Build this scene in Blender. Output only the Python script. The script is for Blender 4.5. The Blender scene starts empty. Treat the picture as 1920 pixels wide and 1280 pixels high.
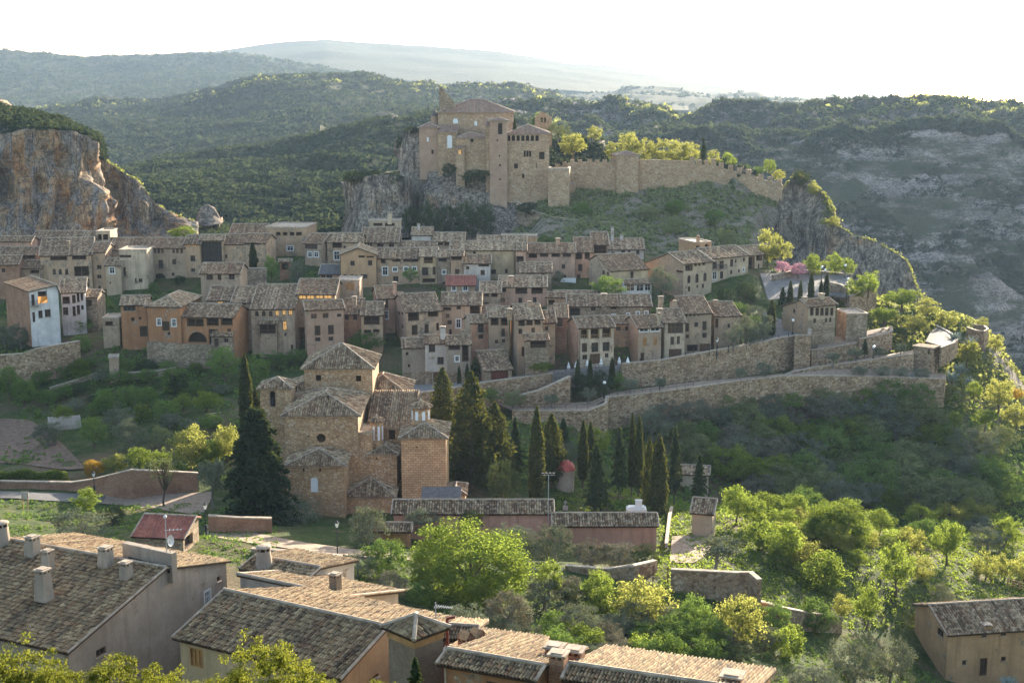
import bpy, math, random
import numpy as np
from mathutils import Vector
R = math.radians
C = bpy.context.scene.collection
SC = bpy.context.scene

# ------------------------------------------------------------------ camera
FPX, HORIZON = 2638.0, 150.0            # focal length in photo pixels, row of eye level
TH = math.atan((640 - HORIZON) / FPX)
CT, ST = math.cos(TH), math.sin(TH)
cam_d = bpy.data.cameras.new('camera')
cam = bpy.data.objects.new('camera', cam_d)
C.objects.link(cam)
cam.rotation_euler = (math.pi / 2 - TH, 0, 0)
cam_d.sensor_width = 36.0
cam_d.lens = 36.0 * FPX / 1920.0
cam_d.clip_start = 1.0
cam_d.clip_end = 60000
SC.camera = cam

# ------------------------------------------------------------------ light
SUN_AZ, SUN_EL = 24.0, 12.5              # degrees right of the view, above the horizon
w = bpy.data.worlds.new('World')
SC.world = w
w.use_nodes = True
nt = w.node_tree
sky = nt.nodes.new('ShaderNodeTexSky')
sky.sky_type = 'NISHITA'
sky.sun_disc = False
sky.sun_elevation = R(SUN_EL)
sky.sun_rotation = R(SUN_AZ)
sky.altitude = 700
sky.air_density = 1.0
sky.dust_density = 2.5
sky.ozone_density = 0.4
bg = nt.nodes['Background']
nt.links.new(sky.outputs[0], bg.inputs[0])
bg.inputs[1].default_value = 0.125
sd = bpy.data.lights.new('sun', 'SUN')
sd.energy = 5.0
sd.angle = R(0.53)
sd.color = (1.0, 0.87, 0.68)
sun = bpy.data.objects.new('sun', sd)
C.objects.link(sun)
to_sun = Vector((math.sin(R(SUN_AZ)) * math.cos(R(SUN_EL)), math.cos(R(SUN_AZ)) * math.cos(R(SUN_EL)), math.sin(R(SUN_EL))))
sun.rotation_euler = to_sun.to_track_quat('Z', 'Y').to_euler()
SC.view_settings.view_transform = 'Standard'
SC.view_settings.look = 'None'
SC.view_settings.gamma = 1.0
SC.view_settings.exposure = 2.1
cy = SC.cycles
cy.use_denoising = True
cy.max_bounces = 6
cy.diffuse_bounces = 3
cy.glossy_bounces = 2
cy.transmission_bounces = 4
cy.volume_bounces = 0
cy.transparent_max_bounces = 8
cy.sample_clamp_indirect = 4.0
cy.use_adaptive_sampling = True
cy.adaptive_threshold = 0.02

# ------------------------------------------------------------------ helpers: pixels to places
def ray(px, py):
    u, v = (px - 960.0) / FPX, (640.0 - py) / FPX
    return Vector((u, CT + v * ST, -ST + v * CT))
def P(px, py, d):
    r = ray(px, py)
    return r * (d / r.y)
def proj(p):
    f = p.y * CT - p.z * ST
    return 960 + FPX * p.x / f, 640 - FPX * (p.y * ST + p.z * CT) / f
def _hash(ix, iy, iz, seed):
    h = (ix * 374761393 + iy * 668265263 + iz * 2147483647 + seed * 144665) & 0xFFFFFFFF
    h = ((h ^ (h >> 13)) * 1274126177) & 0xFFFFFFFF
    h = h ^ (h >> 16)
    return (h & 0xFFFF) / 65535.0
def vnoise(x, y, z=0.0, seed=0):
    x, y, z = np.broadcast_arrays(np.asarray(x, float), np.asarray(y, float), np.asarray(z, float))
    ix, iy, iz = np.floor(x).astype(np.int64), np.floor(y).astype(np.int64), np.floor(z).astype(np.int64)
    fx, fy, fz = x - ix, y - iy, z - iz
    fx, fy, fz = fx * fx * (3 - 2 * fx), fy * fy * (3 - 2 * fy), fz * fz * (3 - 2 * fz)
    o = 0
    for dx in (0, 1):
        for dy in (0, 1):
            for dz in (0, 1):
                o = o + _hash(ix + dx, iy + dy, iz + dz, seed) * (fx if dx else 1 - fx) * (fy if dy else 1 - fy) * (fz if dz else 1 - fz)
    return o * 2 - 1
def fbm(x, y, z=0.0, oct=4, seed=0):
    o, a = 0, 0.5
    x, y, z = np.asarray(x, float), np.asarray(y, float), np.asarray(z, float)
    for k in range(oct):
        o = o + a * vnoise(x, y, z, seed + k * 17)
        x, y, z, a = x * 2.03, y * 2.03, z * 2.03, a * 0.5
    return o

# ------------------------------------------------------------------ helpers: tagging and meshes
def tag(o, label=None, cat=None, group=None, kind=None):
    if label: o['label'] = label
    if cat: o['category'] = cat
    if group: o['group'] = group
    if kind: o['kind'] = kind
    return o
def empty(name, loc, label=None, cat=None, group=None, rz=0.0):
    o = bpy.data.objects.new(name, None)
    C.objects.link(o)
    o.location = loc
    o.rotation_euler = (0, 0, rz)
    o.empty_display_size = 0.5
    return tag(o, label, cat, group)
class MB:
    """Collects faces; build() links them as one mesh object."""
    def __init__(s):
        s.v, s.f, s.uv, s.m = [], [], [], []
    def face(s, pts, uv=None, m=0):
        n = len(s.v)
        s.v += [tuple(p) for p in pts]
        s.f.append(tuple(range(n, n + len(pts))))
        s.uv += [tuple(q) for q in uv] if uv else [(p[0], p[2]) for p in s.v[n:]]
        s.m.append(m)
    def box(s, o, ax, ay, az, m=0):
        """box from corner o along the three vectors (right-handed)"""
        o, ax, ay, az = Vector(o), Vector(ax), Vector(ay), Vector(az)
        lx, ly, lz = ax.length, ay.length, az.length
        def q(a, b, c, d, u, v): s.face((a, b, c, d), ((0, 0), (u, 0), (u, v), (0, v)), m)
        q(o, o + ax, o + ax + az, o + az, lx, lz)
        q(o + ax, o + ax + ay, o + ax + ay + az, o + ax + az, ly, lz)
        q(o + ax + ay, o + ay, o + ay + az, o + ax + ay + az, lx, lz)
        q(o + ay, o, o + az, o + ay + az, ly, lz)
        q(o + az, o + ax + az, o + ax + ay + az, o + ay + az, lx, ly)
        q(o + ay, o + ax + ay, o + ax, o, lx, ly)
    def cbox(s, c, sx, sy, sz, rz=0, m=0):
        """box standing on c, turned rz about z"""
        t = Vector((math.cos(rz), math.sin(rz), 0)); b = Vector((-math.sin(rz), math.cos(rz), 0))
        s.box(Vector(c) - t * sx / 2 - b * sy / 2, t * sx, b * sy, Vector((0, 0, sz)), m)
    def tube(s, pts, rad, n=6, m=0, cap=True):
        rings = []
        pts = [Vector(p) for p in pts]
        for i, p in enumerate(pts):
            dr = (pts[min(i + 1, len(pts) - 1)] - pts[max(i - 1, 0)]).normalized()
            a = dr.orthogonal().normalized() if i == 0 else (pa - dr * pa.dot(dr)).normalized()
            pa = a
            b = dr.cross(a)
            r = rad[i] if hasattr(rad, '__len__') else rad
            rings.append([p + a * (r * math.cos(2 * math.pi * k / n)) + b * (r * math.sin(2 * math.pi * k / n)) for k in range(n)])
        L = 0
        for i in range(len(pts) - 1):
            l2 = L + (pts[i + 1] - pts[i]).length
            for k in range(n):
                j = (k + 1) % n
                s.face((rings[i][k], rings[i][j], rings[i + 1][j], rings[i + 1][k]), ((k / n, L), ((k + 1) / n, L), ((k + 1) / n, l2), (k / n, l2)), m)
            L = l2
        if cap:
            s.face(rings[-1], None, m)
            s.face(rings[0][::-1], None, m)
    def lathe(s, c, prof, n=16, m=0):
        """prof: (radius, height) pairs from bottom to top"""
        c = Vector(c)
        for (r0, z0), (r1, z1) in zip(prof, prof[1:]):
            for k in range(n):
                a, b = 2 * math.pi * k / n, 2 * math.pi * (k + 1) / n
                p = [c + Vector((r0 * math.cos(a), r0 * math.sin(a), z0)), c + Vector((r0 * math.cos(b), r0 * math.sin(b), z0)),
                     c + Vector((r1 * math.cos(b), r1 * math.sin(b), z1)), c + Vector((r1 * math.cos(a), r1 * math.sin(a), z1))]
                if r1 < 1e-4: p = p[:3]
                elif r0 < 1e-4: p = [p[0], p[2], p[3]]
                s.face(p, None, m)
    def build(s, name, mats, parent=None, origin=None, smooth=False):
        """origin: a world point the vertices are measured from (the parent's place)"""
        if not s.f: return None
        if origin is None: origin = parent_origin(parent)
        me = bpy.data.meshes.new(name)
        v = np.array(s.v, dtype=float) - np.array(tuple(origin))
        me.from_pydata(v.tolist(), [], s.f)
        ul = me.uv_layers.new(name='UVMap')
        ul.data.foreach_set('uv', np.array(s.uv, dtype=np.float32).ravel())
        if not isinstance(mats, (list, tuple)): mats = [mats]
        for mm in mats: me.materials.append(mm)
        me.polygons.foreach_set('material_index', s.m)
        if smooth: me.polygons.foreach_set('use_smooth', [True] * len(s.f))
        me.update()
        o = bpy.data.objects.new(name, me)
        C.objects.link(o)
        if parent: o.parent = parent
        else: o.location = origin
        return o
def parent_origin(p):
    o = Vector((0, 0, 0))
    while p is not None:
        o += p.location
        p = p.parent
    return o
def grid_obj(name, X, Y, Z, mat, smooth=True, parent=None):
    n, m = X.shape
    me = bpy.data.meshes.new(name)
    V = np.stack([X, Y, Z], -1).reshape(-1, 3).astype(np.float32)
    i = np.arange(n * m).reshape(n, m)
    F = np.stack([i[:-1, :-1], i[:-1, 1:], i[1:, 1:], i[1:, :-1]], -1).reshape(-1, 4)
    quads_into(me, V, F)
    if smooth: me.polygons.foreach_set('use_smooth', np.ones(len(F), bool))
    me.materials.append(mat)
    me.update()
    o = bpy.data.objects.new(name, me)
    C.objects.link(o)
    if parent: o.parent = parent
    return o
def quads_into(me, V, F):
    me.vertices.add(len(V)); me.vertices.foreach_set('co', np.asarray(V, np.float32).ravel())
    me.loops.add(F.size); me.loops.foreach_set('vertex_index', F.ravel().astype(np.int32))
    me.polygons.add(len(F))
    me.polygons.foreach_set('loop_start', np.arange(0, F.size, 4, dtype=np.int32))
    me.polygons.foreach_set('loop_total', np.full(len(F), 4, np.int32))
    me.update(calc_edges=True)

# ------------------------------------------------------------------ materials
class Mat:
    def __init__(s, name):
        s.m = bpy.data.materials.new(name)
        s.m.use_nodes = True
        s.nt = s.m.node_tree
        s.nt.nodes.clear()
        s.out = s.nt.nodes.new('ShaderNodeOutputMaterial')
    def n(s, t, **kw):
        k = s.nt.nodes.new('ShaderNode' + t)
        for a, b in kw.items(): setattr(k, a, b)
        return k
    def put(s, sock, v):
        if v is None: return
        if isinstance(v, bpy.types.NodeSocket): s.nt.links.new(v, sock)
        elif isinstance(v, (tuple, list)) and len(v) == 3 and sock.type == 'RGBA': sock.default_value = (*v, 1)
        else: sock.default_value = v
    def coord(s, which='Object'): return s.n('TexCoord').outputs[which]
    def scale(s, vec, xyz):
        k = s.n('Mapping'); s.put(k.inputs['Vector'], vec); k.inputs['Scale'].default_value = xyz
        return k.outputs[0]
    def noise(s, vec, scale, detail=4, rough=.55, dist=0.0):
        k = s.n('TexNoise'); s.put(k.inputs['Vector'], vec)
        k.inputs['Scale'].default_value = scale; k.inputs['Detail'].default_value = detail
        k.inputs['Roughness'].default_value = rough; k.inputs['Distortion'].default_value = dist
        return k.outputs['Fac']
    def vor(s, vec, scale, out='Color', feature='F1'):
        k = s.n('TexVoronoi', feature=feature); s.put(k.inputs['Vector'], vec); k.inputs['Scale'].default_value = scale
        return k.outputs[out]
    def ramp(s, fac, stops, interp='LINEAR'):
        k = s.n('ValToRGB'); s.put(k.inputs[0], fac)
        cr = k.color_ramp; cr.interpolation = interp
        while len(cr.elements) < len(stops): cr.elements.new(0.5)
        for e, (p, c) in zip(cr.elements, stops):
            e.position = p
            e.color = (*c, 1) if isinstance(c, (tuple, list)) else (c, c, c, 1)
        return k.outputs[0]
    def mix(s, fac, a, b, mode='MIX'):
        k = s.n('MixRGB', blend_type=mode); s.put(k.inputs[0], fac); s.put(k.inputs[1], a); s.put(k.inputs[2], b)
        return k.outputs[0]
    def math(s, op, a, b=None, clamp=False):
        k = s.n('Math', operation=op, use_clamp=clamp); s.put(k.inputs[0], a); s.put(k.inputs[1], b)
        return k.outputs[0]
    def sep(s, vec):
        k = s.n('SeparateXYZ'); s.put(k.inputs[0], vec); return k.outputs
    def bump(s, h, strength=.5, dist=.1, normal=None):
        k = s.n('Bump'); s.put(k.inputs['Height'], h); k.inputs['Strength'].default_value = strength; k.inputs['Distance'].default_value = dist
        s.put(k.inputs['Normal'], normal)
        return k.outputs[0]
    def bsdf(s, col, rough=.9, normal=None, spec=.2, metal=0.0, emit=None, es=0.0):
        k = s.n('BsdfPrincipled')
        s.put(k.inputs['Base Color'], col); s.put(k.inputs['Roughness'], rough); s.put(k.inputs['Normal'], normal)
        k.inputs['Specular IOR Level'].default_value = spec; k.inputs['Metallic'].default_value = metal
        if emit: s.put(k.inputs['Emission Color'], emit); k.inputs['Emission Strength'].default_value = es
        s.nt.links.new(k.outputs[0], s.out.inputs[0])
        return s.m
def plain(name, col, rough=.7, var=.25, spec=.25, metal=0.0):
    k = Mat(name)
    f = k.noise(k.coord(), 1.7, 6, .6)
    c = k.mix(k.ramp(f, [(.3, 0.0), (.7, 1.0)]), tuple(v * (1 - var) for v in col), tuple(min(1, v * (1 + var)) for v in col))
    return k.bsdf(c, rough, k.bump(f, .15, .02), spec, metal)
def plaster(name, col, stone=0.0, stonecol=(.36, .27, .19)):
    """lime render with stains, streaks and, where stone > 0, patches of bare rubble"""
    k = Mat(name)
    uv = k.coord('UV'); ob = k.coord('Object')
    big = k.noise(ob, .35, 5, .6)
    fine = k.noise(ob, 3.2, 6, .7)
    streak = k.noise(k.scale(ob, (1.6, 1.6, .12)), 1.0, 4, .6)
    c = k.mix(k.ramp(big, [(.32, 0.0), (.68, 1.0)]), tuple(v * .66 for v in col), tuple(min(1, v * 1.18) for v in col))
    c = k.mix(k.ramp(fine, [(.35, .45), (.62, 0.0)]), c, tuple(v * .62 for v in col))
    c = k.mix(k.ramp(streak, [(.52, 0.0), (.68, .6)]), c, (col[0] * .45, col[1] * .46, col[2] * .48))
    oi = k.n('ObjectInfo').outputs['Random']
    c = k.mix(k.math('MULTIPLY', oi, .5), c, tuple(v * q for v, q in zip(col, (.62, .58, .52))))
    h = fine
    if stone > 0:
        vv = k.scale(uv, (1.0, 1.5, 1.0))
        cell = k.vor(vv, 3.0)
        edge = k.vor(vv, 3.0, 'Distance', 'DISTANCE_TO_EDGE')
        sc = k.mix(k.math('MULTIPLY', k.sep(cell)[0], 1.0), tuple(v * .5 for v in stonecol), tuple(v * 1.35 for v in stonecol))
        sc = k.mix(k.ramp(edge, [(.0, .8), (.09, 0.0)]), sc, (.25, .2, .15))
        sc = k.mix(k.ramp(k.noise(ob, 6, 3), [(.4, .4), (.6, 0.)]), sc, (.12, .1, .08))
        mask = k.ramp(k.noise(ob, .5, 5, .7), [(.62 - stone * .42, 0.0), (.68 - stone * .42, 1.0)])
        c = k.mix(mask, c, sc)
        h = k.mix(mask, fine, k.ramp(edge, [(0, 0.0), (.15, 1.0)]))
    return k.bsdf(c, .92, k.bump(h, .35, .05), .12)
def masonry(name, col, dark, mortar, bw=.55, bh=.28, rough_stone=False, stain=.5):
    k = Mat(name)
    uv = k.coord('UV'); ob = k.coord('Object')
    if rough_stone:
        vv = k.scale(uv, (1.0 / bw, 1.0 / bh, 1.0))
        warp = k.mix(.12, vv, k.n('TexNoise').outputs['Color'], 'ADD')
        cell = k.vor(vv, 1.0); edge = k.vor(vv, 1.0, 'Distance', 'DISTANCE_TO_EDGE')
        fac = k.sep(cell)[0]
        c = k.mix(fac, dark, col)
        c = k.mix(k.ramp(k.sep(cell)[1], [(.82, 0.0), (.9, .55)]), c, (.55, .47, .36))
        joint = k.ramp(edge, [(.02, 1.0), (.1, 0.0)])
        c = k.mix(joint, c, mortar)
        h = k.ramp(edge, [(0, 0.0), (.16, 1.0)])
    else:
        b = k.n('TexBrick'); k.put(b.inputs['Vector'], uv)
        k.put(b.inputs['Color1'], col); k.put(b.inputs['Color2'], dark); k.put(b.inputs['Mortar'], mortar)
        b.inputs['Scale'].default_value = 1.0; b.inputs['Mortar Size'].default_value = .026
        b.inputs['Brick Width'].default_value = bw; b.inputs['Row Height'].default_value = bh; b.inputs['Bias'].default_value = -.1
        c = b.outputs[0]
        h = k.math('SUBTRACT', 1.0, b.outputs['Fac'])
    n1 = k.noise(ob, .4, 6, .65); n2 = k.noise(ob, 4.5, 5, .7)
    c = k.mix(k.ramp(n1, [(.38, stain), (.6, 0.0)]), c, tuple(v * .42 for v in dark))
    c = k.mix(k.ramp(n2, [(.36, .55), (.56, 0.0)]), c, tuple(v * .55 for v in dark))
    c = k.mix(k.ramp(n2, [(.6, 0.0), (.72, .35)]), c, tuple(min(.62, v * 1.5) for v in col))
    return k.bsdf(c, .93, k.bump(k.mix(.4, h, n2), .6, .05), .12)
def tile_mat(name, cols, lichen=.35, dark=.5):
    """clay tiles: one random tone per tile (UV = column, row), lichen and soot in patches"""
    k = Mat(name)
    uv = k.coord('UV'); ob = k.coord('Object')
    fl = k.n('VectorMath', operation='FLOOR'); k.put(fl.inputs[0], uv)
    wn = k.n('TexWhiteNoise', noise_dimensions='2D'); k.put(wn.inputs['Vector'], fl.outputs[0])
    n = len(cols)
    w1 = k.n('TexWhiteNoise', noise_dimensions='1D'); k.put(w1.inputs['W'], k.sep(fl.outputs[0])[0])
    c = k.ramp(wn.outputs['Value'], [(i / n, cc) for i, cc in enumerate(cols)], 'CONSTANT')
    c = k.mix(.35, c, k.ramp(w1.outputs['Value'], [(i / n, cc) for i, cc in enumerate(cols[::-1])], 'CONSTANT'))
    fr = k.n('VectorMath', operation='FRACTION'); k.put(fr.inputs[0], uv)
    u, v = k.sep(fr.outputs[0])[0], k.sep(fr.outputs[0])[1]
    n1 = k.noise(ob, .5, 6, .7); n2 = k.noise(ob, 5, 4, .7)
    c = k.mix(k.ramp(n1, [(.5 - .1 * lichen, 0.0), (.7, lichen)]), c, (.33, .27, .17))
    c = k.mix(k.ramp(n1, [(.3, dark), (.5, 0.0)]), c, (.055, .048, .042))
    c = k.mix(k.ramp(n2, [(.35, .5), (.55, 0.0)]), c, (.07, .055, .045))
    h = k.math('SUBTRACT', 1.0, v)
    return k.bsdf(c, .9, k.bump(h, .5, .04), .15)
def leaf_mat(name, c0, c1, trans, tmix=.45, var=.5):
    k = Mat(name)
    ob = k.coord('Object')
    oi = k.n('ObjectInfo').outputs['Random']
    f = k.noise(ob, .9, 4, .7)
    f2 = k.math('ADD', k.math('MULTIPLY', f, 1.3), k.math('MULTIPLY_ADD', oi, var), True)
    k.nt.nodes[-1]
    f2 = k.math('ADD', k.math('SUBTRACT', k.math('MULTIPLY', f, 1.6), .55), k.math('MULTIPLY', oi, var), True)
    c = k.mix(f2, c0, c1)
    d = k.n('BsdfDiffuse'); k.put(d.inputs['Color'], c)
    t = k.n('BsdfTranslucent'); k.put(t.inputs['Color'], k.mix(f2, tuple(v * .7 for v in trans), trans))
    ms = k.n('MixShader'); ms.inputs[0].default_value = tmix
    k.nt.links.new(d.outputs[0], ms.inputs[1]); k.nt.links.new(t.outputs[0], ms.inputs[2])
    k.nt.links.new(ms.outputs[0], k.out.inputs[0])
    return k.m
M = {}
M['tile'] = tile_mat('clay_tiles', [(0.265, 0.169, 0.100), (0.187, 0.112, 0.064), (0.511, 0.362, 0.221), (0.132, 0.083, 0.051), (0.233, 0.119, 0.064), (0.544, 0.404, 0.255), (0.202, 0.133, 0.079), (0.093, 0.061, 0.039), (0.280, 0.187, 0.112)])
M['tile_brown'] = tile_mat('brown_tiles', [(0.259, 0.154, 0.085), (0.178, 0.101, 0.057), (0.454, 0.294, 0.168), (0.121, 0.075, 0.045), (0.243, 0.116, 0.060), (0.476, 0.336, 0.203), (0.203, 0.124, 0.070), (0.292, 0.184, 0.104)], .2, .5)
M['tile_pale'] = tile_mat('pale_tiles', [(0.476, 0.326, 0.190), (0.243, 0.150, 0.088), (0.590, 0.430, 0.265), (0.178, 0.116, 0.070), (0.292, 0.158, 0.088), (0.612, 0.473, 0.300), (0.259, 0.176, 0.104), (0.113, 0.075, 0.050)], .4, .4)
M['tile_near'] = tile_mat('weathered_tiles', [(0.389, 0.270, 0.151), (0.238, 0.155, 0.088), (0.562, 0.420, 0.244), (0.130, 0.095, 0.063), (0.324, 0.200, 0.101), (0.486, 0.360, 0.202), (0.292, 0.210, 0.122), (0.081, 0.063, 0.045), (0.432, 0.320, 0.176), (0.281, 0.155, 0.084)], .3, .5)
M['tile_church'] = tile_mat('church_tiles', [(0.476, 0.331, 0.198), (0.225, 0.136, 0.077), (0.612, 0.457, 0.282), (0.138, 0.092, 0.057), (0.285, 0.148, 0.077), (0.522, 0.378, 0.229), (0.190, 0.124, 0.074), (0.658, 0.504, 0.327)], .25, .45)
M['tile_red'] = tile_mat('red_tiles', [(.36, .12, .08), (.30, .10, .07), (.42, .15, .10), (.26, .10, .075)], .12, .2)
M['tile_castle'] = tile_mat('castle_tiles', [(.36, .21, .15), (.28, .17, .12), (.42, .28, .20), (.24, .15, .11), (.32, .22, .16)], .25, .3)
M['ridge'] = plain('ridge_mortar', (.36, .29, .22), .9, .4)
M['tan'] = plaster('tan_plaster', (.50, .345, .225), .25)
M['grey'] = plaster('grey_plaster', (.46, .34, .24), .22)
M['pink'] = plaster('pinkish_plaster', (.50, .325, .235), .15)
M['peach'] = plaster('peach_plaster', (.52, .33, .19), .02)
M['orange'] = plaster('orange_plaster', (.44, .225, .115), .12)
M['salmon'] = plaster('salmon_plaster', (.55, .30, .19), .02)
M['yellow'] = plaster('cream_plaster', (.52, .39, .24), .1)
M['cream'] = plaster('pale_cream_plaster', (.54, .43, .305), .12)
M['rose'] = plaster('rose_plaster', (.58, .30, .215), .02)
M['ochre'] = plaster('ochre_plaster', (.54, .34, .19), .08)
M['white'] = plaster('white_wash', (.72, .70, .68), .0)
M['offwhite'] = plaster('off_white_plaster', (.56, .50, .45), .05)
M['wood'] = plain('brown_wood', (.11, .062, .036), .7, .35)
M['woodlight'] = plain('ochre_wood', (.36, .20, .08), .6, .25)
M['woodgrey'] = plaster('grey_boards', (.34, .28, .22), .0)
M['darkwood'] = plain('dark_wood', (.05, .03, .02), .7, .3)
M['redwood'] = plain('dark_red_paint', (.12, .03, .022), .6, .25)
M['whitepaint'] = plain('white_paint', (.62, .61, .58), .5, .08)
M['iron'] = plain('black_iron', (.022, .022, .024), .5, .3, .4)
M['galv'] = plain('galvanised_metal', (.42, .43, .44), .45, .2, .5, .4)
M['stone'] = masonry('rubble_stone', (.50, .385, .27), (.21, .15, .10), (.28, .22, .155), .45, .26, True)
M['wallstone'] = masonry('retaining_stone', (.58, .42, .27), (.19, .115, .07), (.32, .235, .155), .6, .38, True, .35)
M['ashlar'] = masonry('sandstone_blocks', (.60, .405, .235), (.45, .285, .16), (.22, .14, .085), .66, .33, False, .3)
M['church'] = masonry('church_rubble', (.62, .43, .255), (.36, .225, .125), (.30, .20, .12), .55, .32, True, .3)
M['castle'] = masonry('castle_stone', (.57, .405, .265), (.32, .215, .135), (.38, .27, .175), .6, .36, True, .3)
M['castlepink'] = masonry('castle_brick', (.50, .325, .225), (.40, .255, .18), (.42, .32, .23), .4, .16, False, .3)
M['brick'] = masonry('old_brick', (.42, .22, .13), (.32, .15, .09), (.34, .25, .18), .5, .14, False, .5)
M['brickpale'] = masonry('slim_brick', (.36, .27, .19), (.27, .19, .13), (.20, .16, .12), .36, .075, False, .25)
M['concrete'] = plaster('weathered_render', (.40, .335, .27), .0)
M['roughcast'] = plaster('rough_cast', (.42, .35, .285), .05)
k = Mat('glass'); M['glass'] = k.bsdf(k.mix(k.noise(k.coord(), .9, 3), (.012, .014, .018), (.05, .052, .055)), .12, None, .5)
k = Mat('dark_interior'); M['dark'] = k.bsdf(k.mix(k.noise(k.coord(), 1.2, 4), (.012, .009, .007), (.055, .038, .026)), .8, None, .1)  # near-black colour paints the shade inside loggias and other openings
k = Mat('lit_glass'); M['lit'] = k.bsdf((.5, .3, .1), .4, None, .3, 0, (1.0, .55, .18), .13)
k = Mat('pale_glass'); M['paleglass'] = k.bsdf((.72, .76, .8), .15, None, .5)
k = Mat('lamp_globe'); M['globe'] = k.bsdf((.85, .83, .78), .3, None, .4)
M['slate'] = plain('slate_sheet', (.125, .12, .115), .8, .3)
M['cloth_white'] = plain('white_canvas', (.82, .81, .78), .8, .05)
M['cloth_orange'] = plain('orange_canvas', (.55, .22, .03), .8, .15)
M['blue'] = plain('blue_plastic', (.10, .22, .5), .4, .1)
M['terracotta'] = plain('terracotta', (.45, .2, .1), .8, .2)
M['dome'] = plain('red_dome_paint', (.42, .09, .075), .6, .2)
M['bark'] = plain('bark', (.10, .075, .055), .95, .4)
M['barkgrey'] = plain('grey_bark', (.20, .17, .15), .95, .3)
M['leaf_bright'] = leaf_mat('spring_leaves', (0.045, 0.085, 0.018), (0.15, 0.205, 0.045), (0.33, 0.42, 0.065), 0.48, 0.5)
M['leaf_yellow'] = leaf_mat('yellow_green_leaves', (0.09, 0.12, 0.03), (0.22, 0.23, 0.07), (0.46, 0.47, 0.11), 0.52, 0.4)
M['leaf_mid'] = leaf_mat('mid_green_leaves', (0.055, 0.115, 0.03), (0.19, 0.275, 0.08), (0.22, 0.31, 0.055), 0.35, 0.5)
M['leaf_olive'] = leaf_mat('olive_leaves', (0.085, 0.105, 0.07), (0.25, 0.275, 0.19), (0.16, 0.17, 0.08), 0.28, 0.4)
M['leaf_grey'] = leaf_mat('grey_twigs', (0.12, 0.14, 0.06), (0.28, 0.31, 0.14), (0.18, 0.2, 0.06), 0.28, 0.5)
M['leaf_purple'] = leaf_mat('purple_grey_twigs', (0.125, 0.12, 0.09), (0.26, 0.25, 0.18), (0.15, 0.13, 0.07), 0.28, 0.4)
M['leaf_dark'] = leaf_mat('dark_needles', (0.024, 0.046, 0.024), (0.075, 0.105, 0.048), (0.1, 0.12, 0.03), 0.26, 0.4)
M['leaf_cypress'] = leaf_mat('cypress_leaves', (0.026, 0.044, 0.018), (0.085, 0.105, 0.04), (0.16, 0.16, 0.03), 0.3, 0.4)
M['leaf_rust'] = leaf_mat('rusty_yellow_leaves', (.16, .10, .02), (.34, .22, .03), (.6, .38, .05), .5, .3)
M['leaf_pink'] = leaf_mat('pink_blossom', (0.45, 0.22, 0.3), (0.66, 0.4, 0.46), (0.6, 0.35, 0.4), 0.4, 0.3)
M['leaf_near'] = leaf_mat('broom_leaves', (.035, .06, .012), (.13, .15, .035), (.30, .32, .045), .4, .35)
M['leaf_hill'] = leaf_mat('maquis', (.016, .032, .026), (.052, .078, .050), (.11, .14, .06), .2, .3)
M['leaf_hill_lit'] = leaf_mat('sun_tinted_maquis', (0.06, 0.09, 0.03), (0.17, 0.21, 0.06), (0.4, 0.42, 0.12), 0.42, 0.3)  # lit copy of the hill foliage, sunlight painted in as paler green
M['leaf_agave'] = leaf_mat('blue_green_agave', (.16, .20, .18), (.30, .35, .31), (.2, .24, .18), .2, .3)
# ------------------------------------------------------------------ terrain under the village
CTRL = [  # (px, py, distance) on the ground
 (1250,1250,125),(1000,1220,128),(1480,1270,130),(1650,1280,138),(1800,1282,152),(1400,1130,150),(1150,1090,152),(900,1060,155),(720,1045,158),(520,1012,160),(300,1005,158),(60,1000,160),(-150,1000,160),
 (0,930,190),(200,938,188),(400,940,188),(-200,930,190),(590,968,184),(760,1000,176),(1030,1003,175),(1230,1032,170),(1300,1010,172),(1100,958,196),(1250,945,200),(960,950,196),
 (1400,1010,178),(1600,1050,172),(1700,1010,195),(1900,1100,182),(1900,1010,215),(1600,975,205),(1450,965,203),(2050,1100,190),(1750,1150,165),
 (1400,955,222),(1500,965,226),(1700,965,234),(1900,965,240),(2050,965,240),
 (1300,732,243),(1300,775,241),(1300,800,238),(1300,860,230),(1300,945,221),(1500,706,258),(1500,738,256),(1500,800,249),(1500,860,242),(1750,705,266),(1750,742,261),(1750,830,251),(1900,850,262),(1620,850,250),
 (1150,790,234),(1050,800,229),(950,800,226),(850,790,224),(700,800,222),(1150,860,224),(1050,870,215),
 (850,745,238),(1000,765,236),(1100,760,237),(1640,697,266),(1200,745,239),
 (1170,692,249),(1330,667,256),(1480,622,273),(1450,582,286),(1440,532,301),(1550,532,304),(1580,602,286),(1640,655,276),(1750,640,287),(1850,640,298),(1640,690,270),
 (1900,710,296),(1850,622,312),(1700,585,314),
 (250,645,263),(450,662,263),(620,665,262),(740,705,250),(950,708,248),(1100,692,250),(860,720,246),
 (300,545,305),(500,515,312),(700,530,302),(900,525,302),(1100,535,300),(1250,562,292),(100,565,300),(0,645,266),(110,655,266),(450,590,285),(600,590,283),(800,590,280),(1000,600,275),(1200,620,268),
 (0,475,328),(300,465,332),(600,455,338),(800,452,342),(1000,442,344),(1200,462,338),(1400,485,330),
 (1100,402,357),(1250,384,364),(1400,392,364),(1450,450,348),(1300,440,348),(1030,402,357),(1200,430,350),
 (1100,352,376),(1300,340,380),(1440,365,374),(980,365,374),(860,330,380),(1050,285,410),(1200,298,412),(1350,322,404),(1250,305,395),(1120,262,430),(960,265,410),(1440,345,395),
 (0,785,235),(0,705,252),(200,725,245),(400,765,232),(100,855,212),(300,855,210),(450,805,218),(-200,790,235),(-200,650,270),(-200,480,330),
]
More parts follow.
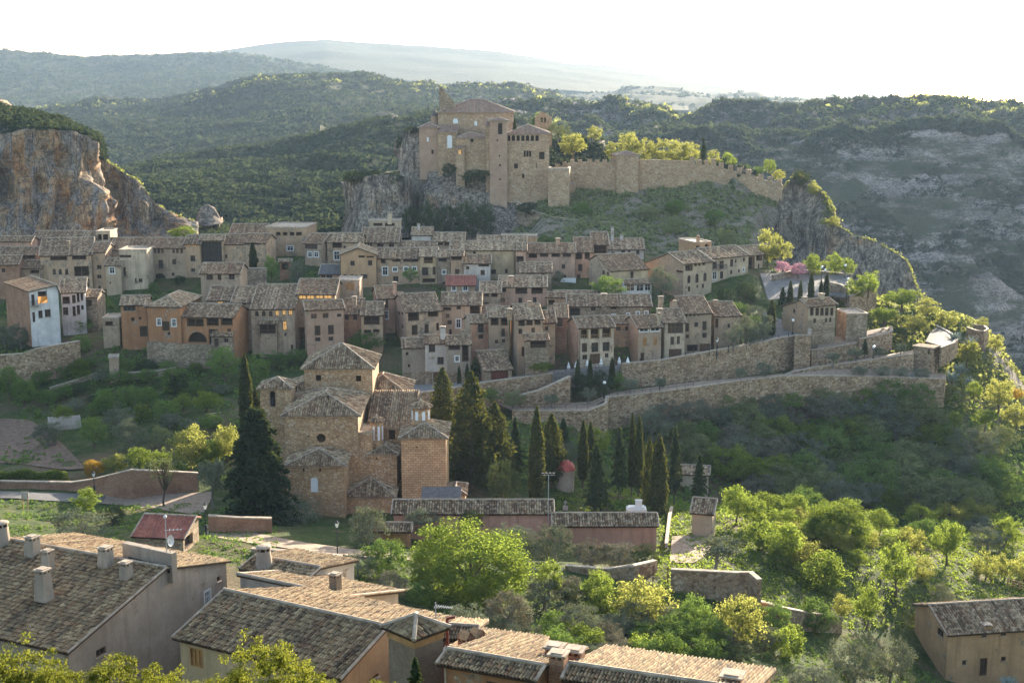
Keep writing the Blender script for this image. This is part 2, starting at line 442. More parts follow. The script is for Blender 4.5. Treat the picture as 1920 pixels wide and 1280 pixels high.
ZCTRL = [(-110,30,-22),(-50,30,-19),(0,30,-17),(50,30,-19),(110,30,-30),(-60,55,-35),(-10,55,-33),(40,55,-37),(-60,75,-43),(-10,75,-42),(40,78,-45),(-60,100,-47),(-15,100,-47),(40,100,-49),(-60,130,-51),(-20,130,-51),
 (75,110,-57),(100,140,-65),(140,180,-68),(-100,100,-47),(0,12,-9),(-80,12,-14),(80,12,-14),
 (128,318,-95),(145,285,-92),(150,250,-84),(130,360,-110),(180,300,-112),(120,420,-125),(60,470,-95),(0,470,-70),(-60,440,-50),(-140,440,-48),(-190,380,-44),(-200,300,-46),(-200,200,-54),(-180,100,-46),(200,200,-75),(90,400,-110),(20,470,-60),(70,460,-80)]
_pts = [tuple(P(*c)) for c in CTRL] + ZCTRL
_A = np.array(_pts)
def _tps(r2):
    return np.where(r2 > 0, r2 * np.log(np.maximum(r2, 1e-9)) * .5, 0)
_S = 100.0
_xy = _A[:, :2] / _S
_K = _tps(((_xy[:, None] - _xy[None]) ** 2).sum(-1)) + np.eye(len(_A)) * 0.002
_Pm = np.c_[np.ones(len(_A)), _xy]
_L = np.block([[_K, _Pm], [_Pm.T, np.zeros((3, 3))]])
_w = np.linalg.solve(_L, np.r_[_A[:, 2], 0, 0, 0])
def terrain(x, y):
    x, y = np.asarray(x, float), np.asarray(y, float)
    sh = x.shape
    q = np.stack([x.ravel(), y.ravel()], -1) / _S
    out = np.empty(len(q))
    for i in range(0, len(q), 20000):
        b = q[i:i + 20000]
        out[i:i + 20000] = _tps(((b[:, None] - _xy[None]) ** 2).sum(-1)) @ _w[:-3] + np.c_[np.ones(len(b)), b] @ _w[-3:]
    z = out.reshape(sh)
    return z + fbm(x / 9.0, y / 9.0, 0, 4, 5) * .9
_gx = np.arange(-250, 251, 2.5); _gy = np.arange(4, 476, 2.5)
TX, TY = np.meshgrid(_gx, _gy)
TZ = np.clip(terrain(TX, TY), -150, 5)
def carve(A, B, sh=(0, 0), nu=260, nv=24, off=.35):
    """cut the ground down to a ruled surface between two lines of (px, py, distance); sh moves each line back in metres"""
    A = np.array([tuple(P(*q) + Vector((0, sh[0], 0))) for q in A]); B = np.array([tuple(P(*q) + Vector((0, sh[1], 0))) for q in B])
    t = np.linspace(0, 1, nu)
    f = lambda L: np.stack([np.interp(t, np.linspace(0, 1, len(L)), L[:, i]) for i in range(3)], -1)
    a, b = f(A), f(B)
    for v in np.linspace(0, 1, nv):
        q = a * (1 - v) + b * v
        i = np.clip(np.round((q[:, 0] + 250) / 2.5).astype(int), 0, len(_gx) - 1); j = np.clip(np.round((q[:, 1] - 4) / 2.5).astype(int), 0, len(_gy) - 1)
        np.minimum.at(TZ, (j, i), q[:, 2] - off)
W4T = [(1141,745,236.5),(1220,737,239.5),(1300,727,243),(1390,714,248),(1468,706,252.5),(1560,705,256),(1660,707,258),(1772,711,260)]
W4F = [(1141,790,236.5),(1220,778,239.5),(1300,770,243),(1390,752,248),(1468,738,252.5),(1560,735,256),(1660,737,258),(1772,739,260)]
W1F = [(1160,723,246.5),(1240,719,249),(1330,712,254),(1400,702,259),(1460,694,263),(1524,690,263)]
carve(W4T[:5], W1F, (0, 3.5))
carve([(1100,860,222),(1300,868,229),(1500,868,241),(1780,850,250)], W4F, (0, 3.5), off=.6)
carve([(1468,706,252.5),(1560,705,256),(1660,707,258),(1772,711,260)], [(1466,708,256),(1530,705,260),(1600,704,262),(1714,702,266)], (0, 3.5))
carve([(1466,708,256.5),(1530,689,260),(1600,680,262.6),(1714,664,266.6)], [(1522,686,265),(1570,680,268),(1640,670,271),(1720,655,276)], (0, 3))
carve([(1160,689,247.5),(1240,681,250),(1330,665,255),(1400,653,260),(1460,640,264),(1493,634,266.5),(1520,622,271),(1505,611,276),(1470,601,280),(1440,590,285)], [(1155,684,254),(1235,673,258),(1325,660,262),(1390,645,268),(1440,630,274),(1452,618,278),(1455,610,280),(1450,602,283),(1430,596,286),(1412,588,289)])
carve([(785,735,233.6),(850,726,235.6),(920,714,238),(1036,699,242.6),(1160,689,247)], [(760,722,245),(850,717,246),(920,712,247),(1036,694,250),(1155,684,254)])
carve([(780,800,224),(900,800,226),(1036,795,230)], [(785,762,233),(920,752,237.5),(1072,755,242)], (0, 3))
carve([(962,772,231),(1102,772,229.6),(1141,747,236.5)], [(930,757,241),(1040,757,240),(1150,737,243)])
carve([(960,800,226),(1102,800,226),(1140,800,229)], [(955,786,231),(1102,798,229.5),(1139,797,232)], (0, 3))
carve([(630,474,334),(800,474,338),(930,468,340)], [(600,446,390),(780,446,376),(935,440,372)], off=.2)
carve([(930,460,342),(1000,440,348)], [(935,430,366),(1000,395,368)], off=.2)
carve([(1425,512,312),(1480,513,312),(1596,516,309)], [(1440,562,293),(1500,556,294),(1598,556,290)], off=.3)
carve([(1535,632,276),(1612,622,279),(1668,612,284)], [(1532,655,265),(1612,640,271.5),(1660,626,275)], off=.3)
carve([(1425,490,338),(1480,512,328),(1600,530,316),(1720,590,306)], [(1440,490,370),(1500,505,368),(1600,545,352),(1720,590,336)], nv=30)
carve([(-260,480,322),(0,475,325),(200,465,335),(380,452,350)], [(-260,470,345),(0,462,345),(200,458,362),(380,448,378)], nv=20)
carve([(1100,405,355),(1240,425,352),(1340,440,352)], [(1199,342,374),(1294,336,377.5),(1346,338,378.5)], nv=30, off=.3)
carve([(1340,440,352),(1400,445,350),(1470,470,346)], [(1346,338,378.5),(1380,348,377.5),(1420,362,376),(1467,379,373.5)], nv=30, off=.3)
carve([(1199,306,382),(1346,318,386),(1475,352,381)], [(1199,296,430),(1346,322,440),(1520,370,440)], nv=40, off=.2)
TZ = np.where((TX > 28) & (TY > 398), np.minimum(TZ, -24 - (TY - 398) * 1.0), TZ)
TZ = np.where((TX < -47) & (TY > 335), np.minimum(TZ, -38.5 - (TY - 335) * .06), TZ)
TZ = np.where((TX < -20) & (TY > 425), np.minimum(TZ, -46 - (TY - 425) * .8), TZ)
def gz(x, y):
    fx = min(max((x + 250) / 2.5, 0), len(_gx) - 1.001); fy = min(max((y - 4) / 2.5, 0), len(_gy) - 1.001)
    i, j = int(fx), int(fy); a, b = fx - i, fy - j
    return (TZ[j, i] * (1 - a) + TZ[j, i + 1] * a) * (1 - b) + (TZ[j + 1, i] * (1 - a) + TZ[j + 1, i + 1] * a) * b
def G(px, py, d0=60, d1=470):
    """where the line of sight through a pixel meets the ground"""
    r = ray(px, py); r = r / r.y
    d, last = d0, None
    while d < d1:
        p = r * d
        if gz(p.x, p.y) > p.z:
            for _ in range(12):
                m = (d - 2 + d) / 2
                d -= 0.18
                if gz((r * d).x, (r * d).y) < (r * d).z: break
            q = r * d
            return Vector((q.x, q.y, gz(q.x, q.y)))
        d += 2
    q = r * 300
    return Vector((q.x, q.y, gz(q.x, q.y)))
k = Mat('earth_and_grass')
ob = k.coord('Object')
n1, n2, n3 = k.noise(ob, .045, 6, .65), k.noise(ob, .35, 6, .7), k.noise(ob, 2.6, 5, .75)
c = k.ramp(n2, [(.32, (.028, .048, .014)), (.46, (.050, .080, .020)), (.56, (.075, .095, .028)), (.66, (.15, .115, .07))])
c = k.mix(k.ramp(n1, [(.50, 0.0), (.64, .75)]), c, (.17, .115, .075))
c = k.mix(k.ramp(n3, [(.3, .8), (.55, 0.0)]), c, (.018, .024, .010))
# bare scree on the steep ground
geo = k.n('NewGeometry'); up = k.sep(geo.outputs['Normal'])[2]
pos = k.sep(ob)
rocky = k.math('MULTIPLY', k.ramp(k.math('MULTIPLY', pos[1], .0025), [(.80, 0.0), (.86, 1.0)]), k.ramp(n2, [(.42, 0.0), (.52, .9)]))
steep = k.ramp(k.math('ADD', up, k.math('MULTIPLY', k.math('SUBTRACT', n2, .5), .25)), [(.62, 1.0), (.76, 0.0)])
c = k.mix(steep, c, k.mix(k.ramp(n3, [(.38, 0.0), (.62, 1.0)]), (.10, .085, .07), (.30, .25, .20)))
c = k.mix(rocky, c, k.mix(k.ramp(n3, [(.36, 0.0), (.6, 1.0)]), (.10, .082, .062), (.32, .265, .20)))
M['ground'] = k.bsdf(c, .95, k.bump(k.mix(.5, n2, n3), .8, .5), .1)
k = Mat('scrub_hill'); ob = k.coord('Object')
n1, n2, n3 = k.noise(ob, .006, 6, .6), k.noise(k.scale(ob, (1, 1, 3)), .022, 7, .7), k.noise(ob, .16, 6, .75)
c = k.mix(k.ramp(n3, [(.38, 0.0), (.62, 1.0)]), (.022, .034, .020), (.085, .095, .05))
c = k.mix(k.ramp(n2, [(.58, 0.0), (.66, .75)]), c, k.mix(n3, (.07, .066, .05), (.17, .15, .12)))
n4 = k.noise(ob, .8, 4, .7)
c = k.mix(k.ramp(n4, [(.38, .75), (.55, 0.0)]), c, (.018, .024, .014))
M['hill'] = k.bsdf(c, .95, k.bump(n3, .7, 3.0), .05)
k = Mat('badland_hill'); ob = k.coord('Object')
n1, n2, n3 = k.noise(ob, .008, 6, .6), k.noise(k.scale(ob, (1, 1, 5)), .018, 8, .72), k.noise(ob, .16, 6, .75)
lay = k.noise(k.scale(ob, (.1, .1, 2.2)), .11, 4, .6)
c = k.mix(k.ramp(lay, [(.35, 0.0), (.65, 1.0)]), (.17, .14, .12), (.38, .32, .28))
c = k.mix(k.ramp(n3, [(.34, .7), (.52, 0.0)]), c, (.15, .125, .10))
c = k.mix(k.ramp(n2, [(.44, 0.0), (.54, .95)]), c, k.mix(n3, (.02, .03, .016), (.075, .085, .04)))
n4 = k.noise(k.scale(ob, (1, 1, 2)), .6, 4, .7)
c = k.mix(k.ramp(n4, [(.40, .8), (.56, 0.0)]), c, (.035, .038, .026))
M['badland'] = k.bsdf(c, .95, k.bump(k.mix(.5, lay, n3), .8, 3.0), .05)
tag(grid_obj('ground', TX, TY, TZ, M['ground']), 'uneven earth and rough grass beneath the whole village', 'ground', kind='structure')
X, Y = np.meshgrid(np.linspace(-9000, 9000, 40), np.linspace(-300, 7500, 40))
tag(grid_obj('valley_floor', X, Y, X * 0 - 190 + fbm(X / 900, Y / 900, 0, 3, 2) * 15, M['hill']), 'low land in the valleys between the hills', 'valley floor', kind='structure')

# ------------------------------------------------------------------ hills
HILLS = {}
def hill(name, label, rows, mat, amp, wl, nr=70, step=11, seed=0, back=(300, 60), x0=-700, x1=2620):
    px = np.arange(x0, x1 + 1, step, dtype=float)
    rows = [(d, np.interp(px, [q[0] for q in pl], [q[1] for q in pl])) for d, pl in rows]
    v = np.linspace(0, len(rows) - 1, nr)
    D = np.interp(v, range(len(rows)), [r[0] for r in rows])
    PY = np.stack([np.interp(v, range(len(rows)), [r[1][i] for r in rows]) for i in range(len(px))], 1)
    u = (px[None] - 960) / FPX; vv = (640 - PY) / FPX
    ry, rz = CT + vv * ST, -ST + vv * CT
    X = D[:, None] * u / ry; Y = np.repeat(D[:, None], len(px), 1); Z = D[:, None] * rz / ry
    Z = Z + fbm(X / wl, Y / wl, 0, 5, seed) * amp * np.clip(v / 2, .3, 1)[:, None]
    Z = Z + fbm(X / (wl * .16), Y / (wl * .16), 0, 4, seed + 50) * amp * .22
    Xb, Yb, Zb = X[-1:] * (1 + back[0] / D[-1]), Y[-1:] + back[0], Z[-1:] - back[1]
    Xc, Yc, Zc = X[-1:] * (1 + 3 * back[0] / D[-1]), Y[-1:] + 3 * back[0], Z[-1:] * 0 - 200
    Xf, Yf, Zf = X[:1], Y[:1] - 5, Z[:1] * 0 - 200
    X, Y, Z = np.vstack([Xf, X, Xb, Xc]), np.vstack([Yf, Y, Yb, Yc]), np.vstack([Zf, Z, Zb, Zc])
    HILLS[name] = (X[1:-2], Y[1:-2], Z[1:-2])
    o = grid_obj(name, X, Y, Z, mat)
    return tag(o, label, 'hill', kind='structure')
hill('wooded_hill', 'dark wooded hillside behind the left half of the village',
     [(440,[(-700,470),(400,470),(900,470),(2600,500)]),(560,[(-700,400),(200,370),(500,372),(900,380),(1200,420),(2600,560)]),(720,[(-700,340),(200,318),(500,300),(700,275),(900,285),(1200,340),(2600,560)]),
      (900,[(-700,330),(180,310),(300,268),(400,257),(560,247),(640,232),(700,214),(790,200),(900,206),(1000,226),(1100,270),(1300,380),(2600,600)])], M['hill'], 16, 90, seed=3, x1=1500)
hill('middle_hill', 'lit wooded ridge rising behind the castle rock',
     [(1170,[(-700,330),(300,300),(800,235),(2600,300)]),(1495,[(-700,270),(100,245),(300,225),(600,195),(850,195),(1100,230),(1400,330),(2600,420)]),
      (1885,[(-700,235),(60,215),(180,188),(300,182),(420,155),(480,134),(560,136),(640,134),(700,145),(760,160),(830,168),(960,170),(1060,185),(1200,215),(1500,330),(2600,420)])], M['hill'], 22, 150, seed=8, x1=1700)
hill('dark_ridge', 'long dark ridge along the skyline at the left',
     [(2250,[(-700,240),(300,215),(700,180),(2600,260)]),(3000,[(-700,150),(0,160),(200,160),(400,150),(650,150),(900,180),(2600,260)]),
      (3600,[(-700,80),(0,90),(60,97),(150,107),(230,107),(300,102),(370,102),(450,100),(520,110),(600,127),(700,150),(900,185),(2600,300)])], M['hill'], 16, 300, seed=13, nr=50, x1=1300)
hill('pale_ridge', 'pale hazy ridge with scattered trees beyond the plateau',
     [(2080,[(-700,300),(700,240),(2600,260)]),(2720,[(-700,240),(800,185),(1200,190),(2600,230)]),
      (3360,[(-700,240),(700,190),(850,155),(950,160),(1040,168),(1120,172),(1180,162),(1250,168),(1330,180),(1390,174),(1450,184),(1520,194),(1700,200),(2600,215)])], M['hill'], 24, 200, seed=21, nr=50, x0=300)
hill('far_mountain', 'long pale mountain fading in haze on the skyline',
     [(3500,[(-700,160),(300,150),(900,160),(1500,200),(2600,215)]),(4600,[(-700,140),(400,110),(610,95),(940,120),(1300,160),(1900,200),(2600,205)]),
      (5400,[(-700,120),(400,102),(480,94),(560,84),(610,80),(680,86),(760,90),(840,94),(940,100),(1000,110),(1060,120),(1130,122),(1200,130),(1290,144),(1380,150),(1470,157),(1600,168),(1700,178),(1920,194),(2600,205)])], M['hill'], 25, 900, seed=31, nr=40, back=(900, 200))
hill('canyon_slope', 'grey layered canyon slopes under a wooded plateau rim at the right',
     [(520,[(600,620),(1400,700),(1700,860),(1920,900),(2600,960)]),(600,[(600,560),(1400,600),(1700,680),(1920,720),(2600,760)]),(680,[(600,500),(1400,500),(1600,520),(1920,560),(2600,580)]),
      (760,[(600,420),(1400,400),(1920,430),(2600,440)]),(850,[(600,320),(1300,300),(1400,285),(1600,300),(1920,310),(2600,320)]),(870,[(600,300),(1300,282),(1400,266),(1600,270),(1920,272),(2600,275)]),
      (1150,[(600,235),(820,214),(900,206),(1000,206),(1100,204),(1200,202),(1300,206),(1400,210),(1500,206),(1600,202),(1650,196),(1700,202),(1800,205),(1920,209),(2600,215)])], M['badland'], 22, 55, nr=150, seed=41, x0=600)

def leaf_quads(c, s, rng, up=0.0, sky=.75, out=None):
    """one small leaf-shaped face per centre c (n,3), size s (n,); most leaves face the sky more or less, as leaves do"""
    n = len(c)
    if up:
        a = rng.normal(size=(n, 3)); a[:, 2] += up * np.sign(rng.normal(size=n)); a /= np.linalg.norm(a, axis=1)[:, None]
        b = np.cross(a, rng.normal(size=(n, 3)))
    else:
        m = rng.normal(size=(n, 3)) * .62; m[:, 2] += sky
        if out is not None: m += out * .8
        m /= np.linalg.norm(m, axis=1)[:, None] + 1e-9
        a = np.cross(m, rng.normal(size=(n, 3))); a /= np.linalg.norm(a, axis=1)[:, None] + 1e-9
        b = np.cross(m, a)
    b /= np.linalg.norm(b, axis=1)[:, None] + 1e-9
    a, b = a * s[:, None], b * (s * .62)[:, None]
    return np.stack([c - a, c - b, c + a, c + b], 1).reshape(-1, 3)
def leaves_obj(name, V, mat, parent=None, loc=None):
    me = bpy.data.meshes.new(name)
    quads_into(me, V, np.arange(len(V)).reshape(-1, 4))
    me.materials.append(mat)
    o = bpy.data.objects.new(name, me)
    C.objects.link(o)
    if parent: o.parent = parent
    if loc: o.location = loc
    return o
def bushes(name, label, pts, size, mat, per=16, leaf=.30, seed=0, flat=.75, cat='scrub'):
    """a cover of low bushes too many to count, as one object"""
    rng = np.random.default_rng(seed)
    n = len(pts)
    size = np.asarray(size)
    dirs = rng.normal(size=(n, per, 3)); dirs /= np.linalg.norm(dirs, axis=2)[..., None]
    rr = rng.random((n, per, 1)) ** .4
    off = dirs * rr * size[:, None, None] * np.array([1, 1, flat])
    off[..., 2] = np.abs(off[..., 2]) * 1.0
    c = (pts[:, None] + off).reshape(-1, 3)
    s = np.repeat(size * leaf, per) * rng.uniform(.6, 1.3, n * per)
    o = leaves_obj(name, leaf_quads(c, s, rng, out=dirs.reshape(-1, 3)), mat)
    return tag(o, label, cat, kind='stuff')
def hill_points(name, n, rng, thr, wl, seed, px=(-150, 2070), vr=(0, 1)):
    X, Y, Z = HILLS[name]
    nr, nc = X.shape
    i = rng.uniform(vr[0] * (nr - 1), vr[1] * (nr - 1.001), n); j = rng.uniform(0, nc - 1.001, n)
    a, b = i.astype(int), j.astype(int); f, g = i - a, j - b
    s = lambda A: (A[a, b] * (1 - f) + A[a + 1, b] * f) * (1 - g) + (A[a, b + 1] * (1 - f) + A[a + 1, b + 1] * f) * g
    p = np.stack([s(X), s(Y), s(Z)], -1)
    u = 960 + FPX * p[:, 0] / (p[:, 1] * CT - p[:, 2] * ST)
    k = (u > px[0]) & (u < px[1]) & (fbm(p[:, 0] / wl, p[:, 1] / wl, p[:, 2] / wl * 3, 3, seed) > thr)
    return p[k]
rng = np.random.default_rng(1)
p = hill_points('wooded_hill', 24000, rng, -.5, 45, 61, (-100, 1150))
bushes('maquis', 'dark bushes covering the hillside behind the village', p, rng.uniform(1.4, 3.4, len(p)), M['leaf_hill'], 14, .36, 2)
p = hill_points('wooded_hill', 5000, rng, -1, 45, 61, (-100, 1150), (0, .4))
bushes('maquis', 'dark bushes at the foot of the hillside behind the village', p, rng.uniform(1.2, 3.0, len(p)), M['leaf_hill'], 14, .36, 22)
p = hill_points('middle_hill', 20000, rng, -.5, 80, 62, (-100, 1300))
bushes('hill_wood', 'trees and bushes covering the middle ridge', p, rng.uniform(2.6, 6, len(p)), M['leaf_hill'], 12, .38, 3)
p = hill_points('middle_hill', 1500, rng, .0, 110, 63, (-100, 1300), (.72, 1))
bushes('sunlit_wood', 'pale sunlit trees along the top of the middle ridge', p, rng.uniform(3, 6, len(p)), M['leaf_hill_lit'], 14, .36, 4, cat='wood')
p = hill_points('dark_ridge', 16000, rng, -.45, 140, 64, (-100, 1000))
bushes('ridge_wood', 'dark woods along the left skyline ridge', p, rng.uniform(4, 9, len(p)), M['leaf_hill'], 10, .4, 5, cat='wood')
p = hill_points('pale_ridge', 6000, rng, -.1, 120, 65, (700, 2070))
bushes('hazy_wood', 'scattered hazy trees on the pale ridge', p, rng.uniform(4, 9, len(p)), M['leaf_hill'], 10, .4, 6, cat='wood')
p = hill_points('canyon_slope', 13000, rng, -.4, 90, 66, (750, 2070), (.78, 1))
bushes('plateau_wood', 'woods over the plateau above the canyon', p, rng.uniform(2.5, 5.5, len(p)), M['leaf_hill'], 14, .36, 7, cat='wood')
p = hill_points('canyon_slope', 900, rng, -.05, 90, 69, (950, 2070), (.95, 1))
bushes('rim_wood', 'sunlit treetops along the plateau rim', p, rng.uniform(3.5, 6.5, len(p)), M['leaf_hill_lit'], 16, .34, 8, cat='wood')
p = hill_points('canyon_slope', 34000, rng, -.04, 55, 67, (1050, 2070), (.1, .835))
bushes('canyon_scrub', 'low scrub in patches on the grey canyon slopes', p, rng.uniform(1.2, 2.8, len(p)), M['leaf_hill'], 10, .36, 9)

# ------------------------------------------------------------------ cliffs
def cracks(k, ob, c):
    for xy, z, sc, wd in ((1, .07, .55, .035), (1, .12, 1.5, .03), (.25, .9, .8, .018)):
        v = k.noise(k.scale(ob, (xy, xy, z)), sc, 5, .6, .6)
        r = k.math('ABSOLUTE', k.math('SUBTRACT', v, .5))
        c = k.mix(k.ramp(r, [(0.0, .8), (wd, 0.0)]), c, (.04, .034, .03))
    return c
k = Mat('orange_cliff'); ob = k.coord('Object')
nb, nf = k.noise(ob, .07, 6, .6, .6), k.noise(ob, .7, 7, .75)
st = k.noise(k.scale(ob, (1, 1, .10)), .33, 6, .7, .5)
c = k.ramp(nb, [(.38, (.27, .235, .21)), (.47, (.38, .29, .195)), (.56, (.40, .235, .125)), (.70, (.33, .165, .085))])
c = k.mix(k.ramp(st, [(.49, 0.0), (.56, .95)]), c, (.27, .25, .235))
c = k.mix(k.ramp(st, [(.60, 0.0), (.66, .9)]), c, (.06, .055, .055))
c = k.mix(k.ramp(nf, [(.36, .75), (.52, 0.0)]), c, (.09, .06, .045))
c = cracks(k, ob, c)
M['cliff_orange'] = k.bsdf(c, .95, k.bump(k.mix(.5, nf, st), 1.0, 1.0), .08)
k = Mat('grey_cliff'); ob = k.coord('Object')
nb, nf = k.noise(ob, .09, 6, .6, .6), k.noise(ob, .9, 7, .75)
st = k.noise(k.scale(ob, (1, 1, .07)), .5, 6, .7, .4)
c = k.ramp(st, [(.36, (.07, .062, .058)), (.46, (.27, .222, .178)), (.56, (.42, .345, .265)), (.66, (.15, .13, .115))])
c = k.mix(k.ramp(nb, [(.56, 0.0), (.64, .8)]), c, k.mix(st, (.42, .20, .08), (.36, .27, .18)))
c = k.mix(k.ramp(nf, [(.38, .7), (.54, 0.0)]), c, (.07, .065, .06))
c = cracks(k, ob, c)
M['cliff_grey'] = k.bsdf(c, .95, k.bump(k.mix(.5, nf, st), 1.0, .8), .08)
def cliff(name, label, top, bot, mat, amp=2.5, step=1.2, back=30, drop=25, seed=0, rise=None, wl=14, capdrop=1.0, caves=()):
    """rock wall between a top line and a foot line (px, py, distance), with a back to it"""
    T = np.array([tuple(P(*q)) for q in top]); B = np.array([tuple(P(*q)) for q in bot])
    n = max(16, int(np.linalg.norm(np.diff(T, axis=0), axis=1).sum() / step))
    tt = np.linspace(0, 1, n)
    def along(A):
        s = np.r_[0, np.cumsum(np.linalg.norm(np.diff(A, axis=0), axis=1))]; s = s / s[-1]
        return np.stack([np.interp(tt, s, A[:, i]) for i in range(3)], -1)
    T, B = along(T), along(B)
    m = max(12, int(np.abs(T[:, 2] - B[:, 2]).max() / step))
    v = np.linspace(0, 1, m)[:, None, None]
    S = B[None] * (1 - v) + T[None] * v
    d = np.gradient(S.mean(0), axis=0)[:, :2]; d /= np.linalg.norm(d, axis=1)[:, None] + 1e-9
    nrm = np.stack([d[:, 1], -d[:, 0]], -1)
    X, Y, Z = S[..., 0].copy(), S[..., 1].copy(), S[..., 2].copy()
    off = fbm(X / wl, Y / wl, Z / (wl * 1.5), 5, seed) * amp * 3.4 - np.abs(fbm(X / 5, Y / 5, Z / 26, 4, seed + 5)) * amp * 2.2 + fbm(X / 2.2, Y / 2.2, Z / 5, 3, seed + 7) * amp * .5
    U_, V_ = np.meshgrid(tt, np.linspace(0, 1, m))
    for cu, cv, ru, rv, dp in caves:
        off = off - dp * np.exp(-(np.abs((U_ - cu) / ru) ** 2.6 + np.abs((V_ - cv) / rv) ** 2.6))
    off = off * np.clip((1.02 - U_) / .10, .2, 1)
    e = np.sin(np.linspace(0, math.pi, m))[:, None] * .7 + .3
    X = X + nrm[None, :, 0] * off * e; Y = Y + nrm[None, :, 1] * off * e
    Z = Z + fbm(X / 3, Y / 3, Z / 6, 3, seed + 9) * amp * .25
    if rise is not None:
        r = along(np.array([tuple(P(*q)) for q in rise]))
        tr = [X[-1] * (1 - f) + r[:, 0] * f for f in (.35, .7, 1)], [Y[-1] * (1 - f) + r[:, 1] * f for f in (.35, .7, 1)], [Z[-1] * (1 - f) + r[:, 2] * f + fbm(X[-1] / 6, f * 3, 0, 3, seed) * 1.5 for f in (.35, .7, 1)]
        X, Y, Z = np.vstack([X, *tr[0]]), np.vstack([Y, *tr[1]]), np.vstack([Z, *tr[2]])
    hx, hy = -nrm[:, 0], -nrm[:, 1]
    def ends(A, k): return np.hstack([A[:, :1] + k[0] * back * .8, A, A[:, -1:] + k[1] * back * .8])
    mh = np.array([hx.mean(), hy.mean()]); mh /= np.linalg.norm(mh)
    X, Y, Z = ends(X, (mh[0], mh[0])), ends(Y, (mh[1], mh[1])), ends(Z, (0, 0))
    hx, hy, Bz = np.r_[hx[0], hx, hx[-1]], np.r_[hy[0], hy, hy[-1]], np.r_[B[0, 2], B[:, 2], B[-1, 2]]
    x1, y1, z1 = X[-1] + hx * back * .5, Y[-1] + hy * back * .5, Z[-1] + fbm(X[-1] / 8, Y[-1] / 8, 0, 3, seed + 3) * 1.5 - capdrop
    x2, y2 = X[-1] + hx * back, Y[-1] + hy * back
    z2 = np.minimum(z1 - drop, Bz - 4)
    X, Y, Z = np.vstack([X, x1, x2]), np.vstack([Y, y1, y2]), np.vstack([Z, z1, z2])
    o = grid_obj(name, X, Y, Z, mat, smooth=True)
    CL[name + label] = (X, Y, Z)
    return tag(o, label, 'cliff', kind='structure')
CL = {}
cliff('cliff', 'tall orange and grey limestone cliff with caves at the far left',
      [(-260,235,338),(-60,250,340),(0,252,342),(40,246,344),(90,238,347),(135,246,350),(170,256,353),(186,268,357),(191,300,366)],
      [(-260,465,336),(-60,462,336),(0,460,337),(100,457,340),(190,455,345),(205,455,352)], M['cliff_orange'], 4.2, 1.0, 40, 30, 3,
      rise=[(-260,175,392),(-60,185,392),(0,192,390),(60,208,388),(110,222,384),(150,238,378),(180,252,372),(188,262,370),(195,298,372)], wl=11,
      caves=[(.74,.22,.05,.2,7), (.62,.3,.04,.22,5), (.86,.72,.05,.12,5), (.80,.55,.03,.25,3), (.93,.70,.018,.14,5), (.68,.75,.05,.1,4), (.90,.25,.02,.25,4), (.52,.4,.05,.3,6)])
cliff('cliff', 'lower orange cliff stepping down with deep hollows behind the roofs',
      [(180,292,366),(205,305,367),(235,326,368),(262,340,369),(272,352,370),(285,378,372),(310,395,374),(340,407,376),(372,418,378)],
      [(180,458,356),(230,456,359),(300,455,364),(340,452,368),(372,446,372)], M['cliff_orange'], 3.2, 1.0, 30, 20, 11, wl=9, caves=[(.2,.5,.08,.35,6), (.42,.3,.07,.3,5), (.64,.35,.1,.4,6)])
cliff('cliff', 'small rounded boulder standing alone right of the orange cliff',
      [(368,405,392),(376,388,393),(388,382,394),(402,388,394),(414,410,394)], [(366,420,388),(390,424,386),(416,420,388)], M['cliff_grey'], 1.0, .9, 10, 8, 23)
cliff('cliff', 'square grey rock pillar with an orange scar left of the castle',
      [(640,345,372),(648,332,366),(690,328,364),(740,328,364),(766,330,366),(772,340,372)], [(650,452,362),(672,450,358),(700,448,357),(745,446,357),(764,446,360),(776,446,368)], M['cliff_grey'], 1.4, .8, 12, 20, 35, wl=8, capdrop=2)
cliff('cliff', 'steep grey crag carrying the left end of the castle',
      [(742,262,392),(752,250,388),(775,240,386),(795,246,384),(806,250,384)], [(748,400,384),(760,440,376),(790,445,372),(806,445,370)], M['cliff_grey'], 2.0, .9, 30, 25, 47, wl=8)
cliff('cliff', 'grey rock face beneath the castle walls',
      [(782,312,382),(800,308,379),(850,306,377),(880,318,374),(915,330,371),(930,360,370),(960,368,370),(1000,372,370)], [(772,450,362),(850,452,360),(920,452,359),(960,450,357),(1000,420,357)], M['cliff_grey'], 2.2, .9, 14, 6, 59, wl=9)
cliff('cliff', 'tall striped cliff ending the castle ridge at the right',
      [(1462,372,374),(1472,350,376),(1492,325,378),(1520,340,374),(1538,362,370),(1545,385,366),(1547,402,364)], [(1450,495,364),(1480,520,366),(1510,530,364),(1545,540,358),(1552,540,354)], M['cliff_grey'], 1.8, .9, 6, 40, 71, wl=8, capdrop=3)
cliff('cliff', 'lower grey cliff fin falling to the canyon behind the plaza',
      [(1545,412,366),(1570,424,364),(1600,442,362),(1625,448,360),(1650,458,358),(1680,474,356),(1700,490,354),(1712,520,353),(1724,556,352)], [(1545,545,358),(1600,565,352),(1650,580,350),(1700,600,348),(1730,615,347)], M['cliff_grey'], 1.3, .9, 7, 40, 83, wl=8, capdrop=2)
cliff('cliff', 'rocky drop under the viewpoint at the right edge',
      [(1770,640,290),(1800,660,288),(1840,650,292),(1860,640,300),(1868,628,312)], [(1760,720,280),(1800,740,280),(1845,740,284),(1875,740,294),(1890,730,312)], M['cliff_grey'], 1.5, .8, 5, 30, 95, wl=7, capdrop=2)
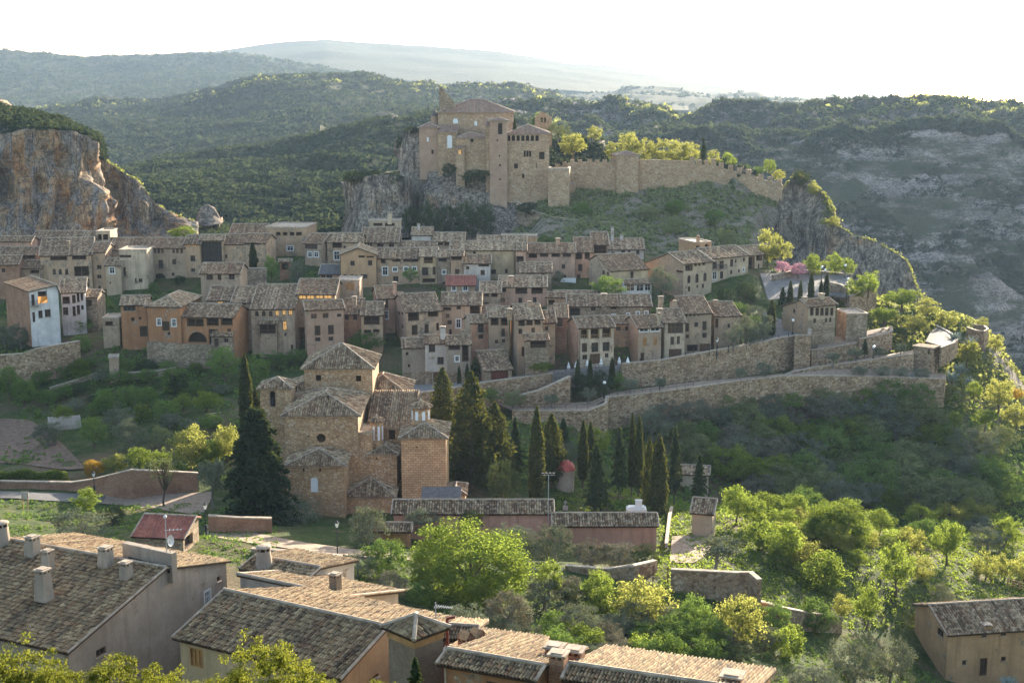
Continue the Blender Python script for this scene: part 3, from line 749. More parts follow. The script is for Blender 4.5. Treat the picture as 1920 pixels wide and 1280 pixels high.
# ------------------------------------------------------------------ building kit
UPZ = Vector((0, 0, 1))
class Pl:
    """an upright wall plane: s runs right along the wall, z is up, n points outward"""
    def __init__(s, o, a):
        s.o = Vector((o[0], o[1], 0)); s.t = Vector((math.cos(a), math.sin(a), 0)); s.n = Vector((math.sin(a), -math.cos(a), 0)); s.a = a
    def pt(s, u, z, off=0.0):
        return s.o + s.t * u + s.n * off + UPZ * z
    def hit(s, px, py):
        r = ray(px, py)
        q = r * (s.o.dot(s.n) / r.dot(s.n))
        return (q - s.o).dot(s.t), q.z
# style: frame thickness, pane depth, frame material, pane material, name
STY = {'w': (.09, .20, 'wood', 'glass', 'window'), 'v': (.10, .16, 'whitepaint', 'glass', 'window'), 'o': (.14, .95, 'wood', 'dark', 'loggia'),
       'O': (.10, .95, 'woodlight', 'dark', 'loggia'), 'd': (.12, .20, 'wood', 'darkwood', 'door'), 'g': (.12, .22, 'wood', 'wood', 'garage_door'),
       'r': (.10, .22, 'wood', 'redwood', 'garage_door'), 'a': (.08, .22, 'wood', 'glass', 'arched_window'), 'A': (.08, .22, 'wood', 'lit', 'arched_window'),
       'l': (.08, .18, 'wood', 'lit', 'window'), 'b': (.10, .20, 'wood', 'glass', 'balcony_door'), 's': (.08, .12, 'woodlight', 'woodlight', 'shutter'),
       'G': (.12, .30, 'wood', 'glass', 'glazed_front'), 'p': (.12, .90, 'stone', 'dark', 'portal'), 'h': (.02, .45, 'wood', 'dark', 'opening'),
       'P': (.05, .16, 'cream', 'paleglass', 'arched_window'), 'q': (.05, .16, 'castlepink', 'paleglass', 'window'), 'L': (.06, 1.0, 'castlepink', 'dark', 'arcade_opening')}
ARCH = 'aApPL'
def wall_face(mb, pl, w, z0, z1, holes, m=0, s0=0.0):
    """flat wall with real openings; holes: (sa, sb, za, zb, style)"""
    H = []
    for h in holes:
        a, b, c, d, st = h
        a, b, c, d = max(a, s0 + .08), min(b, s0 + w - .08), max(c, z0 + .02), min(d, z1 - .08)
        if b - a > .15 and d - c > .15 and not any(a < q[1] + .05 and b > q[0] - .05 and c < q[3] + .05 and d > q[2] - .05 for q in H): H.append((a, b, c, d, st))
    xs = sorted({s0, s0 + w, *[h[0] for h in H], *[h[1] for h in H]}); zs = sorted({z0, z1, *[h[2] for h in H], *[h[3] for h in H]})
    for i in range(len(xs) - 1):
        for j in range(len(zs) - 1):
            xc, zc = (xs[i] + xs[i + 1]) / 2, (zs[j] + zs[j + 1]) / 2
            if any(h[0] < xc < h[1] and h[2] < zc < h[3] for h in H): continue
            q = [(xs[i], zs[j]), (xs[i + 1], zs[j]), (xs[i + 1], zs[j + 1]), (xs[i], zs[j + 1])]
            mb.face([pl.pt(*p) for p in q], q, m)
    for a, b, c, d, st in H:
        dep = STY[st][1] + .04
        if st in ARCH:
            r = (b - a) / 2; cx, cz = (a + b) / 2, d - r
            if cz < c: r2 = d - c; cz = c
            else: r2 = r
            arc = [(cx + r * math.cos(t), cz + r2 * math.sin(t)) for t in np.linspace(0, math.pi, 9)]
            for k in range(8):
                corner = (b, d) if k < 4 else (a, d)
                mb.face([pl.pt(*corner), pl.pt(*arc[k + 1]), pl.pt(*arc[k])], [corner, arc[k + 1], arc[k]], m)
            mb.face([pl.pt(b, d), pl.pt(a, d), pl.pt(*arc[4])], [(b, d), (a, d), arc[4]], m)
            loop = [(a, c), (b, c)] + arc
        else:
            loop = [(a, c), (b, c), (b, d), (a, d)]
        for k in range(len(loop)):
            p, q = loop[k], loop[(k + 1) % len(loop)]
            mb.face([pl.pt(*p), pl.pt(*p, -dep), pl.pt(*q, -dep), pl.pt(*q)], [(0, 0), (dep, 0), (dep, 1), (0, 1)], m)
    return H
def opening(pl, h, parent, mullion=True):
    """the window, door or loggia that fills a hole: frame mesh with its pane as a child"""
    a, b, c, d, st = h
    th, dep, fm, pm, name = STY[st]
    f = MB(); w_, h_ = b - a, d - c
    bx = lambda u0, u1, v0, v1, o0, o1, m=0: f.box(pl.pt(u0, v0, o0), pl.t * (u1 - u0), pl.n * -(o0 - o1), UPZ * (v1 - v0), m)
    o0 = -dep + .13
    th = min(th, w_ * .16)
    if st in 'oO':
        n = max(1, round(w_ / 1.9))
        for k in range(n + 1):
            u = a + (w_ - th) * k / n
            bx(u, u + th, c, d, -.12, -.26)
        hr = min(.95, h_ * .42)
        bx(a, b, c + hr - .06, c + hr, -.14, -.2)
        nb = max(3, int(w_ / .28))
        for k in range(1, nb): bx(a + w_ * k / nb - .022, a + w_ * k / nb + .022, c, c + hr - .06, -.15, -.19)
        bx(a, b, d - .12, d, -.12, -.28)
    elif st == 'L' or st == 'h':
        bx(a, b, c, c + .06, -.02, -.2)
    elif st == 'p':
        bx(a, a + th, c, d - w_ / 2, -.2, -.4); bx(b - th, b, c, d - w_ / 2, -.2, -.4)
    else:
        bx(a, a + th, c, d, o0, -dep); bx(b - th, b, c, d, o0, -dep)
        bx(a + th, b - th, d - th, d, o0, -dep); bx(a + th, b - th, c, c + th, o0, -dep)
        if st in 'wvlaAbG' and w_ > .55:
            n = 2 if w_ < 1.7 else max(2, round(w_ / .8))
            for k in range(1, n): bx(a + w_ * k / n - .03, a + w_ * k / n + .03, c + th, d - th, o0 - .02, -dep + .02)
            if h_ > 1.1: bx(a + th, b - th, c + h_ * .62 - .025, c + h_ * .62 + .025, o0 - .03, -dep + .02)
        if st in 'dgrs':
            n = max(2, round(w_ / .35))
            for k in range(1, n): bx(a + w_ * k / n - .015, a + w_ * k / n + .015, c + th, d - th, o0 - .05, -dep + .02)
    o = f.build(name, M[fm], parent)
    p = MB()
    p.box(pl.pt(a + .01, c + .01, -dep), pl.t * (w_ - .02), pl.n * -.03, UPZ * (h_ - .02))
    p.build('pane' if st in 'wvlaAbGPq' else ('panel' if st in 'dgrs' else 'shade_backing'), M[pm], o)
    if st == 'v':
        s = MB()
        for u0, u1, v0, v1 in ((a - .12, a, c - .1, d + .12), (b, b + .12, c - .1, d + .12), (a, b, d, d + .12), (a, b, c - .1, c)):
            s.box(pl.pt(u0, v0, .03), pl.t * (u1 - u0), pl.n * -.05, UPZ * (v1 - v0))
        s.build('surround', M['whitepaint'], o)
    elif st in 'wlaA':
        s = MB(); s.box(pl.pt(a - .08, c - .1, .10), pl.t * (w_ + .16), pl.n * -.13, UPZ * .09); s.build('sill', M['ridge'], o)
    if st == 'b':
        s = MB(); s.box(pl.pt(a - .45, c - .16, .75), pl.t * (w_ + .9), pl.n * -.75, UPZ * .14)
        s.build('balcony', M['ridge'], parent)
        s2 = MB()
        for u0, u1, q0, q1 in ((a - .42, b + .42, .72, .68), (a - .42, a - .38, .72, 0), (b + .38, b + .42, .72, 0)):
            s2.box(pl.pt(u0, c + .93, q0), pl.t * (u1 - u0), pl.n * (q1 - q0), UPZ * .05)
        nb = max(4, int((w_ + .84) / .16))
        for k in range(nb + 1): s2.box(pl.pt(a - .42 + (w_ + .8) * k / nb, c - .02, .715), pl.t * .03, pl.n * -.03, UPZ * .95)
        s2.build('railing', M['iron'], parent)
    return o
def slope(mb, e0, e1, U, prof, pitch=.30, rise=.085, rows=0, m=0, row=.42):
    if pitch < .25: row, rise = .42, .075
    elif rows: rise = .12
    """tiled slope: eave e0->e1, U = unit vector up the slope, prof = [(s, length)] the outline above the eave.
    Half-round columns of tiles as real corrugation; rows > 0 also steps every course."""
    e0, e1, U = Vector(e0), Vector(e1), Vector(U)
    w = (e1 - e0).length; t = (e1 - e0) / w; nn = t.cross(U).normalized()
    if nn.z < 0: nn = -nn
    ps, pv = [p[0] for p in prof], [p[1] for p in prof]
    Lf = lambda s: float(np.interp(s, ps, pv))
    n = max(2, int(round(w / pitch))); pw = w / n
    shape = ((0, -.7), (.14, -.1), (.3, .85), (.5, 1.1), (.7, .85), (.86, -.1), (1, -.7)) if rows else ((0, 0), (.3, 1), (.7, 1), (1, 0))
    k0 = random.randint(0, 500) * 3
    for k in range(n):
        jit = random.uniform(-.03, .03) if rows else 0
        for (fa, ha), (fb, hb) in zip(shape, shape[1:]):
            sa, sb = (k + fa) * pw, (k + fb) * pw
            la, lb = Lf(sa), Lf(sb)
            if max(la, lb) < .02: continue
            if not rows:
                mb.face([e0 + t * sa + nn * (ha * rise), e0 + t * sb + nn * (hb * rise), e0 + t * sb + U * lb + nn * (hb * rise), e0 + t * sa + U * la + nn * (ha * rise)],
                        [(k0 + k + fa, 0), (k0 + k + fb, 0), (k0 + k + fb, lb / row), (k0 + k + fa, la / row)], m)
            else:
                nr = int(max(la, lb) / row) + 1
                for r in range(nr):
                    a0, a1 = min(r * row, la), min((r + 1) * row, la); b0, b1 = min(r * row, lb), min((r + 1) * row, lb)
                    if a1 - a0 < .01 and b1 - b0 < .01: continue
                    ja = jit + ((k * 7919 + r * 104729) % 97 / 97 - .5) * .06
                    up0, up1 = .055 + ja, .0 + ja
                    mb.face([e0 + t * sa + U * a0 + nn * (ha * rise + up0), e0 + t * sb + U * b0 + nn * (hb * rise + up0),
                             e0 + t * sb + U * b1 + nn * (hb * rise + up1), e0 + t * sa + U * a1 + nn * (ha * rise + up1)],
                            [(k0 + k + fa, r + .001), (k0 + k + fb, r + .001), (k0 + k + fb, r + .999), (k0 + k + fa, r + .999)], m)
def under(mb, e0, e1, U, prof, th=.14, m=1):
    """boarding under the tiles, with its edges"""
    e0, e1, U = Vector(e0), Vector(e1), Vector(U)
    t = (e1 - e0).normalized(); nn = t.cross(U).normalized()
    if nn.z < 0: nn = -nn
    top = [e0, e1] + [e0 + t * s + U * l for s, l in prof[::-1] if l > .01]
    q = []
    for p in top:
        if not q or (p - q[-1]).length > .01: q.append(p)
    bot = [p - nn * th for p in q]
    mb.face(bot[::-1], None, m)
    for k in range(len(q)):
        j = (k + 1) % len(q)
        mb.face([bot[k], bot[j], q[j], q[k]], None, m)
def ridge(mb, p0, p1, r=.13, m=2):
    mb.tube([p0, p1], r, 6, m)
def hip_roof(mb, pl, w, D, ze, p=.36, ov=.35, pitch=.3, rows=0, inset=None, faces='FRLB', tl=0.0):
    """hipped roof over a w x D block whose front wall is pl; returns the ridge height"""
    W_, D_ = w + 2 * ov, D + 2 * ov
    z0 = ze - p * ov
    h = min(W_, D_) / 2
    q = math.sqrt(1 + p * p)
    c = [pl.pt(-ov, z0, ov), pl.pt(w + ov, z0, ov), pl.pt(w + ov, z0, -D - ov), pl.pt(-ov, z0, -D - ov)]
    edges = {'F': (0, 1, W_, -pl.n), 'R': (1, 2, D_, -pl.t), 'B': (2, 3, W_, pl.n), 'L': (3, 0, D_, pl.t)}
    for key, (i, j, ln, inn) in edges.items():
        U = (inn + UPZ * p).normalized()
        l = h * q
        prof = [(0, 0), (h, l), (ln - h, l), (ln, 0)] if ln > 2 * h + .01 else [(0, 0), (ln / 2, l), (ln, 0)]
        if key in faces: slope(mb, c[i], c[j], U, prof, pitch, rows=rows)
        under(mb, c[i], c[j], U, prof)
    if W_ >= D_: r0, r1 = c[0] + (pl.t - pl.n + UPZ * p) * h, c[1] + (-pl.t - pl.n + UPZ * p) * h
    else: r0, r1 = c[0] + (pl.t - pl.n + UPZ * p) * h, c[3] + (pl.t + pl.n + UPZ * p) * h
    b = .09 * UPZ
    ridge(mb, r0 + b, r1 + b)
    if W_ >= D_: pairs = ((0, r0), (3, r0), (1, r1), (2, r1))
    else: pairs = ((0, r0), (1, r0), (3, r1), (2, r1))
    for i, r in pairs: ridge(mb, c[i] + b * .6, r + b)
    return z0 + p * h
def block_walls(mb, pl, w, D, z0, z1, fh=(), lh=(), rh=(), m=0, ms=None, zs=None, zb=None):
    """four walls of a block; returns the fitted holes for front, left and right with their planes"""
    ms = m if ms is None else ms
    lp = Pl(pl.pt(0, 0, -D), pl.a - math.pi / 2); rp = Pl(pl.pt(w, 0, 0), pl.a + math.pi / 2); bp = Pl(pl.pt(w, 0, -D), pl.a + math.pi)
    out = [(pl, q) for q in wall_face(mb, pl, w, z0, z1, fh, m)]
    out += [(lp, q) for q in wall_face(mb, lp, D, z0, zs or z1, lh, ms)]
    out += [(rp, q) for q in wall_face(mb, rp, D, z0, zs or z1, rh, ms)]
    wall_face(mb, bp, w, z0, zb or z1, (), m)
    return out
def px_holes(txt, pl, only=''):
    """'x0,y0,x1,y1,style; ...' in photo pixels, as holes in a wall plane; an L: or R: prefix puts one in a side wall"""
    out = []
    for it in txt.split(';'):
        it = it.strip()
        if not it: continue
        side = ''
        if it[1] == ':': side, it = it[0], it[2:]
        if side != only: continue
        q = it.split(',')
        x0, y0, x1, y1 = map(float, q[:4])
        ym = (y0 + y1) / 2; xm = (x0 + x1) / 2
        a, b = pl.hit(x0, ym)[0], pl.hit(x1, ym)[0]
        d, c = pl.hit(xm, y0)[1], pl.hit(xm, y1)[1]
        out.append((min(a, b), max(a, b), c, d, q[4] if len(q) > 4 else 'w'))
    return out
def chimney(parent, c, h, sz, kind='square', mat='concrete', rz=0.0):
    """a chimney standing on the roof at c: stack, open lantern and cap"""
    c = Vector(c)
    st, cp, op = MB(), MB(), MB()
    if kind == 'round':
        st.lathe(c - UPZ * .6, [(sz * .62, 0), (sz * .44, h + .3)], 18)
        op.lathe(c + UPZ * (h - .32), [(sz * .36, 0), (sz * .36, .25)], 14)
        for k in range(6):
            a = k * math.pi / 3
            st.cbox(c + Vector((math.cos(a) * sz * .38, math.sin(a) * sz * .38, h - .3)), .1, .1, .26, a)
        cp.lathe(c + UPZ * (h - .05), [(sz * .52, 0), (sz * .5, .08), (sz * .34, .16), (0.0, .2)], 18)
    else:
        t = Vector((math.cos(rz), math.sin(rz), 0)); b = Vector((-math.sin(rz), math.cos(rz), 0))
        taper = .78 if kind == 'taper' else 1.0
        lo = [c - UPZ * .7 + t * (i * sz / 2) + b * (j * sz / 2) for i, j in ((-1, -1), (1, -1), (1, 1), (-1, 1))]
        hi = [c + UPZ * (h - .3) + t * (i * sz / 2 * taper) + b * (j * sz / 2 * taper) for i, j in ((-1, -1), (1, -1), (1, 1), (-1, 1))]
        for k in range(4): st.face([lo[k], lo[(k + 1) % 4], hi[(k + 1) % 4], hi[k]], ((0, 0), (sz, 0), (sz, h), (0, h)))
        st.face(hi)
        s2 = sz * taper
        for i, j in ((-1, -1), (1, -1), (1, 1), (-1, 1), (0, -1), (0, 1), (1, 0), (-1, 0)):
            st.cbox(c + UPZ * (h - .3) + t * (i * s2 * .42) + b * (j * s2 * .42), s2 * .16, s2 * .16, .2, rz)
        op.cbox(c + UPZ * (h - .3), s2 * .6, s2 * .6, .2, rz)
        if kind == 'gable':
            for i in (-1, 1):
                cp.face([c + UPZ * (h - .1) + t * (i * s2 * .62) - b * s2 * .6, c + UPZ * (h - .1) + t * (i * s2 * .62) + b * s2 * .6, c + UPZ * (h + s2 * .5) + b * s2 * .6, c + UPZ * (h + s2 * .5) - b * s2 * .6])
            for j in (-1, 1): st.face([c + UPZ * (h - .1) - t * s2 * .5 + b * (j * s2 * .5), c + UPZ * (h - .1) + t * s2 * .5 + b * (j * s2 * .5), c + UPZ * (h + s2 * .42) + b * (j * s2 * .5)])
        else:
            cp.cbox(c + UPZ * (h - .1), s2 * 1.25, s2 * 1.25, .09, rz)
            cp.cbox(c + UPZ * (h - .01), s2 * .8, s2 * .8, .06, rz)
    o = st.build('chimney', M[mat], parent)
    op.build('flue', M['dark'], o)
    cp.build('cap', M['ridge'] if kind != 'gable' else M['tile_near'], o)
    return o
HOUSES = {}
def house(label, xl, xr, ye, yb, d, a, roof, yr, wm, wins='', side=None, depth=None, p=.36, rf=.5, chim=(), ov=.4, name='village_house', tile='tile', group='houses of the village', back=None, cat='house', pitch=.32, rows=0, stone=0.0, run=None, base_drop=4.0):
    """one house from its facade: left and right edge, eave row, ground row (photo pixels), distance, turn.
    yr is the pixel row of the ridge (gx, shed, hip) or of the gable top (gy)."""
    if tile == 'tile': tile = random.choice(['tile', 'tile', 'tile_brown', 'tile_pale'])
    A = P(xl, ye, d); a = R(a)
    pl = Pl(A, a)
    w = pl.hit(xr, ye)[0]; ze = A.z
    zb = pl.hit(xl, yb)[1]
    mid = pl.pt(w / 2, ze)
    r = 3.0
    if roof in ('gx', 'shed', 'hip'):
        lo, hi = .6, 22.0
        for _ in range(40):
            r = (lo + hi) / 2
            q = mid - pl.n * r + UPZ * (p * r)
            if proj(q)[1] > yr: lo = r
            else: hi = r
    if run: r = run
    D = {'gx': r + (back if back else min(r, 4.0)), 'shed': r, 'hip': (depth or 2 * r), 'gy': depth or 9.0, 'flat': depth or 6.0}[roof]
    base = pl.pt(w / 2, zb, -D / 2)
    root = empty(name, base, label, cat, group)
    z0 = zb - base_drop
    wall = MB()
    lp = Pl(pl.pt(0, 0, -D), pl.a - math.pi / 2); rp = Pl(pl.pt(w, 0, 0), pl.a + math.pi / 2)
    zr = ze + p * r
    zk = zr - p * (D - r) if roof == 'gx' else zr
    zs = min(ze, zk) if roof in ('gx', 'shed') else None
    fit = block_walls(wall, pl, w, D, z0, ze, px_holes(wins, pl), px_holes(wins, lp, 'L'), px_holes(wins, rp, 'R'), 0, 1, zs, zk if roof in ('gx', 'shed') else None)
    rb = MB()
    q = math.sqrt(1 + p * p)
    so = .28
    if roof in ('gx', 'shed'):
        D2 = D - r
        for u in (0.0, w):
            tri = [(0, zs), (D, zs)] + ([(D, zk)] if zk > zs + .01 else []) + ([(r, zr)] if roof == 'gx' else []) + ([(0, ze)] if ze > zs + .01 else [])
            if len(tri) < 3: continue
            f = [pl.pt(u, z, -x) for x, z in tri]
            wall.face(f if u else f[::-1], tri if u else tri[::-1], 1)
        e0, e1 = pl.pt(-so, ze - p * ov, ov), pl.pt(w + so, ze - p * ov, ov)
        U = (-pl.n + UPZ * p).normalized(); L = (r + ov) * q; prof = [(0, L), (w + 2 * so, L)]
        slope(rb, e0, e1, U, prof, pitch, rows=rows); under(rb, e0, e1, U, prof)
        if roof == 'gx':
            f1, f0 = pl.pt(-so, zk - p * .3, -D - .3), pl.pt(w + so, zk - p * .3, -D - .3)
            U2 = (pl.n + UPZ * p).normalized(); L2 = (D2 + .3) * q; prof = [(0, L2), (w + 2 * so, L2)]
            slope(rb, f0, f1, U2, prof, pitch, rows=rows); under(rb, f0, f1, U2, prof)
        ridge(rb, pl.pt(-so, zr + .1, -r), pl.pt(w + so, zr + .1, -r), .13)
        if rows or random.random() < .6:
            for u in (-so, w + so): ridge(rb, pl.pt(u, ze - p * ov + .08, ov), pl.pt(u, zr + .08, -r), .09)
    elif roof == 'gy':
        ur = w * rf
        zr = pl.hit((xl + xr) / 2 if rf == .5 else xl + (xr - xl) * rf, yr)[1]
        pa = (zr - ze) / max(ur, .01); pb = (zr - ze) / max(w - ur, .01)
        pts = [(0, ze), (w, ze), (ur, zr)]
        if rf > .97: pts = [(0, ze), (w, ze), (w, zr)]
        if rf < .03: pts = [(0, ze), (w, ze), (0, zr)]
        wall.face([pl.pt(*x) for x in pts], pts, 0); wall.face([pl.pt(x[0], x[1], -D) for x in pts][::-1], pts[::-1], 0)
        for sgn, run, pp in ((1, ur, pa), (-1, w - ur, pb)):
            if run < w * .04:
                u = 0 if sgn == 1 else w
                wall.face([pl.pt(u, ze, 0), pl.pt(u, ze, -D), pl.pt(u, zr, -D), pl.pt(u, zr, 0)][::(-1 if sgn == 1 else 1)], None, 1)
                continue
            qq = math.sqrt(1 + pp * pp)
            u0 = -.3 if sgn == 1 else w + .3
            e = [pl.pt(u0, ze - pp * .3, -D - .25), pl.pt(u0, ze - pp * .3, ov)]
            if sgn == -1: e = e[::-1]
            U = (pl.t * sgn + UPZ * pp).normalized(); L = (run + .3) * qq; prof = [(0, L), (D + .25 + ov, L)]
            slope(rb, *e, U, prof, pitch, rows=rows); under(rb, *e, U, prof)
            ridge(rb, pl.pt(u0, ze - pp * .3 + .08, ov), pl.pt(ur, zr + .08, ov), .08)
        ridge(rb, pl.pt(ur, zr + .1, ov), pl.pt(ur, zr + .1, -D - .2), .13)
    elif roof == 'hip':
        hip_roof(rb, pl, w, D, ze, p, ov, pitch, rows)
    else:
        for o_, u0, u1, b0, b1 in ((0, -.1, w + .1, .1, -.25), (0, -.1, w + .1, -D + .25, -D - .1), (0, -.1, .25, -.25, -D + .25), (0, w - .25, w + .1, -.25, -D + .25)):
            rb.box(pl.pt(u0, ze, b0), pl.t * (u1 - u0), pl.n * (b1 - b0), UPZ * .3, 2)
        rb.face([pl.pt(.2, ze + .1, -.2), pl.pt(w - .2, ze + .1, -.2), pl.pt(w - .2, ze + .1, -D + .2), pl.pt(.2, ze + .1, -D + .2)], None, 2)
    if group and random.random() < .45:
        u = random.choice([.12, w - .22]); dp = MB()
        dp.tube([pl.pt(u, ze - .25, .12), pl.pt(u, zb, .12)], .055, 6); dp.build('drainpipe', M['iron'] if random.random() < .6 else M['ridge'], root)
    wall.build('wall', [M[wm], M[side or wm]], root)
    ro = rb.build('roof', [M[tile], M['darkwood'], M['ridge']], root)
    for pl_, h in fit: opening(pl_, h, root)
    for ch in chim:
        cx, fr, hh, sz = ch[:4]
        s = pl.hit(cx, ye)[0]
        chimney(ro if ro else root, pl.pt(s, ze + p * r * fr if roof in ('gx', 'shed', 'hip') else ze, -r * fr), hh, sz, ch[4] if len(ch) > 4 else 'square', ch[5] if len(ch) > 5 else wm, pl.a)
    if stone > 0:
        sb = MB(); zt = pl.hit((xl + xr) / 2, yb)[1] + stone
        hs = [(h[0] - .1, h[1] + .1) for p_, h in fit if p_ is pl and h[2] < zt + .1]
        u = 0.0
        for b0, b1 in sorted(hs) + [(w, w)]:
            if b0 - u > .3: sb.box(pl.pt(u, z0, .05), pl.t * (b0 - u), pl.n * -.06, UPZ * (zt - z0))
            u = max(u, b1)
        for p_, q_ in fit:
            if p_ is pl and z0 < q_[2] - .1 < zt: sb.box(pl.pt(q_[0] - .1, z0, .05), pl.t * (q_[1] - q_[0] + .2), pl.n * -.06, UPZ * (q_[2] - .1 - z0))
        sb.build('stone_base', M['stone'], root)
    HOUSES[label] = (root, pl, w, ze, D)
    return root
# ------------------------------------------------------------------ village houses (photo pixels)
random.seed(4)
h = house
# --- far back row under the crags
h('tan house with low windows under the orange cliff, reddish tiled lean-to', 61,151,447,462,328,0,'shed',433,'pink','123,434,130,440,h')
h('small back house with a red-brown tile roof in front of the orange cliff', 151,180,446,470,322,0,'gx',434,'tan','160,449,178,455,o')
h('narrow cream house with an open top storey beside the cliff foot', 180,206,435,452,323,0,'flat',430,'cream','183,439,191,450,o;193,439,203,450,o')
h('plain pinkish house with a long flat wall at the left edge of the village', -30,58,452,480,322,0,'gx',443,'pink','')
h('low dark-roofed house at the left edge with a wide shaded gallery', -20,67,477,505,318,0,'gx',463,'brick','15,479,66,486,o')
h('brick shed-roofed house cut by the left edge of the picture, above the white houses', -30,34,496,540,300,8,'gx',479,'brick','3,503,10,511,w')
h('grey lean-to house with a dark doorway behind the white houses', 34,78,502,525,304,0,'shed',488,'grey','56,506,74,513,o')
h('tan house with two tiers of tiled roof and three small arched windows', 75,171,479,547,305,12,'gx',446,'tan','94,481,126,488,o;135,479,162,487,o;99,504,105,515,a;110,504,116,515,a;122,504,128,515,a;139,499,167,518,o;140,524,150,533,w;160,523,168,538,d', chim=[(126,.5,1.2,.6)])
h('narrow tall tan house with three small stacked windows and a red-brown roof', 170,197,472,558,308,0,'gx',455,'tan','182,497,190,505,w;182,515,190,522,w;184,536,189,541,w')
h('long dark-roofed house with two white skylights rising behind the flat-topped block', 197,284,468,505,314,0,'gx',446,'grey','')
h('slim pale house with a lean-to roof and one white framed window', 198,226,497,558,304,0,'shed',484,'cream','205,501,215,513,v;205,528,208,532,h', chim=[])
h('flat-topped cream block with a white balcony door and a dark garage', 223,275,470,556,306,0,'flat',466,'cream','224,478,246,483,o;226,501,236,517,b;229,544,248,555,g;253,521,256,529,w;260,522,267,529,w', depth=7)
h('grey stone house with a row of tiny arches and a round-headed portal', 276,346,464,532,312,0,'gx',446,'grey','288,466,293,475,a;295,466,300,475,a;302,466,307,475,a;323,466,328,475,a;330,466,335,475,a;338,466,343,475,a;297,487,306,503,b;323,486,330,496,w;289,512,311,528,p;322,511,327,517,w', stone=1.2)
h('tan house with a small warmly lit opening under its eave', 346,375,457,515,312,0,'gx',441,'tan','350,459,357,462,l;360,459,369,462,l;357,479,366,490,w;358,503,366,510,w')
h('house front filled by one tall wall of dark glass', 375,418,450,500,313,0,'gx',440,'tan','377,453,416,492,G')
h('tan house with a dark strip under the eave and a tiny slit window', 418,457,457,500,314,-2,'gx',439,'tan','422,458,454,460,h;422,477,426,484,h')
h('tan house with a dark open strip below the eave behind a slim cypress', 457,498,454,503,313,-6,'gx',438,'tan','458,455,489,459,o;480,484,485,492,h')
h('high back house showing only its broad grey roof at the skyline of the left row', 431,497,438,452,332,0,'gx',420,'tan','')
h('big tan house with four square openings high under a thin flat roof', 497,572,427,486,326,-6,'flat',424,'tan','517,435,526,442,o;530,435,539,442,o;543,435,552,442,o;555,435,566,442,o;538,461,550,470,v;509,466,516,471,a', depth=11)
h('slim grey house with a row of four panes above two white framed windows', 571,602,455,494,318,-16,'gx',438,'grey','572,458,595,467,w;577,472,585,482,v;589,472,597,482,v', depth=10)
h('stone and tan house with a tall white-framed door', 613,678,453,490,319,0,'gx',437,'tan','623,454,641,465,o;626,471,637,487,v;644,461,648,466,w', stone=.1)
h('large house with a broad roof, three little arches and a square roof lantern', 677,746,454,476,325,0,'gx',427,'tan','684,456,687,463,a;689,456,692,463,a;694,456,697,463,a;707,457,719,463,w;729,457,739,463,w')
h('flat square lantern room with two openings and a chimney, under the grey pillar', 691,750,415,430,336,0,'flat',412,'cream','700,418,717,424,o;722,418,740,424,o', depth=5, chim=[(731,0,2.2,1.0)])
h('pale grey house with plain wall and tiled roof beside the big broad roof', 772,810,440,466,328,0,'gx',426,'offwhite','', chim=[(784,.6,1.6,.6)])
h('tan house with two wide openings at the foot of the ivy rock', 811,871,452,474,326,0,'gx',436,'tan','820,455,831,460,o;833,455,847,461,o')
h('low red-brown roofed house squeezed below the broad back roof', 754,818,465,485,314,0,'gx',452,'tan','')
# --- second row
h('peach house with its gable end facing out', 637,705,477,524,299,3,'gy',464,'peach','657,489,665,498,w;672,479,684,483,h;687,480,701,483,h;690,488,698,498,w;644,514,650,520,w;657,514,663,521,w;665,515,670,520,w;676,514,689,522,w', depth=9)
h('lean-to with a smooth dark slate roof beside the peach gable', 600,640,513,526,300,0,'shed',496,'brick','602,515,610,523,w;612,515,623,523,w', tile='slate')
h('long tan house with three openings and a white door', 705,787,484,530,301,0,'gx',465,'tan','714,485,723,494,o;736,485,751,491,o;756,485,784,491,o;717,500,727,516,v;736,501,745,509,v;757,500,765,508,v;773,500,781,508,v;737,518,747,528,w', chim=[(738,.15,1.2,.8)])
h('yellowish house with a wooden top balcony and two glazed doors', 787,819,480,532,300,0,'gx',464,'yellow','794,481,812,494,O;791,501,803,516,b;811,500,817,515,d;792,522,816,530,o')
h('small stone house with a dark opening and a twin white window', 820,844,482,533,299,0,'gx',469,'stone','822,484,838,491,o;829,506,836,514,v;828,528,837,535,p')
h('wide cream house with blank walls and three small windows', 845,966,468,520,303,0,'gx',452,'yellow','887,472,892,477,h;921,505,930,514,w;947,504,952,512,w')
h('speckled roof house standing behind the wide cream house', 895,987,468,476,309,0,'gx',442,'tan','')
h('plain peach-coloured blank wall house below the town path', 940,1007,444,460,322,0,'flat',441,'peach','', depth=5)
h('pink-tan end house with one tall opening next to the cream wall', 967,987,469,522,301,0,'gx',455,'pink','968,480,982,492,o')
h('little house with a dark gallery next to the pink-white cottage', 845,868,479,517,296,0,'gx',470,'tan','846,481,866,488,o;853,504,861,516,d')
h('pink-white cottage with a red-brown roof and a small terrace', 869,919,493,519,295,0,'gx',478,'offwhite','897,495,917,500,o;901,506,909,516,d;874,499,880,505,w')
h('long pinkish house with four wide openings, two with white blinds', 988,1078,473,525,304,0,'gx',456,'pink','991,476,1007,484,o;1012,475,1028,482,o;1034,475,1050,482,o;1055,474,1071,482,o;1053,495,1060,504,w;1053,515,1062,523,d', chim=[(1047,.9,1.3,.9)])
h('pinkish house with two square openings above a tall window', 1078,1111,472,522,306,0,'gx',445,'pink','1079,474,1092,486,o;1096,473,1106,486,o;1084,495,1092,508,w;1082,514,1088,526,d')
h('tall house with a timber gallery at the top below the town path', 1111,1140,458,512,311,0,'gx',435,'tan','1113,460,1137,475,o;1112,479,1119,492,d;1113,497,1117,505,w')
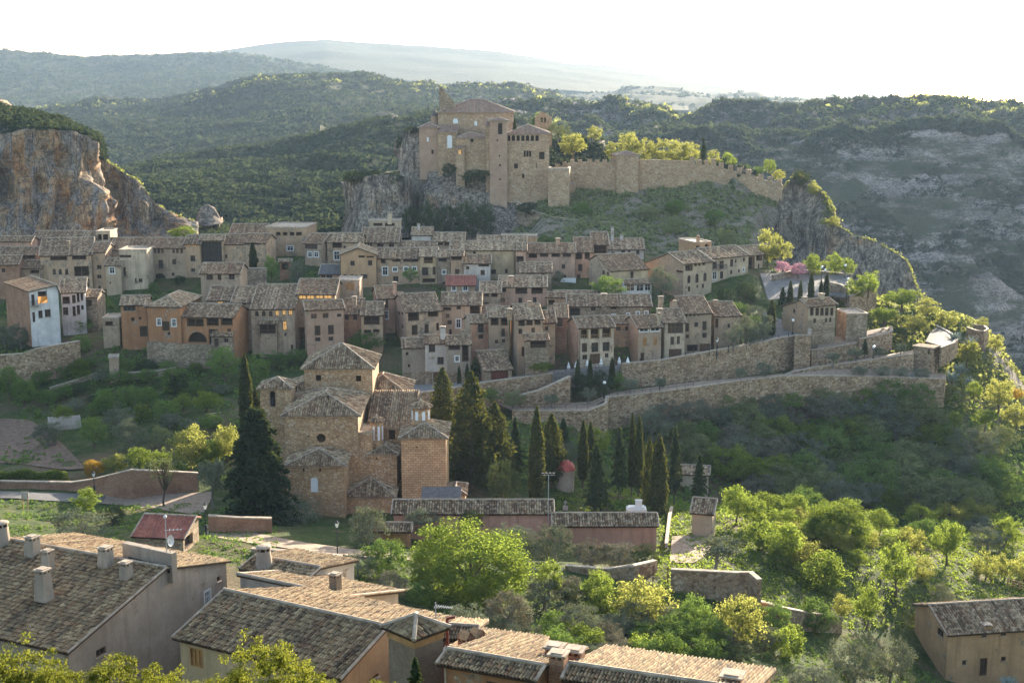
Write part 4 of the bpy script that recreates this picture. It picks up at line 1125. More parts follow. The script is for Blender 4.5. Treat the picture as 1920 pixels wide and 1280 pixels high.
h('whitish cottage with four small windows under the path wall', 1141,1207,467,492,326,0,'gx',447,'offwhite','1146,472,1153,476,w;1165,470,1172,475,w;1177,470,1182,475,w;1193,468,1199,477,w', chim=[(1150,.8,3.2,.7),(1168,.9,1.2,.7)])
h('yellow-fronted house with a grey left wall and one window', 1145,1215,507,552,291,21,'gx',476,'yellow','1182,509,1188,521,w;L:1129,507,1134,515,w;L:1137,510,1142,518,w', side='grey')
h('stone house under a dark tile roof with a white rain pipe', 976,1034,510,538,292,0,'gx',492,'stone','1015,513,1021,530,w;985,516,990,524,w')
h('house with a bright red tile roof and two white windows', 837,890,534,550,288,0,'gx',516,'tan','847,536,855,545,v;868,536,877,545,v', tile='tile_red')
h('broad salmon-tan house with two dark galleries', 937,1024,537,584,283,0,'gx',517,'pink','939,540,949,548,o;966,539,989,551,o;996,539,1018,551,o;938,559,947,566,w;972,558,979,568,w;999,557,1006,567,w', chim=[(958,.25,1.6,.9)])
h('lower grey house with two dark openings in front of the galleries', 901,938,548,582,279,0,'gx',528,'grey','907,550,917,557,o;921,549,933,557,o;907,567,917,575,w')
h('low dark roofs over a shaded yard beside the big green tree', 1040,1120,566,600,276,0,'gx',545,'brick','1045,568,1062,574,o', group='houses of the village')
h('stone house with many small white framed windows and a tall chimney stack', 1065,1220,573,660,268,0,'gx',552,'stone','1068,577,1088,592,o;1108,574,1117,583,w;1145,572,1156,580,w;1147,589,1153,598,v;1173,570,1180,577,w;1184,570,1190,577,w;1197,566,1205,573,w;1175,587,1180,592,v;1193,584,1199,591,v;1209,583,1215,590,v;1160,607,1166,615,w', chim=[(1132,-.1,2.6,1.0)])
# --- left group
h('whitewashed house with an orange canvas on its upper balcony', 54,109,546,612,262,36,'gy',534,'white','59,552,65,573,b;71,546,88,557,o;84,580,95,594,w;61,585,66,604,d;72,582,80,596,w', side='brick', depth=15, rf=.95, chim=[])
h('second white house with a grid of dark windows', 114,159,548,596,274,14,'gx',521,'white','135,553,142,568,w;144,550,149,566,w;151,550,156,563,w;136,574,142,592,w;144,572,150,589,w;152,572,157,580,w;117,556,131,570,o;118,576,128,590,w')
h('low grey cottage with three brown windows and two roof chimneys', 376,449,512,538,286,0,'gx',493,'grey','387,515,399,525,w;408,515,415,525,w;429,514,440,524,w', chim=[(382,.2,1.6,.8),(418,.7,.8,.6)])
h('orange house with a wide window and a dark gateway', 226,277,571,634,261,8,'gx',554,'orange','231,572,254,583,w;246,595,252,602,h;260,594,265,599,h;262,611,277,631,d', side='grey')
h('orange house with a pyramid roof and white-shuttered doors', 274,338,573,638,257,-4,'hip',536,'orange','294,597,302,610,v;322,598,330,612,v;304,602,318,620,d;314,622,319,628,h', depth=13, p=.42)
h('house with white-backed open loggias over an orange ground floor', 338,437,592,650,257,-8,'gx',570,'orange','350,597,382,612,o;387,594,410,611,o;414,592,436,610,o;352,622,388,642,p;392,617,409,645,h;426,616,433,622,w;425,636,432,652,d')
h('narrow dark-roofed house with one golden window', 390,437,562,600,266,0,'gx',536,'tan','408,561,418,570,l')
h('tall narrow grey house with small square windows in a column', 435,470,566,658,264,0,'gx',537,'grey','442,566,461,572,o;443,580,449,587,w;444,602,454,610,w;445,623,451,631,w;438,638,445,656,d')
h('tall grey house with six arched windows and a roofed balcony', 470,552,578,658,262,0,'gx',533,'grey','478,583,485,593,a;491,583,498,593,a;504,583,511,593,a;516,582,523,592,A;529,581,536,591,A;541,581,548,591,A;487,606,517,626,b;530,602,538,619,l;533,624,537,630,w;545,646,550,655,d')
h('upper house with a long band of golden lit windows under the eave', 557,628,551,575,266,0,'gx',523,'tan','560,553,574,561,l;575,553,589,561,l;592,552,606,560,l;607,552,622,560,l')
h('pink-tan tall house with a grey middle strip and paired windows', 574,644,580,660,258,15,'shed',563,'pink','583,588,594,597,w;605,587,616,596,w;632,588,640,594,w;590,610,601,629,d;615,609,626,627,d;591,632,601,640,w;616,631,625,639,w', side='pink')
h('block with a bare square wooden window beyond the golden windows', 632,674,527,560,276,0,'flat',523,'grey','648,530,664,544,s;632,531,637,537,w;659,553,664,558,w', depth=6)
h('brick-pink house with two windows and a dark tile roof', 643,677,588,645,264,0,'gx',560,'brick','647,591,654,600,w;662,590,670,600,w')
h('house with a glazed gallery and grey corner pillars', 677,717,590,645,262,2,'gx',566,'tan','682,593,712,609,o;682,618,696,625,o;699,617,712,624,o', chim=[(662,.8,1.6,.8)])
h('narrow pink house with one tall shuttered door', 709,740,559,635,271,12,'gx',536,'pink','718,560,728,577,d;720,583,728,598,v', chim=[(742,.3,2.4,.7)])
h('house with two wide dark openings over white stone doors', 761,828,584,640,262,16,'gx',550,'tan','765,586,786,602,o;802,583,822,594,o;772,609,783,628,d;796,607,804,625,d;818,605,823,620,d;L:746,584,750,590,w;L:752,585,756,591,w;L:752,607,756,616,w', side='pink')
h('tall grey house with a high dark corner opening', 828,902,571,632,267,0,'gx',548,'grey','830,572,847,574,h;831,576,846,582,o;836,588,843,596,w;856,572,864,580,w;881,573,900,589,o;839,600,847,608,w;855,598,864,615,v;842,617,847,628,w')
# --- front row along the road
h('garage with a dark red door and a low red-brown roof', 909,960,694,714,240,14,'shed',657,'stone','921,693,953,714,r', p=.30, cat='garage', name='garage')
h('house front clad in grey boards with an open porch', 755,797,651,712,246,6,'gx',634,'woodgrey','761,660,766,666,h;765,683,769,688,h;L:742,652,752,674,o', stone=1.4)
h('narrow white plastered house with two brown windows', 797,838,643,712,245,4,'gx',628,'offwhite','804,646,816,660,w;820,669,832,683,w;812,697,829,717,g', stone=1.6, chim=[(831,.55,2.2,.9)])
h('timber-fronted house with a tall glazed corner gallery', 838,882,645,716,244,4,'gx',629,'woodgrey','841,648,863,656,o;853,667,861,678,v;866,645,879,678,o', stone=1.8, chim=[(869,.75,1.4,.6)])
h('slim bright orange house with a blue-grey shuttered balcony door', 883,918,605,662,254,14,'gx',590,'salmon','896,607,907,623,b;897,627,906,635,w', side='grey')
h('tall grey house with a pair of big dark openings at the top', 917,954,594,676,252,4,'gx',575,'grey','920,596,935,610,o;939,596,952,610,o;940,616,947,631,b;928,637,934,644,w;941,636,947,643,w')
h('tall stone-edged house with three top openings', 970,1018,598,692,248,8,'gx',570,'tan','972,600,984,611,o;987,599,999,610,o;1002,598,1014,609,o;972,616,979,626,w;996,614,1003,624,w;978,650,984,668,d', side='grey', chim=[(957,.2,1.4,.8),(1000,.9,.8,.6)])
h('tan end house with a blank side wall behind the projecting stone bay', 1018,1041,604,680,253,4,'gx',582,'tan','1022,612,1028,620,w')
h('projecting stone bay with a glazed top room and its own small roof', 985,1028,637,690,243,5,'shed',626,'stone','994,638,1024,652,o', p=.3)
h('narrow brick and stone house with one tall window in the shaded gap', 1041,1064,594,680,257,0,'gx',570,'brick','1044,596,1055,612,w')
h('house with three tiers of large framed openings and a brown gate', 1086,1151,614,684,249,13,'gx',593,'cream','1089,617,1103,635,O;1107,616,1124,635,O;1129,615,1146,633,O;1091,643,1101,660,d;1109,642,1122,660,w;1130,641,1143,658,w;1092,665,1101,674,w;1106,663,1125,682,g;1134,662,1141,670,w', side='pink')
h('grey house with ochre shutters and a long top window', 1197,1240,614,678,253,14,'gx',591,'grey','1199,615,1216,622,v;1220,614,1237,621,v;1205,633,1212,649,s;1225,632,1232,647,s;1201,661,1208,677,d', side='grey', stone=.1)
h('house with a large dark glazed top floor above a dark garage', 1246,1284,604,674,255,6,'gx',579,'cream','1252,606,1281,625,G;1257,631,1264,646,w;1269,630,1275,645,w;1254,654,1278,673,g', chim=[(1240,.4,1.6,.9),(1234,-.1,2.0,.5)])
h('house with a row of seven small attic openings', 1283,1334,587,664,259,9,'gx',555,'grey','1285,588,1290,594,h;1293,587,1297,593,h;1300,587,1304,593,h;1308,586,1312,592,h;1315,585,1319,591,h;1322,584,1326,590,h;1285,606,1292,622,w;1302,604,1309,613,w;1317,602,1325,619,w;1286,627,1292,634,w;1317,624,1325,633,w;1312,644,1334,662,g;1288,646,1309,658,h', chim=[(1248,.6,1.4,.8),(1273,.5,.8,.6)])
h('stone corner house with a wooden corner window above the olive bushes', 1340,1388,592,645,264,12,'gx',566,'grey','1341,597,1347,615,o;1364,607,1369,615,w', side='stone', chim=[(1353,.7,1.2,.7)])
# --- long white row
h('big house with brown timber corner balconies and arched windows', 1282,1335,494,556,293,33,'gx',472,'cream','1285,497,1299,508,o;1302,493,1307,499,w;1309,492,1314,498,w;1317,491,1322,497,w;1289,516,1295,531,a;1304,513,1310,530,a;1319,511,1325,527,a;1290,537,1294,546,w;1306,534,1309,539,w;1316,532,1320,540,w;L:1268,497,1281,511,o', side='grey', depth=18, back=9)
h('long pale house with three storeys of balcony doors', 1334,1403,484,552,303,34,'gx',463,'cream','1336,491,1344,504,b;1349,489,1357,504,b;1369,486,1375,500,w;1378,486,1381,493,w;1393,483,1397,490,w;1336,509,1344,524,v;1350,509,1356,522,w;1369,506,1373,514,w;1384,505,1387,511,w;1393,502,1396,509,v;1337,529,1343,542,v;1347,528,1354,539,v', chim=[(1340,.3,1.6,.35),(1352,.2,1.8,.35)])
h('end house with a two-storey open corner gallery facing the plaza', 1402,1432,478,532,316,30,'gx',461,'cream','1403,481,1415,511,o;1418,478,1429,489,o;1421,495,1424,503,w')
h('flat peach tower room with two arched openings above the long roof', 1303,1334,456,475,314,20,'flat',452,'peach','1305,458,1313,468,p;1321,457,1330,466,p', depth=8, side='peach', chim=[(1311,.2,1.6,.6)])
h('modern pavilion with five tall glazed bays over a rough wall', 1516,1567,574,632,268,26,'gx',560,'cream','1519,577,1526,592,G;1529,577,1536,592,G;1538,577,1545,592,G;1547,577,1554,592,G;1557,577,1563,592,G;1525,597,1530,606,w;1547,596,1551,605,w;1555,595,1559,604,w;L:1487,575,1491,587,d;L:1498,574,1502,580,w', side='tan', back=5.5, stone=3.6, chim=[(1520,.8,.8,.8),(1553,.9,1.1,.9)])
h('roofless square stone ruin beside the pavilion', 1588,1627,590,622,272,6,'flat',587,'stone','', depth=6, cat='ruin', name='ruin')
# --- lower roofs attached in front
h('small canopy roof house with lit room below the six arches', 486,518,606,632,260.6,0,'shed',600,'grey','487,608,517,626,o', p=.4)
h('white-framed glass veranda under a red-brown lean-to roof', 1172,1222,532,553,287,12,'shed',524,'white','1174,534,1190,546,v;1193,534,1207,546,v;1209,533,1220,545,v', p=.3)
h('low tiled lean-to beside the second white house', 159,182,556,604,277,0,'gx',543,'stone','163,562,172,574,d')
h('flat grey outbuilding left of the orange house with the wide window', 192,223,598,626,263,4,'flat',595,'grey','197,602,212,611,o', depth=5)
h('dark little shed under the tree beside the slim grey house', 524,545,490,508,307,0,'shed',486,'brick','528,494,541,506,o')
h('low slab-roofed annex below the dark roofs near the big green tree', 1025,1062,556,600,274,-4,'shed',548,'tan','1028,562,1040,572,o')
h('small tiled roof filling the gap under the red tile roof', 868,902,566,600,273,0,'gx',552,'tan','872,570,884,580,o')
h('narrow tan infill house between the pink house and the wide dark openings', 738,752,560,630,273,0,'gx',548,'tan','741,566,748,576,w')
h('low stone cottage in front of the tall narrow grey house', 396,434,628,655,255,-6,'shed',618,'stone','402,634,410,650,d;420,634,428,642,w')
h('brown-roofed infill house left of the broad galleries', 880,936,586,640,270,0,'gx',572,'tan','886,590,896,598,o;905,590,915,600,w;922,592,930,602,w')
h('low house tucked between the stone house and the front row', 1150,1200,606,660,258,8,'gx',592,'tan','1155,612,1164,620,w;1172,612,1181,620,w;1186,622,1193,634,d')
# ------------------------------------------------------------------ church and castle kit
def block(root, wn, rn, xl, xr, ye, d, D, drop, wm, p=.4, wins='', tile='tile_church', ov=.35, rows=1, roof='hip', a=0, pitch=.33, parapet=.25):
    """one volume of a larger building: wall part and roof part under root"""
    A = P(xl, ye, d); pl = Pl(A, R(a)); w = pl.hit(xr, ye)[0]; ze = A.z
    wl = MB()
    lp = Pl(pl.pt(0, 0, -D), pl.a - math.pi / 2); rp = Pl(pl.pt(w, 0, 0), pl.a + math.pi / 2)
    fit = block_walls(wl, pl, w, D, ze - drop, ze, px_holes(wins, pl), px_holes(wins, lp, 'L'), px_holes(wins, rp, 'R'))
    rb = MB(); q = math.sqrt(1 + p * p)
    if roof == 'hip':
        hip_roof(rb, pl, w, D, ze, p, ov, pitch, rows)
    elif roof == 'shed':
        zr = ze + p * D
        for u in (0, w): wl.face([pl.pt(u, ze), pl.pt(u, ze, -D), pl.pt(u, zr, -D)][::(1 if u else -1)], ((0, ze), (D, ze), (D, zr)))
        wl.face([pl.pt(w, ze, -D), pl.pt(0, ze, -D), pl.pt(0, zr, -D), pl.pt(w, zr, -D)])
        e0, e1 = pl.pt(-.25, ze - p * ov, ov), pl.pt(w + .25, ze - p * ov, ov)
        U = (-pl.n + UPZ * p).normalized(); L = (D + ov) * q; prof = [(0, L), (w + .5, L)]
        slope(rb, e0, e1, U, prof, pitch, rows=rows); under(rb, e0, e1, U, prof)
    else:
        rb.face([pl.pt(.02, ze - .02, -.02), pl.pt(w - .02, ze - .02, -.02), pl.pt(w - .02, ze - .02, -D), pl.pt(.02, ze - .02, -D)], None, 2)
        for u0, u1, b0, b1 in ((-.06, w + .06, .06, -.45), (-.06, .45, -.45, -D), (w - .45, w + .06, -.45, -D)):
            rb.box(pl.pt(u0, ze, b0), pl.t * (u1 - u0), pl.n * (b1 - b0), UPZ * parapet, 2)
    if roof == 'hip':   # moulded cornice
        for z0, o in ((-.34, .10), (-.19, .20)):
            wl.box(pl.pt(-o, ze + z0, o), pl.t * (w + 2 * o), pl.n * -(D + 2 * o), UPZ * .14)
    wo = wl.build(wn, M[wm], root)
    if not rn: rn = 'roof'
    rb.build(rn, [M[tile], M['ridge'], M['ridge']], root)
    for pl_, h in fit: opening(pl_, h, wo)
    return pl, w, ze
def lantern(root, px, yb, yt, ya, d, r, wm, n=8):
    """glazed roof lantern: drum, pale panes and a conical tiled cap"""
    c = P(px, yb, d); zt = P(px, yt, d).z; za = P(px, ya, d).z
    m = MB(); m.lathe(c - UPZ * 1.2, [(r, 0), (r, zt - c.z + 1.2), (r * 1.12, zt - c.z + 1.25), (r * 1.12, zt - c.z + 1.4)], n)
    o = m.build('lantern', M[wm], root)
    for k in range(n):
        a = 2 * math.pi * (k + .5) / n
        if math.sin(a) > .5: continue
        nn = Vector((math.cos(a), math.sin(a), 0)); t = Vector((-math.sin(a), math.cos(a), 0)); rr = r * math.cos(math.pi / n)
        g = MB(); h = zt - c.z
        g.box(c + nn * (rr - .02) - t * (r * .17) + UPZ * (h * .22), t * (r * .34), nn * .05, UPZ * (h * .62))
        g.build('pane', M['paleglass'], o)
    g = MB()
    e = c.copy(); R_ = r * 1.3
    for k in range(n):
        a0, a1 = 2 * math.pi * k / n, 2 * math.pi * (k + 1) / n
        p0, p1 = Vector((c.x + R_ * math.cos(a0), c.y + R_ * math.sin(a0), zt + .14)), Vector((c.x + R_ * math.cos(a1), c.y + R_ * math.sin(a1), zt + .14))
        ap = Vector((c.x, c.y, za)); ln = (p1 - p0).length; mid = (p0 + p1) / 2
        U = (ap - mid).normalized(); L = (ap - mid).length
        slope(g, p0, p1, U, [(0, 0), (ln / 2, L), (ln, 0)], .28, rows=1)
        g.face([p1, p0, Vector((c.x, c.y, zt + .05))], None, 1)
    g.lathe(Vector((c.x, c.y, za - .1)), [(.2, 0), (.16, .3), (0, .45)], 8, 2)
    g.build('cap', [M['tile_church'], M['ridge'], M['ridge']], o)
# ------------------------------------------------------------------ church
cb = P(600, 940, 195)
ch = empty('church', cb, 'sandstone church with stepped tiled roofs and a small bell tower, standing among cypresses', 'church')
block(ch, 'crossing_tower', 'crossing_roof', 570, 698, 688, 203, 9.8, 6, 'church', .52, '592,703,602,714,h;667,704,677,715,h', ov=.45)
block(ch, 'transept', 'transept_roof', 660, 766, 740, 205.5, 10.2, 10, 'ashlar', .5, '704,749,707,752,h;735,751,738,754,h')
block(ch, 'transept', 'transept_roof', 535, 604, 736, 205.5, 9.6, 9, 'church', .5)
block(ch, 'nave', 'nave_roof', 533, 671, 776, 190, 13.2, 17, 'church', .37, '592,811,612,832,h;577,816,580,819,h;631,817,634,820,h;585,858,588,862,h', ov=.5)
block(ch, 'side_wall', 'coping', 640, 698, 812, 190.4, 6, 12, 'church', roof='flat', parapet=.2)
block(ch, 'bell_tower', 'bell_tower_roof', 487, 545, 726, 196, 4.3, 18, 'church', .46, '505,733,517,763,p', ov=.4)
block(ch, 'apse', 'apse_roof', 537, 645, 871, 184, 8.2, 10, 'church', .30, '582,894,597,923,P;567,878,571,884,h;598,878,602,884,h', ov=.4)
block(ch, 'aisle', 'aisle_roof', 646, 738, 928, 186.6, 10.5, 6, 'church', .46, '', ov=.4)
block(ch, 'chapel', 'chapel_roof', 692, 744, 850, 190.2, 6.2, 10, 'church', .34, '704,857,707,861,h', ov=.35)
block(ch, 'sacristy', 'sacristy_roof', 690, 776, 800, 195, 9.5, 8, 'church', .34, '729,806,741,823,h', roof='shed')
block(ch, 'side_chapel', 'side_chapel_roof', 752, 836, 819, 188.5, 8.4, 11, 'ashlar', .40, '780,836,783,839,h', ov=.4)
block(ch, 'porch', 'porch_roof', 836, 872, 925, 187, 5, 5, 'church', .4, '', ov=.3)
m = MB(); A = P(791, 914, 184.2); B = P(864, 934, 182.6)
m.box((A.x, 182.4, B.z), (B.x - A.x, 0, 0), (0, 2.2, .95), (0, 0, .1)); m.build('glass_canopy', M['slate'], ch)
m = MB()
for i in range(6): m.box((A.x + .1 + i * (B.x - A.x - .3) / 5, 182.5, B.z - 1.5), (.12, 0, 0), (0, .12, 0), (0, 0, 1.5))
m.box((A.x, 182.6, B.z - 3.4), (B.x - A.x, 0, 0), (0, 1.6, 0), (0, 0, 1.9)); m.build('canopy_frame', M['galv'], ch)
lantern(ch, 789, 790, 764, 751, 193, 1.35, 'church')
lantern(ch, 707, 832, 790, 780, 192.5, .95, 'church')
lantern(ch, 728, 778, 767, 757, 201, .75, 'church')
m = MB(); c = P(602, 821, 189.95)                        # square frame round the oculus
for a0, a1, b0, b1 in ((-.95, .95, .62, .95), (-.95, .95, -.95, -.62), (-.95, -.62, -.62, .62), (.62, .95, -.62, .62)):
    m.box((c.x + a0, c.y, c.z + b0), (a1 - a0, 0, 0), (0, .2, 0), (0, 0, b1 - b0))
m.box((c.x - .7, c.y + .12, c.z - .7), (1.4, 0, 0), (0, .1, 0), (0, 0, 1.4))
o = m.build('oculus_frame', M['ashlar'], ch)
m = MB(); 
for k in range(20):
    t0, t1 = 2 * math.pi * k / 20, 2 * math.pi * (k + 1) / 20
    m.face([c + Vector((0, .1, 0)), c + Vector((.5 * math.cos(t0), .1, .5 * math.sin(t0))), c + Vector((.5 * math.cos(t1), .1, .5 * math.sin(t1)))])
    m.face([c + Vector((.5 * math.cos(t0), .1, .5 * math.sin(t0))), c + Vector((.6 * math.cos(t0), .04, .6 * math.sin(t0))), c + Vector((.6 * math.cos(t1), .04, .6 * math.sin(t1))), c + Vector((.5 * math.cos(t1), .1, .5 * math.sin(t1)))])
m.build('oculus', M['dark'], o)
m = MB(); c = P(511, 756, 196.6)
m.lathe(c, [(.42, 0), (.36, .15), (.26, .5), (.2, .75), (.0, .82)], 14); m.build('bell', M['iron'], ch)
# ------------------------------------------------------------------ castle on the crag
ca = empty('castle', P(900, 330, 376), 'large stone castle with a ruined keep and an arcaded wing on the grey crag', 'castle')
ck = dict(tile='tile_castle', rows=0, pitch=.4, ov=.45)
block(ca, 'main_hall', 'main_roof', 821, 963, 210, 384, 17, 16, 'castle', .38, '849,222,859,232,P;889,227,895,236,P', **ck)
block(ca, 'west_block', 'west_roof', 786, 821, 238, 378, 9, 14, 'castlepink', .40, '800,257,804,266,q;809,281,813,289,h', **ck)
block(ca, 'chapel_wall', 'chapel_roof', 821, 856, 247, 376, 6, 12, 'castle', .25, '838,253,848,278,P', roof='shed', **ck)
block(ca, 'front_block', 'front_roof', 855, 912, 258, 372, 8, 13, 'castle', .32, '882,259,888,267,h;898,319,902,325,h', **ck)
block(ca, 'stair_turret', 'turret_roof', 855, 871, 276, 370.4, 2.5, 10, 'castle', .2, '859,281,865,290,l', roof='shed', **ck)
block(ca, 'tower', 'tower_roof', 918, 951, 226, 367.5, 5.6, 23, 'castlepink', .28, '934,231,942,252,h;931,262,934,265,h;935,291,938,294,h;936,308,939,312,h;936,335,939,338,h', **ck)
block(ca, 'tower_flank', 'flank_roof', 911, 919, 236, 369, 6, 19, 'castle', .3, '', roof='shed', **ck)
block(ca, 'arcaded_wing', 'wing_roof', 951, 1030, 250, 369, 14, 18, 'castle', .36,
      ';'.join('%.1f,254,%.1f,265,L' % (950.6 + 8.9 * i, 956.8 + 8.9 * i) for i in range(7)).replace('950.6', '951.6') + ';982,283,986,294,h;987,283,991,294,h;992,283,996,294,h;1011,285,1021,299,h;964,307,971,316,h;979,326,983,334,h;1005,307,1006.5,315,h', **ck)
m = MB(); rt = MB()                                        # ruined keep
A = P(824, 212, 386); w_ = P(855, 212, 386).x - A.x
prof = [(0, 163.5), (.12, 164), (.25, 166), (.34, 172), (.5, 175), (.62, 181), (.78, 186), (.9, 193), (1.0, 199)]
for i in range(len(prof) - 1):
    (u0, y0), (u1, y1) = prof[i], prof[i + 1]
    z0, z1 = P(824, y0, 386).z, P(824, y1, 386).z
    zb = A.z - 2
    a, b = Vector((A.x + w_ * u0, 386, 0)), Vector((A.x + w_ * u1, 386, 0)); q = Vector((0, 4.2, 0))
    m.face([a + UPZ * zb, b + UPZ * zb, b + UPZ * z1, a + UPZ * z0]); m.face([b + q + UPZ * zb, a + q + UPZ * zb, a + q + UPZ * (z0 - .6), b + q + UPZ * (z1 - .5)])
    m.face([a + UPZ * z0, b + UPZ * z1, b + q + UPZ * (z1 - .5), a + q + UPZ * (z0 - .6)])
    if i == 0: m.face([a + q + UPZ * zb, a + UPZ * zb, a + UPZ * z0, a + q + UPZ * (z0 - .6)])
    if i == len(prof) - 2: m.face([b + UPZ * zb, b + q + UPZ * zb, b + q + UPZ * (z1 - .5), b + UPZ * z1])
m.build('ruined_keep', M['stone'], ca)
c = P(815, 226, 391); m = MB(); m.lathe(c - UPZ * 4, [(1.0, 0), (1.0, 5.2)], 8); o = m.build('bell_turret', M['castlepink'], ca)
m = MB(); m.lathe(c + UPZ * 1.2, [(1.25, 0), (.35, 1.6), (.0, 2.6)], 8); m.build('spire', M['slate'], o)
rt = empty('ruined_chapel', P(1018, 234, 402), 'small roofless stone chapel with a twin window behind the castle', 'chapel')
pl, w_, ze = block(rt, 'wall', 'wall_top', 1003, 1035, 220, 402, 5, 8, 'castle', roof='flat', wins='1014,219,1018,230,p;1020,219,1024,230,p', tile='tile_castle', rows=0, parapet=.02)
m = MB(); m.face([pl.pt(0, ze, .02), pl.pt(w_, ze, .02), pl.pt(w_ * .72, ze + .8, .02), pl.pt(w_ * .48, ze + 1.5, .02), pl.pt(w_ * .2, ze + .9, .02)]); m.face([pl.pt(0, ze, -.5), pl.pt(w_, ze, -.5), pl.pt(w_ * .72, ze + .8, -.5), pl.pt(w_ * .48, ze + 1.5, -.5), pl.pt(w_ * .2, ze + .9, -.5)][::-1])
m.build('gable', M['castle'], rt)

# ------------------------------------------------------------------ walls
def strip_wall(name, label, pts, th=.7, mat='wallstone', cap=True, cat='wall', merlons=None, group=None, extra=2.5, cap_mat='ridge', cap_h=.16):
    """wall along (px, top row, foot row, distance) points"""
    T = [P(q[0], q[1], q[3]) for q in pts]
    Zb = [P(q[0], q[2], q[3]).z - extra for q in pts]
    base = Vector((sum(t.x for t in T) / len(T), sum(t.y for t in T) / len(T), min(Zb)))
    root = empty(name, base, label, cat, group)
    m, cp = MB(), MB()
    offs = []
    for i in range(len(T)):
        d = (T[min(i + 1, len(T) - 1)] - T[max(i - 1, 0)]); d.z = 0; d.normalize()
        offs.append(Vector((-d.y, d.x, 0)) * th)
    L = 0
    for i in range(len(T) - 1):
        a, b = T[i], T[i + 1]; ab = Vector((b.x - a.x, b.y - a.y, 0)); l = ab.length
        n = max(1, int(l / 2.5))
        for k in range(n):
            f0, f1 = k / n, (k + 1) / n
            q0, q1 = a.lerp(b, f0), a.lerp(b, f1); o0, o1 = offs[i].lerp(offs[i + 1], f0), offs[i].lerp(offs[i + 1], f1)
            z0, z1 = Zb[i] + (Zb[i + 1] - Zb[i]) * f0, Zb[i] + (Zb[i + 1] - Zb[i]) * f1
            g = lambda p, z: Vector((p.x, p.y, z))
            u0, u1 = L + l * f0, L + l * f1
            m.face([g(q0, z0), g(q1, z1), q1, q0], ((u0, z0), (u1, z1), (u1, q1.z), (u0, q0.z)))
            m.face([g(q1 + o1, z1), g(q0 + o0, z0), q0 + o0, q1 + o1], ((u1, z1), (u0, z0), (u0, q0.z), (u1, q1.z)))
            m.face([q0, q1, q1 + o1, q0 + o0], ((u0, 0), (u1, 0), (u1, th), (u0, th)))
            if cap:
                e0, e1 = -o0 * .12, -o1 * .12; s = UPZ * cap_h
                c8 = [q0 + e0, q1 + e1, q1 + o1 - e1, q0 + o0 - e0]
                cp.face([p + s for p in c8]); cp.face([c8[0], c8[1], c8[1] + s, c8[0] + s]); cp.face([c8[2], c8[3], c8[3] + s, c8[2] + s])
                if k == 0 and i == 0: cp.face([c8[3], c8[0], c8[0] + s, c8[3] + s])
                if k == n - 1 and i == len(T) - 2: cp.face([c8[1], c8[2], c8[2] + s, c8[1] + s])
        if merlons:
            mw, gap, mh = merlons
            s = 0.2
            while s + mw < l:
                p = a.lerp(b, s / l); q = a.lerp(b, (s + mw) / l); o = offs[i] * .8; hh = mh * random.uniform(.75, 1.1)
                dz = q.z - p.z; q = Vector((q.x, q.y, p.z)); ax = q - p
                m.box(Vector((p.x, p.y, min(p.z, p.z + dz) - .1)), ax, o, UPZ * (hh + abs(dz)))
                s += mw + gap
        L += l
    for i, s in ((0, -1), (len(T) - 1, 1)):
        f = [Vector((T[i].x, T[i].y, Zb[i])), Vector((T[i].x + offs[i].x, T[i].y + offs[i].y, Zb[i])), T[i] + offs[i], T[i]]
        m.face(f if s == 1 else f[::-1], ((0, Zb[i]), (th, Zb[i]), (th, T[i].z), (0, T[i].z)))
    m.build('wall', M[mat], root)
    if cap: cp.build('coping', M[cap_mat], root)
    return root
sw = strip_wall
sw('retaining_wall', 'tall stone retaining wall carrying the curving road below the village', [(1166,683,723,246.5),(1240,676,719,249),(1330,660,712,254),(1400,648,702,259),(1460,635,694,263),(1493,630,690,266)])
sw('retaining_wall', 'square buttress-like stone wall block at the bend of the road', [(1490,629,690,263),(1520,629,688,262),(1521,617,685,268)], th=.6)
sw('retaining_wall', 'short stone wall face set back beyond the road bend', [(1519,625,668,268.5),(1532,617,662,270),(1533,605,655,276)], th=.6)
sw('parapet_wall', 'low curved stone parapet along the inner edge of the bending road', [(1466,588,600,279),(1490,598,608,277),(1512,607,618,273),(1531,615,626,270)], th=.4)
sw('terrace_wall', 'stone terrace wall under the vegetable plot beside the pavilion', [(1522,657,688,264.5),(1570,650,681,268),(1612,642,674,271)], th=.5)
sw('terrace_wall', 'curved stone terrace wall ending in a rounded corner near the olive trees', [(1612,636,674,270),(1650,629,668,272),(1674,621,662,275),(1672,612,655,282)], th=.5)
sw('terrace_wall', 'long stone wall of the olive terrace running to the watch tower', [(1462,708,714,256),(1490,697,712,257.5),(1530,689,709,259.5),(1600,680,706,262),(1660,671,706,264.5),(1714,664,705,266)], th=.5)
sw('terrace_wall', 'lowest and longest stone terrace wall above the wooded slope', [(1141,745,788,236.5),(1220,737,778,239.5),(1300,727,770,243),(1390,714,752,248),(1468,706,738,252.5),(1560,705,735,256),(1660,707,737,258),(1772,711,739,260),(1774,703,733,267)], th=.6)
sw('terrace_wall', 'stone wall with an iron railing at the turn of the lower path', [(960,770,786,231),(1040,771,792,230),(1102,771,798,229.5),(1139,757,797,232),(1141,743,790,237)], th=.5)
sw('retaining_wall', 'long stone wall below the road beneath the timber-fronted houses', [(788,737,760,233),(850,728,756,235),(920,716,752,237.5),(990,707,744,240),(1036,701,736,242)], th=.6)
sw('retaining_wall', 'triangular stone bastion jutting out below the road', [(975,742,756,234.5),(1010,733,757,235.5),(1068,708,757,237),(1072,706,755,243)], th=.6)
sw('town_wall', 'path wall of rubble climbing from the houses to the castle gate', [(968,378,398,360),(1000,397,414,356),(1035,407,425,354),(1090,414,434,353),(1150,418,445,352),(1220,432,458,351),(1290,443,468,350),(1296,452,468,346)], mat='stone')
